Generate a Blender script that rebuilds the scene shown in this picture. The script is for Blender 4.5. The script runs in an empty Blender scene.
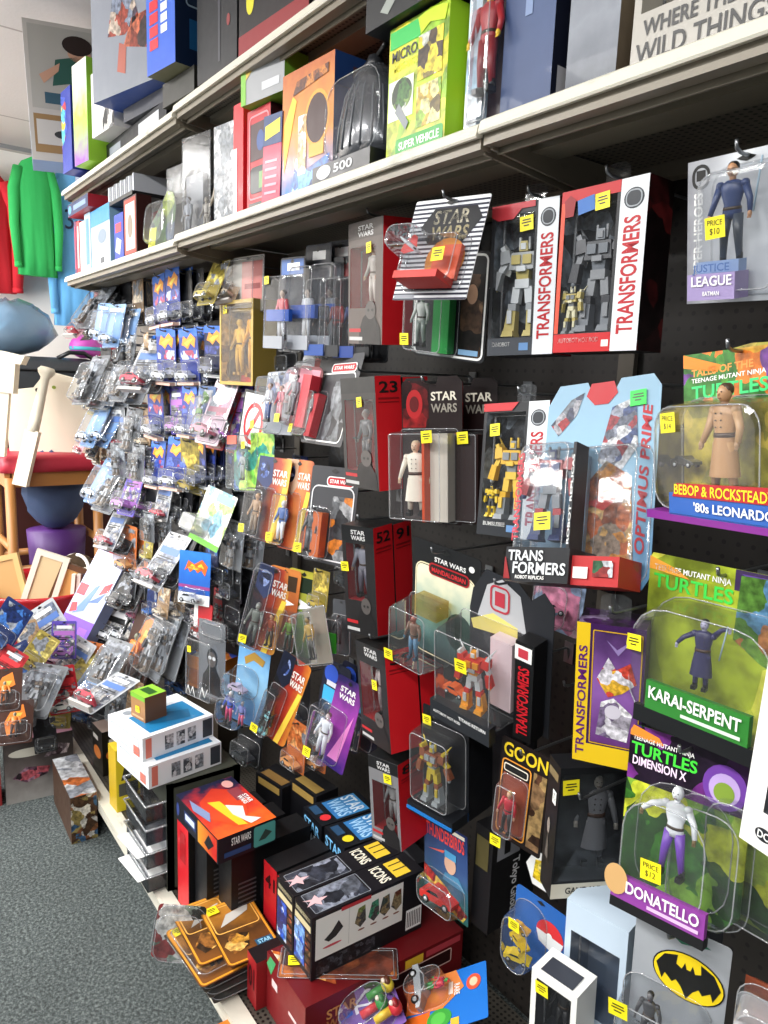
import bpy, math, random
from mathutils import Matrix, Vector, Euler
D = bpy.data
SC = bpy.context.scene
COL = SC.collection
R = math.radians
RND = random.Random(7)

# ------------------------------------------------------------------ camera, light, exposure
cam_d = D.cameras.new('camera'); cam = D.objects.new('camera', cam_d); COL.objects.link(cam)
SC.camera = cam
cam_d.sensor_fit = 'VERTICAL'; cam_d.sensor_height = 36.0; cam_d.lens = 742.0 / 1024.0 * 36.0
cam_d.clip_start = 0.02; cam_d.clip_end = 60
PITCH, YAW, ROLL = R(10), R(36.5), R(2.2)
_F = Vector((-math.cos(YAW) * math.cos(PITCH), math.sin(YAW) * math.cos(PITCH), -math.sin(PITCH)))
_R = _F.cross(Vector((0, 0, 1))).normalized(); _U = _R.cross(_F)
_R2 = _R * math.cos(ROLL) + _U * math.sin(ROLL); _U2 = -_R * math.sin(ROLL) + _U * math.cos(ROLL)
cam.matrix_world = Matrix(((_R2.x, _U2.x, -_F.x, 0), (_R2.y, _U2.y, -_F.y, 0), (_R2.z, _U2.z, -_F.z, 1.58), (0, 0, 0, 1)))

wd = D.worlds.new('shop_air'); SC.world = wd; wd.use_nodes = True
wd.node_tree.nodes['Background'].inputs[0].default_value = (0.92, 0.96, 1.0, 1)
wd.node_tree.nodes['Background'].inputs[1].default_value = 0.30

def area(name, loc, sx, sy, power, rot=(0, 0, 0), col=(1, .985, .96)):
    l = D.lights.new(name, 'AREA'); l.shape = 'RECTANGLE'; l.size = sx; l.size_y = sy; l.energy = power; l.color = col
    o = D.objects.new(name, l); COL.objects.link(o); o.location = loc; o.rotation_euler = rot
    return o
for i, lx in enumerate((-4.6, -3.1, -1.6, -0.1, 1.4)):       # ceiling strip lights along the aisle
    area('ceiling_strip_light', (lx, -1.15, 2.9), 1.2, 0.30, (105, 95, 80, 72, 62)[i])
for i, lx in enumerate((-4.4, -2.2, 0.0)):                   # the next row of strips, one aisle over
    area('ceiling_strip_light', (lx, -2.9, 2.9), 1.2, 0.30, (120, 80, 60)[i])
wl = area('wall_fill_light', (-3.4, -2.2, 2.0), 1.4, 1.6, 190, (0, 0, 0), (.97, .98, 1)); wl.rotation_euler = Vector((-1, .75, .12)).to_track_quat('-Z', 'Y').to_euler()  # added fill light aimed at the left wall to brighten it; no real window

SC.view_settings.view_transform = 'Standard'; SC.view_settings.look = 'None'
SC.view_settings.gamma = 1.0; SC.view_settings.use_curve_mapping = False
SC.view_settings.exposure = -0.42

# ------------------------------------------------------------------ materials
def lin(h):
    if len(h) == 4: h = '#' + ''.join(ch * 2 for ch in h[1:])
    h = h.lstrip('#'); c = [int(h[i:i + 2], 16) / 255 for i in (0, 2, 4)]
    return tuple(x / 12.92 if x <= .04045 else ((x + .055) / 1.055) ** 2.4 for x in c) + (1,)
MC = {}
def mat(hexc, rough=.45, metal=0, spec=.5, name=None, coat=0):
    k = (hexc, rough, metal, spec, coat)
    if k in MC: return MC[k]
    m = D.materials.new(name or 'surface_' + hexc.strip('#')); m.use_nodes = True
    nt = m.node_tree; b = nt.nodes['Principled BSDF']
    b.inputs['Base Color'].default_value = lin(hexc); b.inputs['Roughness'].default_value = rough
    b.inputs['Metallic'].default_value = metal; b.inputs['Specular IOR Level'].default_value = spec
    b.inputs['Coat Weight'].default_value = coat; b.inputs['Coat Roughness'].default_value = .08
    n = nt.nodes.new('ShaderNodeTexNoise'); n.inputs['Scale'].default_value = 35; n.inputs['Detail'].default_value = 3
    tc = nt.nodes.new('ShaderNodeTexCoord'); nt.links.new(tc.outputs['Object'], n.inputs['Vector'])
    mr = nt.nodes.new('ShaderNodeMapRange'); mr.inputs['To Min'].default_value = max(rough - .08, .02); mr.inputs['To Max'].default_value = min(rough + .1, 1)
    nt.links.new(n.outputs['Fac'], mr.inputs['Value']); nt.links.new(mr.outputs['Result'], b.inputs['Roughness'])
    MC[k] = m; return m
def P(hexc): return mat(hexc, .42, spec=.3, coat=.04)          # printed glossy card
def T(hexc): return mat(hexc, .38)                    # toy plastic
def art(cols, scale=30, dist=.6, rough=.25, stretch=(1, 1, 1), key=None):
    """busy printed artwork: distorted cells in the given inks"""
    k = ('art', tuple(cols), scale, dist, rough, stretch)
    if k in MC: return MC[k]
    m = D.materials.new('printed_artwork'); m.use_nodes = True; nt = m.node_tree; N = nt.nodes; L = nt.links
    b = N['Principled BSDF']; b.inputs['Roughness'].default_value = rough + .12; b.inputs['Specular IOR Level'].default_value = .3; b.inputs['Coat Weight'].default_value = .05; b.inputs['Coat Roughness'].default_value = .1
    tc = N.new('ShaderNodeTexCoord'); oi = N.new('ShaderNodeObjectInfo')
    ad = N.new('ShaderNodeVectorMath'); ad.operation = 'MULTIPLY_ADD'; L.new(oi.outputs['Location'], ad.inputs[0]); ad.inputs[1].default_value = (7.3, 3.1, 5.7)
    mp = N.new('ShaderNodeMapping'); mp.inputs['Scale'].default_value = stretch
    L.new(tc.outputs['Object'], mp.inputs['Vector']); L.new(mp.outputs['Vector'], ad.inputs[2])
    ns = N.new('ShaderNodeTexNoise'); ns.inputs['Scale'].default_value = scale * .7; ns.inputs['Detail'].default_value = 3
    L.new(ad.outputs[0], ns.inputs['Vector'])
    mx = N.new('ShaderNodeVectorMath'); mx.operation = 'MULTIPLY_ADD'
    L.new(ns.outputs['Color'], mx.inputs[0]); mx.inputs[1].default_value = (dist * 2 / scale,) * 3; L.new(ad.outputs[0], mx.inputs[2])
    vo = N.new('ShaderNodeTexVoronoi'); vo.inputs['Scale'].default_value = scale; L.new(mx.outputs[0], vo.inputs['Vector'])
    sp = N.new('ShaderNodeSeparateColor'); L.new(vo.outputs['Color'], sp.inputs[0])
    cr = N.new('ShaderNodeValToRGB'); cr.color_ramp.interpolation = 'CONSTANT'
    e = cr.color_ramp.elements
    for i, c in enumerate(cols):
        el = e[i] if i < 2 else e.new(i / len(cols))
        el.position = i / len(cols); el.color = lin(c)
    L.new(sp.outputs[0], cr.inputs['Fac'])
    n2 = N.new('ShaderNodeTexNoise'); n2.inputs['Scale'].default_value = scale * 2.6; n2.inputs['Detail'].default_value = 6; L.new(ad.outputs[0], n2.inputs['Vector'])
    cr2 = N.new('ShaderNodeValToRGB'); cr2.color_ramp.elements[0].position = .35; cr2.color_ramp.elements[1].position = .65
    cr2.color_ramp.elements[0].color = (.25, .25, .25, 1); cr2.color_ramp.elements[1].color = (1.3, 1.3, 1.3, 1)
    L.new(n2.outputs['Fac'], cr2.inputs['Fac'])
    mm = N.new('ShaderNodeMix'); mm.data_type = 'RGBA'; mm.blend_type = 'MULTIPLY'; mm.inputs[0].default_value = .8
    L.new(cr.outputs['Color'], mm.inputs[6]); L.new(cr2.outputs['Color'], mm.inputs[7]); L.new(mm.outputs[2], b.inputs['Base Color'])
    MC[k] = m; return m
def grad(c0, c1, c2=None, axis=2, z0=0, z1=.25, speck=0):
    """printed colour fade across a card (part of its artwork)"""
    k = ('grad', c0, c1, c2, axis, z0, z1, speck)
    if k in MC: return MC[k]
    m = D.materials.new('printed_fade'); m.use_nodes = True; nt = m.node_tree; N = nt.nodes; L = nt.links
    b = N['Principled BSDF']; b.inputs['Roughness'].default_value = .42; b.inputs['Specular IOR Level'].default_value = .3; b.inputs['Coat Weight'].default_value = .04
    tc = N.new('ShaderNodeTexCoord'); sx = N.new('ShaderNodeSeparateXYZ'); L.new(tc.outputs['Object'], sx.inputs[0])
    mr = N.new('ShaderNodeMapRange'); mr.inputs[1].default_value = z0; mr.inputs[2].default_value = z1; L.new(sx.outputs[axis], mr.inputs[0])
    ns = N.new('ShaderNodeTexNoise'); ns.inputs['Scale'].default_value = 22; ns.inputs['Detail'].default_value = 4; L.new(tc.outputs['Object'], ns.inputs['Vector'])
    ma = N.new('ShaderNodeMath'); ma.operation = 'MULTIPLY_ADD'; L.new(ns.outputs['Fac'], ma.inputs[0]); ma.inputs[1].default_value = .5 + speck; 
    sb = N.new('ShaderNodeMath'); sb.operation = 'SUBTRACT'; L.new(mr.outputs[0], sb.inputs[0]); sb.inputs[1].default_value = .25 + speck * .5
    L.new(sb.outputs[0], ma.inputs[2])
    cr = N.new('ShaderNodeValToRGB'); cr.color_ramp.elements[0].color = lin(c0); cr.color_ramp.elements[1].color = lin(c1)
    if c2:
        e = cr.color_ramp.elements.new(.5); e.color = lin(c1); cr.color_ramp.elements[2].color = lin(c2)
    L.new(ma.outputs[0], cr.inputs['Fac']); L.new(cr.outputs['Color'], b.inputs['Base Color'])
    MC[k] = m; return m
def clear(name, milk, gl, tint=(.97, .98, .99, 1), rough=.07):
    m = D.materials.new(name); m.use_nodes = True; nt = m.node_tree; N = nt.nodes; L = nt.links
    for n in list(N):
        if n.type == 'BSDF_PRINCIPLED': N.remove(n)
    out = [n for n in N if n.type == 'OUTPUT_MATERIAL'][0]
    tr = N.new('ShaderNodeBsdfTransparent'); tr.inputs[0].default_value = tint
    df = N.new('ShaderNodeBsdfDiffuse'); df.inputs[0].default_value = (.9, .92, .95, 1)
    go = N.new('ShaderNodeBsdfGlossy'); go.inputs['Roughness'].default_value = rough
    lw = N.new('ShaderNodeLayerWeight'); lw.inputs[0].default_value = .28
    ma = N.new('ShaderNodeMath'); ma.operation = 'MULTIPLY_ADD'; L.new(lw.outputs['Fresnel'], ma.inputs[0]); ma.inputs[1].default_value = gl; ma.inputs[2].default_value = .03
    tc = N.new('ShaderNodeTexCoord'); ns = N.new('ShaderNodeTexNoise'); ns.inputs['Scale'].default_value = 28; ns.inputs['Detail'].default_value = 2; L.new(tc.outputs['Object'], ns.inputs['Vector'])
    bp = N.new('ShaderNodeBump'); bp.inputs['Strength'].default_value = .14; bp.inputs['Distance'].default_value = .004; L.new(ns.outputs['Fac'], bp.inputs['Height'])
    L.new(bp.outputs[0], go.inputs['Normal']); L.new(bp.outputs[0], lw.inputs['Normal'])
    m1 = N.new('ShaderNodeMixShader'); m1.inputs[0].default_value = milk; L.new(tr.outputs[0], m1.inputs[1]); L.new(df.outputs[0], m1.inputs[2])
    m2 = N.new('ShaderNodeMixShader'); L.new(ma.outputs[0], m2.inputs[0]); L.new(m1.outputs[0], m2.inputs[1]); L.new(go.outputs[0], m2.inputs[2])
    L.new(m2.outputs[0], out.inputs['Surface'])
    return m
CLEAR = clear('clear_plastic', .02, .5)
CLEARW = clear('clear_window_film', .008, .42, rough=.04)
EDGE = clear('clear_plastic_edge', .22, .9)
MILKY = clear('cloudy_plastic', .30, .8, rough=.2)
SMOKE = clear('smoky_plastic', .02, .4, tint=(.55, .57, .6, 1))
AMBER = clear('amber_plastic', .03, .4, tint=(.95, .8, .45, 1))
CASEM = clear('display_case_plastic', .02, .22, rough=.15)
BLUEF = clear('blue_tinted_film', .12, .8, tint=(.6, .8, .95, 1))
YEL = mat('#f5e51b', .5, name='sticker_yellow'); INK = mat('#161616', .4, name='ink_black'); WHT = mat('#f2f2f0', .35, name='white_print')
BLK = mat('#0d0d0f', .35, name='black_card', coat=.2); CREAM = mat('#d9d6c8', .45, name='shelf_enamel')

# ------------------------------------------------------------------ mesh building
_TX = {}
def text_geo(s, bold=.012, space=1.0, shear=0):
    bold = min(bold, .022) if len(s) < 14 else min(bold, .014)
    k = (s, bold, space, shear)
    if k in _TX: return _TX[k]
    c = D.curves.new('t', 'FONT'); c.body = s; c.offset = bold; c.size = 1; c.space_character = space; c.shear = shear
    c.resolution_u = 3; c.align_x = 'LEFT'
    o = D.objects.new('t', c)
    me = D.meshes.new_from_object(o)
    v = [(p.co.x, p.co.y) for p in me.vertices]; f = [tuple(p.vertices) for p in me.polygons]
    D.objects.remove(o); D.curves.remove(c); D.meshes.remove(me)
    x0 = min(a for a, b in v); x1 = max(a for a, b in v); y0 = min(b for a, b in v); y1 = max(b for a, b in v)
    g = ([((a - x0) / (x1 - x0), (b - y0) / (y1 - y0)) for a, b in v], f, (x1 - x0) / (y1 - y0))
    _TX[k] = g; return g
class Face:
    """a flat face to print on: origin, u and v unit vectors, outward normal, width and height"""
    def __init__(s, o, u, v, W, H):
        s.o = Vector(o); s.u = Vector(u); s.v = Vector(v); s.n = s.u.cross(s.v); s.W = W; s.H = H
    def p(s, a, b, l=0): return s.o + s.u * (a * s.W) + s.v * (b * s.H) + s.n * (.0005 + .0004 * l)
def box_faces(w, h, d):
    return {'F': Face((-w / 2, 0, 0), (1, 0, 0), (0, 0, 1), w, h), 'R': Face((w / 2, 0, 0), (0, 1, 0), (0, 0, 1), d, h),
            'T': Face((-w / 2, 0, h), (1, 0, 0), (0, 1, 0), w, d), 'L': Face((-w / 2, d, 0), (0, -1, 0), (0, 0, 1), d, h),
            'B': Face((w / 2, d, 0), (-1, 0, 0), (0, 0, 1), w, h)}
class MB:
    def __init__(s): s.v = []; s.f = []; s.m = []; s.s = []; s.mats = []
    def mi(s, m):
        if m not in s.mats: s.mats.append(m)
        return s.mats.index(m)
    def add(s, vs, fs, m, smooth=False, M=None):
        b = len(s.v)
        s.v += [tuple(M @ Vector(p)) if M else tuple(p) for p in vs]
        i = s.mi(m)
        for f in fs: s.f.append(tuple(b + a for a in f)); s.m.append(i); s.s.append(smooth)
        return s
    def box(s, x0, x1, y0, y1, z0, z1, m, M=None, fm=None):
        vs = [(x, y, z) for x in (x0, x1) for y in (y0, y1) for z in (z0, z1)]
        fs = {'L': (0, 1, 3, 2), 'R': (4, 6, 7, 5), 'F': (0, 4, 5, 1), 'K': (2, 3, 7, 6), 'D': (0, 2, 6, 4), 'T': (1, 5, 7, 3)}
        b = len(s.v); s.v += [tuple(M @ Vector(p)) if M else p for p in vs]
        for k, f in fs.items():
            s.f.append(tuple(b + a for a in f)); s.m.append(s.mi((fm or {}).get(k, m))); s.s.append(False)
        return s
    def prism(s, pts, y0, y1, m, side=None, M=None):
        """outline in x,z extruded along y; pts anticlockwise seen from -y"""
        n = len(pts); vs = [(x, y0, z) for x, z in pts] + [(x, y1, z) for x, z in pts]
        s.add(vs, [tuple(range(n)), tuple(range(2 * n - 1, n - 1, -1))], m, M=M)
        s.add(vs, [(i, i + n, (i + 1) % n + n, (i + 1) % n) for i in range(n)], side or m, M=M)
        return s
    def ring_loft(s, rings, m, cap0=True, cap1=True, smooth=True, M=None):
        n = len(rings[0]); vs = [p for r in rings for p in r]; fs = []
        for k in range(len(rings) - 1):
            for i in range(n):
                j = (i + 1) % n; fs.append((k * n + i, k * n + j, (k + 1) * n + j, (k + 1) * n + i))
        if cap0: fs.append(tuple(range(n - 1, -1, -1)))
        if cap1: fs.append(tuple((len(rings) - 1) * n + i for i in range(n)))
        return s.add(vs, fs, m, smooth, M)
    def tube(s, pts, rad, m, n=8, M=None, caps=True):
        pts = [Vector(p) for p in pts]
        if not isinstance(rad, (list, tuple)): rad = [rad] * len(pts)
        t0 = (pts[1] - pts[0]).normalized(); up = Vector((0, 0, 1)) if abs(t0.z) < .9 else Vector((1, 0, 0))
        a = t0.cross(up).normalized(); rings = []
        for i, p in enumerate(pts):
            t = (pts[min(i + 1, len(pts) - 1)] - pts[max(i - 1, 0)]).normalized()
            a = (a - t * a.dot(t)).normalized(); b = t.cross(a)
            rings.append([p + (a * math.cos(2 * math.pi * k / n) + b * math.sin(2 * math.pi * k / n)) * rad[i] for k in range(n)])
        return s.ring_loft(rings, m, caps, caps, True, M)
    def ell(s, c, r, m, M=None, n=12, k=7):
        c = Vector(c); r = (r, r, r) if not isinstance(r, (tuple, list)) else r; rings = []
        for j in range(1, k):
            t = math.pi * j / k
            rings.append([(c.x + r[0] * math.sin(t) * math.cos(2 * math.pi * i / n), c.y + r[1] * math.sin(t) * math.sin(2 * math.pi * i / n), c.z - r[2] * math.cos(t)) for i in range(n)])
        return s.ring_loft(rings, m, True, True, True, M)
    # printing
    def prect(s, F, u0, v0, u1, v1, m, l=0, rad=0, rot=0):
        if rad:
            pts = rr2(u0 * F.W, v0 * F.H, u1 * F.W, v1 * F.H, rad); pts = [(a / F.W, b / F.H) for a, b in pts]
        else: pts = [(u0, v0), (u1, v0), (u1, v1), (u0, v1)]
        return s.ppoly(F, pts, m, l, rot)
    def ppoly(s, F, pts, m, l=0, rot=0):
        if rot:
            cu = sum(a for a, b in pts) / len(pts); cv = sum(b for a, b in pts) / len(pts); c, n = math.cos(R(rot)), math.sin(R(rot))
            pts = [(cu + ((a - cu) * F.W * c - (b - cv) * F.H * n) / F.W, cv + ((a - cu) * F.W * n + (b - cv) * F.H * c) / F.H) for a, b in pts]
        return s.add([F.p(a, b, l) for a, b in pts], [tuple(range(len(pts)))], m)
    def poval(s, F, cu, cv, ru, rv, m, l=0, n=20, rot=0):
        return s.ppoly(F, [(cu + ru * math.cos(2 * math.pi * i / n), cv + rv * math.sin(2 * math.pi * i / n)) for i in range(n)], m, l, rot)
    def pring(s, F, u0, v0, u1, v1, t, m, l=0, rad=.008):
        a = rr2(u0 * F.W, v0 * F.H, u1 * F.W, v1 * F.H, rad); b = rr2(u0 * F.W + t, v0 * F.H + t, u1 * F.W - t, v1 * F.H - t, max(rad - t, .001))
        n = len(a); vs = [F.p(x / F.W, y / F.H, l) for x, y in a + b]
        return s.add(vs, [(i, (i + 1) % n, (i + 1) % n + n, i + n) for i in range(n)], m)
    def ptext(s, F, t, u0, v0, u1, v1, m, l=1, rot=0, bold=.02, shear=0, skew=0):
        vs, fs, asp = text_geo(t, bold, 1.0, shear); out = []
        for a, b in vs:
            if rot == 90: a, b = 1 - b, a
            elif rot == -90: a, b = b, 1 - a
            out.append(F.p(u0 + (u1 - u0) * a, v0 + (v1 - v0) * b + skew * (a - .5), l))
        return s.add(out, fs, m)
    def build(s, name, parent=None, bevel=0, loc=None):
        me = D.meshes.new(name); me.from_pydata(s.v, [], s.f)
        for m in s.mats: me.materials.append(m)
        me.polygons.foreach_set('material_index', s.m); me.polygons.foreach_set('use_smooth', s.s); me.update()
        o = D.objects.new(name, me); COL.objects.link(o)
        if parent: o.parent = parent
        if loc: o.location = loc
        if bevel:
            b = o.modifiers.new('edge', 'BEVEL'); b.width = bevel; b.segments = 2; b.limit_method = 'ANGLE'; b.harden_normals = False
        return o
def rr2(x0, y0, x1, y1, r, n=4):
    r = min(r, (x1 - x0) / 2 - 1e-5, (y1 - y0) / 2 - 1e-5); P_ = []
    for cx, cy, a0 in ((x1 - r, y0 + r, -90), (x1 - r, y1 - r, 0), (x0 + r, y1 - r, 90), (x0 + r, y0 + r, 180)):
        for i in range(n + 1):
            a = R(a0 + 90 * i / n); P_.append((cx + r * math.cos(a), cy + r * math.sin(a)))
    return P_
def tag(o, label=None, cat=None, group=None, kind=None):
    if label: o['label'] = label
    if cat: o['category'] = cat
    if group: o['group'] = group
    if kind: o['kind'] = kind
    return o
def thing(name, label, cat, loc=(0, 0, 0), rot=(0, 0, 0), group=None):
    """rot is yaw, lean, tilt in degrees"""
    o = D.objects.new(name, None); COL.objects.link(o); o.empty_display_size = .05
    M = Matrix.Rotation(R(rot[0]), 4, 'Z') @ Matrix.Rotation(R(rot[1]), 4, 'X') @ Matrix.Rotation(R(rot[2]), 4, 'Y')
    o.matrix_world = Matrix.Translation(loc) @ M
    return tag(o, label, cat, group)
def kids(o): return [(c, kids(c)) for c in D.objects if c.parent == o]
def copy_tree(o, k):
    c = o.copy(); COL.objects.link(c)
    for ch, sub in k:
        cc = copy_tree(ch, sub); cc.parent = c
    return c
def setpose(o, loc, rot, s=1):
    M = Matrix.Rotation(R(rot[0]), 4, 'Z') @ Matrix.Rotation(R(rot[1]), 4, 'X') @ Matrix.Rotation(R(rot[2]), 4, 'Y')
    o.matrix_world = Matrix.Translation(loc) @ M @ Matrix.Scale(s, 4)

# ------------------------------------------------------------------ toys
def doll(h, skin='#c99b78', top='#555555', legs='#333333', hair='#2b1d14', shoe='#151515', arms=(20, 20), spread=.5, coat=None, extra=None, glove=None, head=1.0, headcol=None):
    """a little jointed toy figure, feet at z=0, facing -y"""
    m = MB(); s = h; sk = T(skin); tp = T(top); lg = T(legs); sh = T(shoe); hr = T(hair or '#222222'); gl = T(glove or skin)
    hd = T(headcol or skin)
    for d in (-1, 1):
        hx = d * .055 * s; fx = d * (.05 + .07 * spread) * s
        m.tube([(hx, 0, .50 * s), ((hx * .4 + fx * .6), -.012 * s, .28 * s), (fx, .004 * s, .055 * s)], [.062 * s, .046 * s, .032 * s], lg, 8)
        m.ell(((hx * .4 + fx * .6), -.016 * s, .28 * s), .042 * s, lg, n=8, k=5)
        m.box(fx - .032 * s, fx + .032 * s, -.085 * s, .03 * s, 0, .055 * s, sh)
        m.tube([(fx, .004 * s, .05 * s), (fx, .004 * s, .12 * s)], [.036 * s, .036 * s], sh, 8)
        a = R(arms[0 if d < 0 else 1]); sx = d * .125 * s
        e = (sx + d * math.sin(a) * .16 * s, -.01 * s, .78 * s - math.cos(a) * .16 * s)
        w = (e[0] + d * math.sin(a * .6) * .12 * s, -.06 * s, e[2] - math.cos(a * .8) * .13 * s)
        m.ell((sx, 0, .785 * s), .048 * s, tp, n=8, k=6)
        m.tube([(sx, 0, .785 * s), e, w], [.042 * s, .034 * s, .026 * s], tp, 8)
        m.ell((w[0], w[1] - .01 * s, w[2] - .02 * s), (.024 * s, .026 * s, .034 * s), gl, n=8, k=6)
        for q in range(3): m.tube([(w[0] + (q - 1) * .013 * s, w[1] - .012 * s, w[2] - .035 * s), (w[0] + (q - 1) * .014 * s, w[1] - .026 * s, w[2] - .062 * s)], .007 * s, gl, 5)
    R8 = 12
    def ringz(z, rx, ry, cy=0): return [(rx * s * math.cos(2 * math.pi * i / R8), cy * s + ry * s * math.sin(2 * math.pi * i / R8), z * s) for i in range(R8)]
    m.ring_loft([ringz(.46, .08, .055), ringz(.52, .10, .065), ringz(.60, .085, .058), ringz(.70, .115, .072), ringz(.79, .125, .065), ringz(.83, .06, .045)], tp)
    m.ring_loft([ringz(.545, .098, .068), ringz(.575, .094, .066)], T('#3a2a1c'))
    m.tube([(0, 0, .82 * s), (0, -.004 * s, .875 * s)], .034 * s, hd, 8)
    H = head
    m.ell((0, -.006 * s, (.86 + .065 * H) * s), (.056 * s * H, .062 * s * H, .075 * s * H), hd)
    m.ell((0, -.066 * s * H, (.86 + .06 * H) * s), (.010 * s, .014 * s, .014 * s), hd, n=6, k=5)
    for d in (-1, 1): m.ell((d * .022 * s * H, -.060 * s * H, (.86 + .078 * H) * s), (.009 * s, .006 * s, .006 * s), T('#111111'), n=6, k=5)
    m.box(-.016 * s, .016 * s, -.064 * s * H, -.05 * s * H, (.86 + .025 * H) * s, (.86 + .031 * H) * s, T('#5a2a22'))
    if hair: m.ell((0, .014 * s, (.86 + .095 * H) * s), (.060 * s * H, .062 * s * H, .058 * s * H), hr)
    if coat:
        c = T(coat)
        m.ring_loft([ringz(.20, .155, .10), ringz(.40, .13, .085), ringz(.52, .108, .075), ringz(.60, .10, .068), ringz(.72, .122, .078), ringz(.81, .13, .07), ringz(.845, .05, .05)], c, cap0=False)
        m.ring_loft([ringz(.55, .112, .078), ringz(.59, .108, .074)], T('#3f2618'))
        for k in range(3):
            for d in (-1, 1): m.ell((d * .03 * s, -.078 * s, (.64 + .06 * k) * s), .008 * s, T('#2a1a10'), n=6, k=4)
    if extra == 'sword':
        m.tube([(.25 * s, -.1 * s, .5 * s), (.33 * s, -.12 * s, 1.0 * s)], .010 * s, T('#9fb7c8'), 6)
    if extra == 'gun':
        m.box(-.30 * s, -.18 * s, -.11 * s, -.08 * s, .50 * s, .53 * s, T('#202020')); m.box(-.22 * s, -.19 * s, -.11 * s, -.08 * s, .45 * s, .51 * s, T('#202020'))
    return m
def robot(h, a='#a12a2a', b='#2b3a66', c='#9aa3ab', arms=(18, 18), spread=.6, wing=None):
    """a blocky robot toy figure"""
    m = MB(); s = h; A = T(a); B = T(b); C = T(c)
    def bx(x, y, z, w, d, hh, mt, tilt=0, taper=1):
        M = Matrix.Translation((x * s, y * s, z * s)) @ Matrix.Rotation(R(tilt), 4, 'Y')
        w, d, hh = w * s / 2, d * s / 2, hh * s / 2; t = taper
        vs = [(-w, -d, -hh), (w, -d, -hh), (w, d, -hh), (-w, d, -hh), (-w * t, -d * t, hh), (w * t, -d * t, hh), (w * t, d * t, hh), (-w * t, d * t, hh)]
        m.add(vs, [(3, 2, 1, 0), (4, 5, 6, 7), (0, 1, 5, 4), (1, 2, 6, 5), (2, 3, 7, 6), (3, 0, 4, 7)], mt, M=M)
    for d in (-1, 1):
        f = d * (.06 + .09 * spread)
        bx(d * .07, 0, .42, .08, .09, .16, C, -d * 6); bx(f * .85, -.01, .30, .085, .10, .07, A)
        bx(f, 0, .16, .12, .13, .24, B, -d * 5, .75); bx(f, -.03, .03, .13, .20, .06, B, 0, .8)
        bx(f, -.075, .20, .05, .02, .13, C)
        an = arms[0 if d < 0 else 1]; a_ = R(an); sx = d * .19
        bx(sx, 0, .80, .12, .14, .13, A, d * 10, .8); bx(sx + d * .03, 0, .88, .05, .10, .06, C, d * 25)
        ex = sx + d * math.sin(a_) * .12; ez = .74 - math.cos(a_) * .12
        bx((sx + ex) / 2, 0, (.76 + ez) / 2, .06, .07, .16, C, -d * an)
        wx = ex + d * math.sin(a_ * .5) * .13; wz = ez - .14
        bx((ex + wx) / 2, -.03, (ez + wz) / 2, .09, .10, .18, A, -d * an * .5, .85)
        m.ell((wx * s, -.05 * s, (wz - .03) * s), (.03 * s, .03 * s, .035 * s), B, n=8, k=5)
        m.tube([(sx * s, .06 * s, .86 * s), ((sx + d * .10) * s, .09 * s, 1.0 * s)], [.02 * s, .006 * s], C, 6)
    bx(0, 0, .53, .15, .12, .09, C); bx(0, 0, .62, .12, .10, .10, B, 0, 1.2); bx(0, -.01, .75, .28, .15, .17, A, 0, .85)
    bx(-.06, -.09, .76, .09, .03, .09, B); bx(.06, -.09, .76, .09, .03, .09, B); bx(0, -.09, .67, .10, .03, .05, C)
    bx(0, -.01, .90, .09, .09, .10, B, 0, .8); bx(0, -.055, .895, .055, .02, .06, C); bx(-.05, -.01, .93, .02, .03, .12, C); bx(.05, -.01, .93, .02, .03, .12, C)
    if wing:
        W = T(wing)
        for d in (-1, 1):
            m.prism([(d * .12 * s, .85 * s), (d * .40 * s, 1.0 * s), (d * .34 * s, .70 * s), (d * .18 * s, .62 * s)][::d], .05 * s, .07 * s, W)
    return m
def car(L, body='#c22020', glass='#20262c'):
    """a little die cast car seen side on, length L along x, wheels at z=0"""
    m = MB(); b = mat(body, .2, coat=.6); g = mat(glass, .1); W = L * .19
    pr = [(-.5, .10), (.5, .10), (.5, .20), (.34, .25), (.18, .28), (.06, .38), (-.22, .38), (-.36, .28), (-.5, .26)]
    m.prism([(x * L, z * L) for x, z in pr], -W, W, b)
    m.prism([(x * L, z * L) for x, z in [(.13, .285), (.045, .365), (-.20, .365), (-.30, .285)]][::-1][::-1], -W * 1.02, W * 1.02, g)
    for x in (-.30, .30):
        for d in (-1, 1):
            m.tube([(x * L, d * W * .8, .10 * L), (x * L, d * W * 1.08, .10 * L)], .10 * L, T('#101010'), 12)
            m.tube([(x * L, d * W * 1.0, .10 * L), (x * L, d * W * 1.1, .10 * L)], .055 * L, T('#b9bcc0'), 10)
    return m
def jet(L, a='#b8bcc2', b='#c33'):
    m = MB(); A = T(a)
    m.tube([(-.5 * L, 0, 0), (-.2 * L, 0, 0), (.2 * L, 0, 0), (.5 * L, 0, 0)], [.02 * L, .07 * L, .07 * L, .02 * L], A, 10)
    m.prism([(-.25 * L, 0), (.25 * L, .02 * L), (.0 * L, .35 * L), (-.15 * L, .35 * L)], -.01 * L, .01 * L, T(b))
    m.prism([(-.25 * L, 0), (-.15 * L, -.35 * L), (.0 * L, -.35 * L), (.25 * L, -.02 * L)], -.01 * L, .01 * L, T(b))
    m.ell((.2 * L, -.04 * L, 0), (.1 * L, .05 * L, .03 * L), mat('#222222', .1), n=8, k=5)
    return m

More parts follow.
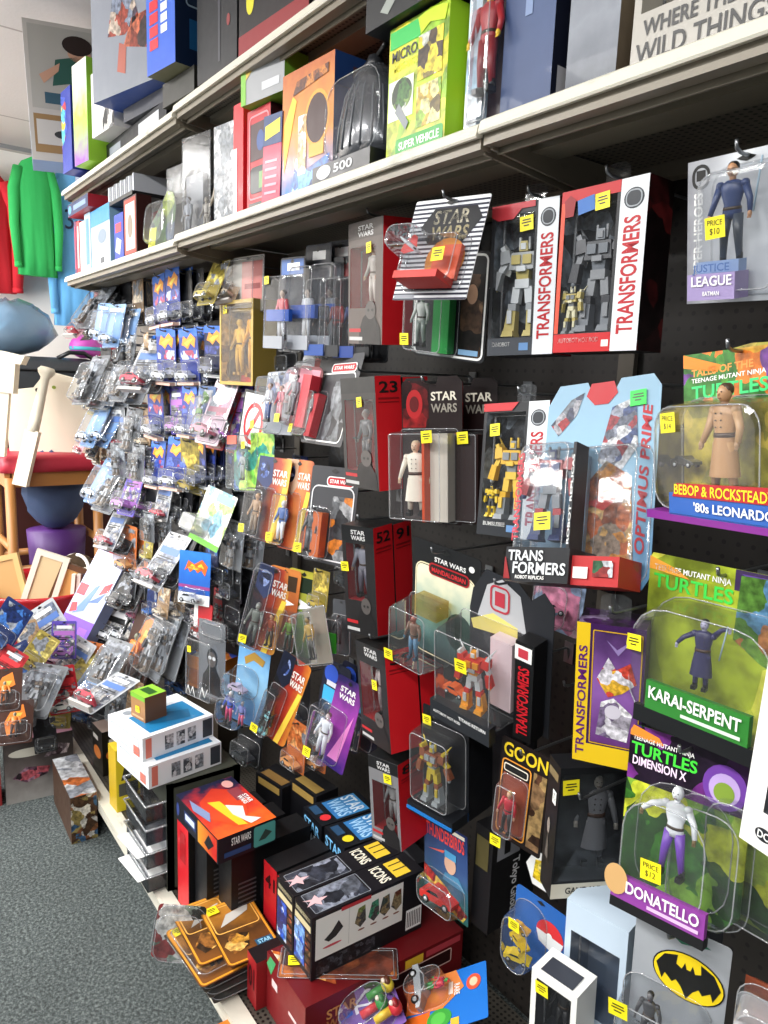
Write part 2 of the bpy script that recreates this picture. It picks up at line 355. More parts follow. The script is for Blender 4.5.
# ------------------------------------------------------------------ packaging
def put_toy(root, spec, w, h, name='toy_figure'):
    """spec: (MeshBuilder, u, v, y, yaw)"""
    mb, u, v, y, yaw = spec[:5]
    o = mb.build(name, root); o.location = ((u - .5) * w, y, v * h); o.rotation_euler = (0, R(spec[5]) if len(spec) > 5 else 0, R(yaw))
    return o
def sticker(root, F, u, v, s=.022, text=None, rot=4, l=3, col=None, parent=None):
    m = MB(); c = col or YEL; du = s / F.W / 2; dv = s * .95 / F.H / 2
    m.prect(F, u - du, v - dv, u + du, v + dv, c, l, rot=rot)
    if text:
        a, b = (text.split('|') + [''])[:2]
        m.ptext(F, a, u - du * .75, v + dv * .2, u + du * .75, v + dv * .7, INK, l + 1, bold=0)
        if b: m.ptext(F, b, u - du * .5, v - dv * .7, u + du * .5, v - dv * .05, INK, l + 1, bold=0)
    else:
        for k, (a, b) in enumerate(((.6, .45), (.7, .1), (.4, -.3))):
            m.prect(F, u - du * a, v + dv * (b - .08), u + du * a, v + dv * (b + .08), INK, l + 1, rot=rot)
    # give the paper a body so it reads as a stuck-on label
    o = m.build('price_sticker', parent or root); return o
def prints(m, F, L):
    for it in L:
        k = it[0]; a = it[1:]
        if k == 'r': m.prect(F, *a)
        elif k == 'o': m.poval(F, *a)
        elif k == 't': m.ptext(F, a[0], *a[1:5], a[5], **(a[6] if len(a) > 6 else {}))
        elif k == 'p': m.ppoly(F, *a)
        elif k == 'ring': m.pring(F, *a)
def carton(name, label, cat, pose, d, body, faces=None, pr=None, win=None, tray=None, toys=(), stick=(), group=None, wd=.8, bevel=.0012, film=None, partname='printed_design', side_win=None, tab=None):
    """a cardboard box; win=(u0,v0,u1,v1) cuts a window in the front with a real hollow behind it"""
    loc = pose[0:3]; rot = pose[3:6]; w, h = pose[6], pose[7]
    root = thing(name, label, cat, loc, rot, group)
    fm = faces or {}; m = MB(); FF = box_faces(w, h, d)
    if not win: m.box(-w / 2, w / 2, 0, d, 0, h, body, fm=fm)
    else:
        u0, v0, u1, v1 = win; x0, x1, z0, z1 = -w / 2 + u0 * w, -w / 2 + u1 * w, v0 * h, v1 * h; fr = fm.get('F', body); dd = d * wd; tr = tray or body
        m.box(-w / 2, w / 2, dd, d, 0, h, body, fm=fm)
        m.box(-w / 2, x0, 0, dd, 0, h, body, fm={**fm, 'R': tr}); m.box(x1, w / 2, 0, dd, 0, h, body, fm={**fm, 'L': tr})
        m.box(x0, x1, 0, dd, 0, z0, body, fm={**fm, 'T': tr}); m.box(x0, x1, 0, dd, z1, h, body, fm={**fm, 'D': tr})
        m.add([(x0, dd - .0006, z0), (x1, dd - .0006, z0), (x1, dd - .0006, z1), (x0, dd - .0006, z1)], [(0, 1, 2, 3)], tr)
    body_o = m.build('box_body', root)
    if win:
        g = MB(); g.add([(x0, .0008, z0), (x1, .0008, z0), (x1, .0008, z1), (x0, .0008, z1)], [(0, 1, 2, 3)], film or CLEARW)
        # moulded insert: ribs of clear plastic round the toy
        g.tube([(x0 + .004, d * .35, z0 + .004), (x0 + .004, d * .35, z1 - .004), (x1 - .004, d * .35, z1 - .004), (x1 - .004, d * .35, z0 + .004)], .0022, EDGE, 5)
        g.build('clear_window', root)
    if pr:
        q = MB()
        for f, L in pr.items(): prints(q, FF[f], L)
        q.build(partname, body_o)
    for t in toys: put_toy(root, t, w, h)
    for st in stick:
        f, u, v = st[:3]; sticker(body_o, FF[f], u, v, *(st[3:] or ()))
    if tab:
        q = MB(); zz = h + .028
        q.prism([(-.02, h - .002), (.02, h - .002), (.02, zz), (.010, zz + .006), (-.010, zz + .006), (-.02, zz)], d * .5, d * .5 + .0012, CLEAR); q.build('hang_tab', root)
    return root
def blister_mesh(x0, z0, x1, z1, dep, rad=.012, inset=.006, m=None, ybase=0, edge=True):
    b = MB(); m = m or CLEAR
    def ring(i, y, r): return [(a, y, c) for a, c in rr2(x0 + i, z0 + i, x1 - i, z1 - i, r)]
    rg = [ring(-.003, ybase - .001, rad + .003), ring(0, ybase - .0015, rad), ring(inset * .5, ybase - dep * .85, rad), ring(inset * .5 + .003, ybase - dep * .97, max(rad - .002, .002)), ring(inset * .5 + .008, ybase - dep, max(rad - .004, .002))]
    b.ring_loft([r[::-1] for r in rg][::-1], m, cap0=False, cap1=False, smooth=False)
    n = len(rg[0]); b.add(rg[-1], [tuple(range(n))], m)
    if edge:
        for k, rr in ((3, .0011), (0, .0009)):
            b.tube([*rg[k], rg[k][0]], rr, EDGE, 5, caps=False)
    return b
def card(name, label, cat, pose, body, outline=None, rad=.010, pr=(), bub=None, bubs=(), toys=(), stick=(), group=None, back=None, thick=.0012, hole=True, inner=None, bubname='clear_bubble', th_m=None):
    """hang card with clear bubbles. bub=(u0,v0,u1,v1,depth[,rad])"""
    loc = pose[0:3]; rot = pose[3:6]; w, h = pose[6], pose[7]
    root = thing(name, label, cat, loc, rot, group)
    m = MB()
    pts = [((a - .5) * w, b * h) for a, b in outline] if outline else [(a - w / 2, b) for a, b in rr2(0, 0, w, h, rad)]
    m.prism(pts, 0, thick, body, side=back or th_m or body)
    card_o = m.build('backing_card', root)
    F = Face((-w / 2, 0, 0), (1, 0, 0), (0, 0, 1), w, h)
    q = MB()
    if hole: q.ppoly(F, [(.42, .955), (.46, .94), (.5, .93), (.54, .94), (.58, .955), (.54, .968), (.5, .985), (.46, .968)], INK, 2)
    prints(q, F, pr)
    if q.f: q.build('printed_design', card_o)
    bub_o = None
    allb = ([bub] if bub else []) + list(bubs)
    for bb in allb:
        u0, v0, u1, v1, dep = bb[:5]; rd = bb[5] if len(bb) > 5 else .010
        bm = bb[6] if len(bb) > 6 else CLEAR
        o = blister_mesh((u0 - .5) * w, v0 * h, (u1 - .5) * w, v1 * h, dep, rd, m=bm).build(bubname, root)
        bub_o = bub_o or o
    if inner:
        q = MB()
        for it in inner:  # solid liners (x as u, z as v, y range)
            u0, v0, u1, v1, y0, y1, mt = it; q.box((u0 - .5) * w, (u1 - .5) * w, y0, y1, v0 * h, v1 * h, mt)
        q.build('card_insert', root)
    for t in toys: put_toy(root, t, w, h)
    for st in stick:
        u, v, y = st[:3]; F2 = Face((-w / 2, y, 0), (1, 0, 0), (0, 0, 1), w, h); sticker(bub_o or root, F2, u, v, *(st[3:] or ()))
    return root
HOOKS = None
def hook(x, z, y0, y1=1.198):
    """wire peg hook from the board (y1) out to y0"""
    m = MB(); S = mat('#8a8d90', .3, .9, name='hook_steel')
    m.tube([(0, 0, -.03), (0, -.006, -.004), (0, -.012, 0), (0, -(y1 - y0) + .012, 0), (0, -(y1 - y0) + .003, .003), (0, -(y1 - y0), .012)], .0024, S, 6)
    m.box(-.012, .012, -.003, 0, -.035, .01, S)
    o = m.build('peg_hook'); o.location = (x, y1, z)
    return tag(o, 'thin steel peg hook holding hung packs on the dark pegboard', 'hook', 'wire peg hooks on the pegboard')
# ------------------------------------------------------------------ the room
def smat(name, build):
    m = D.materials.new(name); m.use_nodes = True; build(m.node_tree, m.node_tree.nodes, m.node_tree.links, m.node_tree.nodes['Principled BSDF']); return m
def _carpet(nt, N, L, b):
    tc = N.new('ShaderNodeTexCoord'); a = N.new('ShaderNodeTexNoise'); a.inputs['Scale'].default_value = 115; a.inputs['Detail'].default_value = 6; a.inputs['Roughness'].default_value = .8
    c = N.new('ShaderNodeTexNoise'); c.inputs['Scale'].default_value = 5; c.inputs['Detail'].default_value = 3
    L.new(tc.outputs['Object'], a.inputs['Vector']); L.new(tc.outputs['Object'], c.inputs['Vector'])
    r = N.new('ShaderNodeValToRGB'); r.color_ramp.elements[0].position = .38; r.color_ramp.elements[1].position = .64
    r.color_ramp.elements[0].color = lin('#23292a'); r.color_ramp.elements[1].color = lin('#838b8a'); e = r.color_ramp.elements.new(.5); e.color = lin('#4c5454')
    L.new(a.outputs['Fac'], r.inputs['Fac'])
    mx = N.new('ShaderNodeMix'); mx.data_type = 'RGBA'; mx.blend_type = 'MULTIPLY'; mx.inputs[0].default_value = .35
    L.new(r.outputs['Color'], mx.inputs[6]); L.new(c.outputs['Fac'], mx.inputs[7]); L.new(mx.outputs[2], b.inputs['Base Color'])
    b.inputs['Roughness'].default_value = .95; bp = N.new('ShaderNodeBump'); bp.inputs['Strength'].default_value = .7; bp.inputs['Distance'].default_value = .006
    L.new(a.outputs['Fac'], bp.inputs['Height']); L.new(bp.outputs[0], b.inputs['Normal'])
def _ceil(nt, N, L, b):
    tc = N.new('ShaderNodeTexCoord'); br = N.new('ShaderNodeTexBrick'); br.offset = 0; br.inputs['Scale'].default_value = 1
    br.inputs['Brick Width'].default_value = 1.22; br.inputs['Row Height'].default_value = .61; br.inputs['Mortar Size'].default_value = .008
    br.inputs['Color1'].default_value = lin('#d5cdc8'); br.inputs['Color2'].default_value = lin('#cfc8c4'); br.inputs['Mortar'].default_value = lin('#a69c96')
    L.new(tc.outputs['Object'], br.inputs['Vector'])
    n = N.new('ShaderNodeTexNoise'); n.inputs['Scale'].default_value = 60; n.inputs['Detail'].default_value = 4; L.new(tc.outputs['Object'], n.inputs['Vector'])
    bp = N.new('ShaderNodeBump'); bp.inputs['Strength'].default_value = .3; bp.inputs['Distance'].default_value = .004; L.new(n.outputs['Fac'], bp.inputs['Height']); L.new(bp.outputs[0], b.inputs['Normal'])
    L.new(br.outputs['Color'], b.inputs['Base Color']); b.inputs['Roughness'].default_value = .9
def _plain(h, rough=.8):
    def f(nt, N, L, b):
        tc = N.new('ShaderNodeTexCoord'); n = N.new('ShaderNodeTexNoise'); n.inputs['Scale'].default_value = 3; n.inputs['Detail'].default_value = 5; L.new(tc.outputs['Object'], n.inputs['Vector'])
        r = N.new('ShaderNodeValToRGB'); c = lin(h); r.color_ramp.elements[0].color = tuple(x * .93 for x in c[:3]) + (1,); r.color_ramp.elements[1].color = c
        L.new(n.outputs['Fac'], r.inputs['Fac']); L.new(r.outputs['Color'], b.inputs['Base Color']); b.inputs['Roughness'].default_value = rough
    return f
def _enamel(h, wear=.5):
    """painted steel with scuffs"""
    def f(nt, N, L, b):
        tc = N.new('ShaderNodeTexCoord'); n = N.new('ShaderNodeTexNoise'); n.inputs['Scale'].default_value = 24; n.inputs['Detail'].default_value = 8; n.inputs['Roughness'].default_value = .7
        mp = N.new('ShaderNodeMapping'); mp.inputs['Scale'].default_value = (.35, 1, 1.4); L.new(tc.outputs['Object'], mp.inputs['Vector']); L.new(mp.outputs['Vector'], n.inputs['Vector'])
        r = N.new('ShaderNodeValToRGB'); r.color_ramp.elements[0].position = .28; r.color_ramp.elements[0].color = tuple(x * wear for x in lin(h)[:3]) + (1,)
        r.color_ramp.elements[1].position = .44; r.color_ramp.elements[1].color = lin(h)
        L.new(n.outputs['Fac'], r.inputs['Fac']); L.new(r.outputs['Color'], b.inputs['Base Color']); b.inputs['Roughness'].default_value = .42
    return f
def _holes(base, hole, pitch, rad, ax=(0, 2), rough=.5):
    def f(nt, N, L, b):
        tc = N.new('ShaderNodeTexCoord'); s = N.new('ShaderNodeSeparateXYZ'); L.new(tc.outputs['Object'], s.inputs[0])
        def fr(i):
            a = N.new('ShaderNodeMath'); a.operation = 'DIVIDE'; L.new(s.outputs[i], a.inputs[0]); a.inputs[1].default_value = pitch
            q = N.new('ShaderNodeMath'); q.operation = 'FRACT'; L.new(a.outputs[0], q.inputs[0])
            t = N.new('ShaderNodeMath'); t.operation = 'SUBTRACT'; L.new(q.outputs[0], t.inputs[0]); t.inputs[1].default_value = .5
            u = N.new('ShaderNodeMath'); u.operation = 'POWER'; u.inputs[1].default_value = 2
            ab = N.new('ShaderNodeMath'); ab.operation = 'ABSOLUTE'; L.new(t.outputs[0], ab.inputs[0]); L.new(ab.outputs[0], u.inputs[0]); return u
        A, B = fr(ax[0]), fr(ax[1]); ad = N.new('ShaderNodeMath'); ad.operation = 'ADD'; L.new(A.outputs[0], ad.inputs[0]); L.new(B.outputs[0], ad.inputs[1])
        lt = N.new('ShaderNodeMath'); lt.operation = 'LESS_THAN'; L.new(ad.outputs[0], lt.inputs[0]); lt.inputs[1].default_value = rad * rad
        mx = N.new('ShaderNodeMix'); mx.data_type = 'RGBA'; L.new(lt.outputs[0], mx.inputs[0]); mx.inputs[6].default_value = lin(base); mx.inputs[7].default_value = lin(hole)
        L.new(mx.outputs[2], b.inputs['Base Color']); b.inputs['Roughness'].default_value = rough
    return f
M_CARPET = smat('carpet_grey', _carpet); M_CEIL = smat('ceiling_tile', _ceil); M_WALL = smat('wall_paint', _plain('#ece7df'))
M_PEG = smat('dark_pegboard', _holes('#26221f', '#050505', .0254, .16))
M_PERF = smat('perforated_steel', _holes('#6f685c', '#14110e', .0127, .25, (0, 1), .45))
M_PERFD = smat('perforated_dark_steel', _holes('#4b4740', '#070606', .0127, .28, (0, 1), .35))
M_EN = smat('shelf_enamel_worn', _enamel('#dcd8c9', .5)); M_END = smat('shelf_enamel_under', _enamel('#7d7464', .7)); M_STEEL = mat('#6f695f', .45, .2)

def struct(name, m, loc=(0, 0, 0)):
    o = m.build(name, loc=loc); o['kind'] = 'structure'; return o
struct('floor', MB().box(-5.6, 1.6, -3.6, 2.0, -.05, 0, M_CARPET))
struct('ceiling', MB().box(-5.6, 1.6, -3.6, 2.0, 2.955, 3.0, M_CEIL))
struct('wall_left', MB().box(-5.6, -5.5, -3.6, 2.0, 0, 2.955, M_WALL))
struct('wall_back', MB().box(-5.5, 1.6, 1.9, 2.0, 0, 2.955, M_WALL))
struct('baseboard_left', MB().box(-5.5, -5.485, -3.6, 1.9, 0, .1, mat('#4a3b30', .5)))
struct('trim_1', MB().box(-5.5, -5.47, -3.6, 1.9, 2.925, 2.955, mat('#bdb6ae', .6)))

SX = [-3.31, -2.09, -.87, .35]                     # section joints of the gondola
SY, BY = .79, 1.2                                  # shelf front, pegboard
g = thing('gondola_frame', 'long dark pegboard shelving frame with enamelled base deck along the aisle', 'shelving', (-1.5, 1.2, 0))
m = MB()
for a, b in zip(SX, SX[1:]): m.box(a + .004 + 1.5, b - .004 + 1.5, 0, .02, .13, 2.85, M_PEG)
m.build('pegboard_panel', g)
for x in SX:
    MB().box(x + 1.5 - .017, x + 1.5 + .017, -.012, .04, 0, 2.86, M_STEEL).build('upright_post', g)
for a, b in zip(SX, SX[1:]):
    a += 1.5; b += 1.5; m = MB()
    m.box(a + .002, b - .002, -.53, -.012, .105, .13, M_PERFD, fm={'F': M_EN})
    m.prism([(0, 0)] * 0 or [(a + .002, .095), (b - .002, .095), (b - .002, .132), (a + .002, .132)], -.575, -.53, M_EN)
    m.build('base_deck', g)
    MB().box(a + .002, b - .002, -.50, -.48, .0, .10, mat('#3a352e', .6)).build('kick_plate', g)
for z, nm in ((1.953, 'middle'), (2.285, 'upper')):
    for i, (a, b) in enumerate(zip(SX, SX[1:])):
        w = b - a; dz = (-.014, -.004, 0)[i]
        t = thing('shelf_board', 'cream steel ' + {'middle': 'shelf over the hanging toys', 'upper': 'top shelf under the ceiling'}[nm] + (', far left section', ', centre section', ', near right section')[i], 'shelf', ((a + b) / 2, BY, z + dz))
        y0 = SY - BY
        m = MB(); m.box(-w / 2 + .003, w / 2 - .003, y0 + .012, -.002, 0, .004, M_PERF)
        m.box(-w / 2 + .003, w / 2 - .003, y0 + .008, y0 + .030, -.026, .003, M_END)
        m.build('shelf_deck', t)
        m = MB()
        m.add([(x, y, zz) for x in (-w / 2 + .002, w / 2 - .002) for y, zz in ((y0, .006), (y0 + .006, .010), (y0 + .012, .006), (y0 + .010, -.010), (y0 - .002, -.012), (y0 - .004, -.009))],
              [tuple(range(5, -1, -1)), tuple(range(6, 12))] + [(k, (k + 1) % 6, (k + 1) % 6 + 6, k + 6) for k in range(6)], M_EN)
        m.build('front_lip', t)
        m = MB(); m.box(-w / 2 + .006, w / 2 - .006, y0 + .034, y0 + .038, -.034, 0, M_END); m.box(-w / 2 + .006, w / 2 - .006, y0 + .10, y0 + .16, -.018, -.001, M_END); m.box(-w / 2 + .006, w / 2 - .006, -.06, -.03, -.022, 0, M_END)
        for k in range(-4, 5):
            for q in range(3): m.box(k * w / 10 - .02 + q * .014, k * w / 10 - .012 + q * .014, y0 + .0325, y0 + .0345, -.022, -.012, BLK)
        m.build('stiffening_channel', t)
        for sx in (-1, 1):
            m = MB(); xx = sx * (w / 2 - .008)
            m.add([(xx + e, y, zz) for e in (-.0025, .0025) for y, zz in ((y0 + .02, -.004), (y0 + .02, -.030), (-.10, -.062), (-.004, -.10), (-.004, -.004))],
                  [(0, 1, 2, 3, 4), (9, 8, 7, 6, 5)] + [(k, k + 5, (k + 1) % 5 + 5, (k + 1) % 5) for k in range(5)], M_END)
            m.build('shelf_bracket', t)

# pose of each hung pack: x, y, z of its lower edge, yaw, lean, tilt, width, height
POSE = {
    'justice': (-0.508, 0.916, 1.694, -3.5, 10.7, 1.2, 0.158, 0.172),
    'tf_large': (-0.718, 0.899, 1.634, 2.9, -0.4, -1.1, 0.144, 0.233),
    'tf_mid': (-0.865, 0.899, 1.63, 13.3, -1, -2.1, 0.12, 0.237),
    'diecast': (-0.978, 0.796, 1.714, 13.4, -16.1, 1.9, 0.152, 0.174),
    'greencard': (-1.053, 0.908, 1.624, 7.9, 5.6, 5.4, 0.173, 0.187),
    'b49': (-1.318, 0.907, 1.655, -7.8, 2.8, 2.4, 0.156, 0.245),
    'b23': (-1.28, 0.886, 1.355, -6, 3.4, -3, 0.151, 0.231),
    'b52': (-1.264, 0.889, 1.034, 14.5, 3.7, -2.8, 0.09, 0.242),
    'b_e': (-1.189, 0.883, 0.812, -6.8, 2.7, -7.3, 0.131, 0.217),
    'b_f': (-1.167, 0.906, 0.579, 11.9, 2.3, -4.5, 0.086, 0.199),
    'ep1': (-1.098, 0.931, 1.308, 16.5, -0.8, -4.4, 0.14, 0.284),
    'bee': (-0.853, 0.889, 1.331, 2.5, -6.1, -5.4, 0.14, 0.225),
    'optimus': (-0.646, 0.844, 1.303, 8, -15.4, -9.5, 0.178, 0.305),
    'leo': (-0.464, 0.885, 1.428, -16.1, 4.1, -4.3, 0.184, 0.212),
    'karai': (-0.461, 0.846, 1.186, -24.2, -3.4, -11.8, 0.28, 0.208),
    'don': (-0.446, 0.81, 0.941, 7.3, -5.7, -3.4, 0.156, 0.213),
    'whitebox': (-0.292, 0.704, 1.125, -53.4, 1.4, -28.9, 0.31, 0.193),
    'mando': (-1.062, 0.945, 1.024, 7.5, 7.7, 5.4, 0.172, 0.253),
    'tfclear': (-0.875, 0.943, 0.986, 7.5, 10.3, 4.8, 0.177, 0.281),
    'tfpurple': (-0.565, 0.807, 1.078, 48.9, 3.2, -2.2, 0.057, 0.199),
    'legend': (-1.008, 0.928, 0.739, 8.8, 4.3, -0.5, 0.117, 0.213),
    'goon': (-0.798, 0.924, 0.795, 9.9, 3.1, 4.3, 0.09, 0.181),
    'gandalf': (-0.612, 0.911, 0.795, 9.9, 16.8, 0, 0.102, 0.22),
    'thunder': (-1.068, 1.001, 0.439, 1, 0.2, -5.2, 0.14, 0.201),
    'tokyo': (-0.957, 1.016, 0.45, 79.8, 3.3, -7.2, 0.082, 0.241),
    'bat': (-0.425, 0.804, 0.766, 15.8, 2.8, -0.2, 0.114, 0.166),
    'c3': (-1.985, 0.956, 1.435, 8, 1.6, -1.1, 0.203, 0.381),
    'vint': (-1.482, 0.902, 1.429, -8.7, -15.1, -2.1, 0.239, 0.215),
    'pinkpack': (-1.602, 0.917, 1.453, 4.9, -9.6, 3.1, 0.107, 0.158),
    'figpack_a': (-1.725, 0.92, 1.433, -0.7, -7, -2.7, 0.17, 0.164),
    'tealcard': (-1.872, 0.926, 1.263, 3.7, -3.5, -5.5, 0.218, 0.163),
    'fire_a': (-1.756, 0.899, 1.144, 9.6, -10.6, -0.4, 0.139, 0.228),
    'fire_b': (-1.67, 0.931, 1.135, 10, -9.5, -1.4, 0.111, 0.238),
    'grey_sw': (-1.462, 0.914, 1.147, 15, -8.7, -1.4, 0.152, 0.231),
    'fire_c': (-1.781, 0.897, 0.83, 33.4, -5.5, 11.3, 0.105, 0.242),
    'goldpack': (-1.41, 0.879, 0.919, 1.2, -1.6, -22.2, 0.097, 0.134),
    'greenstk': (-1.429, 0.947, 0.926, 6.6, -3, -6.8, 0.067, 0.131),
    'bluecard': (-1.873, 0.912, 0.565, 22.9, -1.4, 5.8, 0.118, 0.256),
    'fire_d': (-1.664, 0.879, 0.622, 23.2, -2.5, 18.6, 0.097, 0.253),
    'purple': (-1.367, 0.881, 0.676, 14.2, -8.4, 8.3, 0.083, 0.222),
    'clearblk': (-2.036, 0.869, 0.608, 10.8, -7.7, -12.4, 0.182, 0.239),
    'greencar': (-2.096, 0.868, 1.069, -7.5, -21.1, -4.6, 0.328, 0.177),
    'logo': (-2.218, 0.888, 0.845, 10.8, -9.9, -6, 0.166, 0.167),
    'clus1': (-1.719, 0.896, 1.63, -2.2, -2.6, 3, 0.148, 0.207),
    'clus2': (-1.655, 0.929, 1.627, -3.4, -0.8, 2.8, 0.139, 0.234),
    'clus3': (-1.604, 0.959, 1.626, 2.6, -0.2, 2, 0.089, 0.241),
    'pinkbub': (-1.831, 0.901, 1.757, 0.5, 1, 1.6, 0.114, 0.103),
    'w1': (-1.963, 0.95, 1.759, 3.2, -0, 1.6, 0.174, 0.147),
}
# ------------------------------------------------------------------ packs hung on the near right of the board
FIG_GREY = ['#3a3a3c', '#8e9094', '#5b4a44', '#c9c5bf', '#1c1c1e']
def txt(*a): return ('t', *a)
SILV = art(('#a4a8ad', '#83898f', '#c0c3c6', '#6d747c'), 40, .5)
# --- large carded figure at the top right
card('carded_figure', 'big silver card with a dark blue figure, top right under the shelf', 'toy', POSE['justice'],
     grad('#8f959d', '#e3e7ec', '#b9bec6', 2, 0, .2), rad=.006,
     pr=[('r', 0, 0, 1, 1, grad('#77777f', '#dfe3e8', '#a7acb4', 0, -.09, .09), 0), ('ring', .04, .80, .20, .97, .004, INK, 1, .012), ('r', .08, .86, .16, .93, INK, 1),
         txt('SUPER HEROES', .045, .14, .13, .78, WHT, 2, {'rot': 90, 'bold': .03}) if 0 else txt('SUPER HEROES', .06, .16, .14, .78, WHT, {'rot': 90, 'bold': .03}),
         ('r', .03, .03, .08, .10, P('#c02a2a'), 1)],
     bub=(.24, .06, .96, .90, .045, .02), toys=[(doll(.115, '#b98a66', '#2a3d6b', '#39424f', '#1a1a1a', extra='sword', coat=None), .48, .26, -.022, 10)],
     inner=[(.22, .04, .62, .22, -.048, -.02, P('#9f90bd')), (.24, .18, .60, .30, -.036, -.02, P('#8fa7cf'))], stick=[(.45, .52, -.0465, .026, 'PRICE|$10')])
o = [c for c in D.objects if c.name.startswith('card_insert')][-1]
q = MB(); w, h = POSE['justice'][6:8]; F = Face((-w / 2, -.0485, 0), (1, 0, 0), (0, 0, 1), w, h)
q.ptext(F, 'JUSTICE', .27, .215, .58, .285, P('#4d6aa0')); q.ptext(F, 'LEAGUE', .26, .135, .60, .205, WHT); q.ptext(F, 'BATMAN', .36, .07, .5, .10, WHT); q.build('printed_design', o.parent)

def tf_box(pose, label, accent, robotmb, spine_text, d, extra, stickpos, sidecol, name='boxed_robot'):
    return carton(name, label, 'toy', pose, d, P('#1a1b20'), faces={'R': sidecol, 'F': P('#2a2c30'), 'T': P('#d6dade'), 'L': P('#222')if 0 else P('#202226')},
        win=(.05, .12, .66, .93), tray=art(('#3a3d42', '#5b5f66', '#24262a', '#77808a'), 26), wd=.75, tab=True,
        pr={'F': [('r', .70, 0, 1, 1, P('#dfe3e8'), 0), txt(spine_text, .755, .10, .94, .78, P('#b3232c'), {'rot': 90, 'bold': .05}), ('o', .85, .88, .11, .06, P('#33373d'), 1), ('ring', .76, .83, .94, .93, .002, P('#9aa0a6'), 2, .01)] + accent},
        toys=[(robotmb, .40, .13, d * .42, 8)] + extra, stick=[('F', *stickpos)])
tf_box(POSE['tf_large'], 'boxed grey robot with white lettered spine and red base band', 
       [('r', 0, 0, .70, .115, P('#c0262b'), 1), txt('AUTOBOT HOT ROD', .06, .06, .56, .09, WHT), ('r', .60, .03, .68, .07, WHT, 2), ('r', 0, .12, .05, .93, P('#d8543f'), 1), ('r', 0, .93, .70, 1, P('#b92a2e'), 1),
        ('p', [(.06, .84), (.16, .84), (.18, .94), (.11, .97), (.04, .94)], P('#8e1f25'), 3), ('p', [(.22, .84), (.42, .86), (.40, .95), (.20, .93)], P('#3f6fb5'), 3)],
       robot(.155, '#33343a', '#70757c', '#8a8c90', wing='#4a4b50'), 'TRANSFORMERS', .062, [(robot(.07, '#b9a75a', '#7a7d80', '#d8d2b0'), .16, .12, .01, 0)], (.50, .90, .024), art(('#3a1012', '#5b1b1c', '#241011', '#7a3a2a', '#140a0b'), 16))
tf_box(POSE['tf_mid'], 'boxed silver and gold robot with white lettered spine, left of the grey one',
       [('r', 0, 0, .70, .115, P('#3b3f46'), 1), txt('DINOBOT', .08, .06, .36, .09, WHT), ('r', .5, .03, .64, .08, P('#5f86b5'), 2), ('p', [(0, .93), (.10, .90), (.34, .90), (.46, .96), (.66, .96), (.66, 1), (0, 1)], P('#b5323a'), 3)],
       robot(.16, '#a9adb0', '#c6b56a', '#dfe3e6', (35, 30), wing='#d8d9d4'), 'TRANSFORMERS', .065, [], (.54, .86, .024), P('#8f1d22'))
tf_box(POSE['bee'], 'boxed yellow robot with a white lettered spine, under the silver dragon robot box',
       [('r', 0, 0, .70, .13, P('#20242a'), 1), txt('BUMBLEBEE', .1, .075, .45, .105, WHT), ('r', .48, .04, .62, .09, P('#5f86b5'), 2), ('p', [(0, .94), (.45, .94), (.55, 1), (0, 1)], P('#c0343a'), 3)],
       robot(.14, '#e0b029', '#8a8f93', '#e8c24a', (25, 40)), 'TRANSFORMERS', .05, [(robot(.055, '#e6c52c', '#e6c52c', '#444444'), .16, .14, .008, 0)], (.20, .80, .022), P('#7c2a20'))
# --- die cast card hanging forward
card('carded_figure', 'black and white striped card with a red tray, hanging tilted', 'toy', POSE['diecast'], P('#e6e9ee'), rad=.004,
     pr=[('r', .0, .0 + i * .045, 1, .02 + i * .045, P('#2a2c3d'), 0) for i in range(22)] + [('p', [(.16, .72), (.30, .90), (.86, .90), (.96, .78), (.78, .56), (.60, .50), (.30, .56)], P('#16171c'), 1),
         txt('STAR', .32, .74, .80, .88, P('#e8e0c8'), {'bold': .05}), txt('WARS', .32, .58, .82, .72, P('#d9cba0'), {'bold': .05}), ('o', .60, .38, .26, .22, P('#d98a2a'), 2), ('r', .02, .01, .3, .05, P('#8a8f98'), 2)],
     bub=(.10, .10, .88, .60, .03, .012), bubs=[(.05, .34, .50, .60, .070, .014)], toys=[(jet(.05), .28, .45, -.035, 20, 30)],
     inner=[(.22, .10, .80, .17, -.05, -.004, P('#c8352c')), (.50, .17, .84, .50, -.012, -.003, P('#d3552e'))], stick=[(.66, .36, -.031, .024)])
D.objects[-1] if 0 else None
card('carded_figure', 'clear pack with a bright green insert, directly below the striped card', 'toy', POSE['greencard'], P('#1b1c20'), rad=.01,
     pr=[('ring', .02, .02, .98, .98, .004, WHT, 1, .012), ('r', .66, .05, .94, .80, art(('#2a211c', '#58402f', '#1a1512', '#8a6a50'), 30), 1), ('o', .80, .62, .07, .09, P('#c79a7c'), 2), ('r', .66, .06, .92, .11, P('#7fa6c9'), 3)],
     bub=(.02, .04, .62, .80, .04, .012), inner=[(.38, .06, .60, .74, -.02, -.002, P('#1f8a3c'))], toys=[(doll(.095, '#8f9a92', '#b9bdb8', '#7f8a84', None), .22, .10, -.02, 0)], stick=[(.10, .17, -.041, .022)])

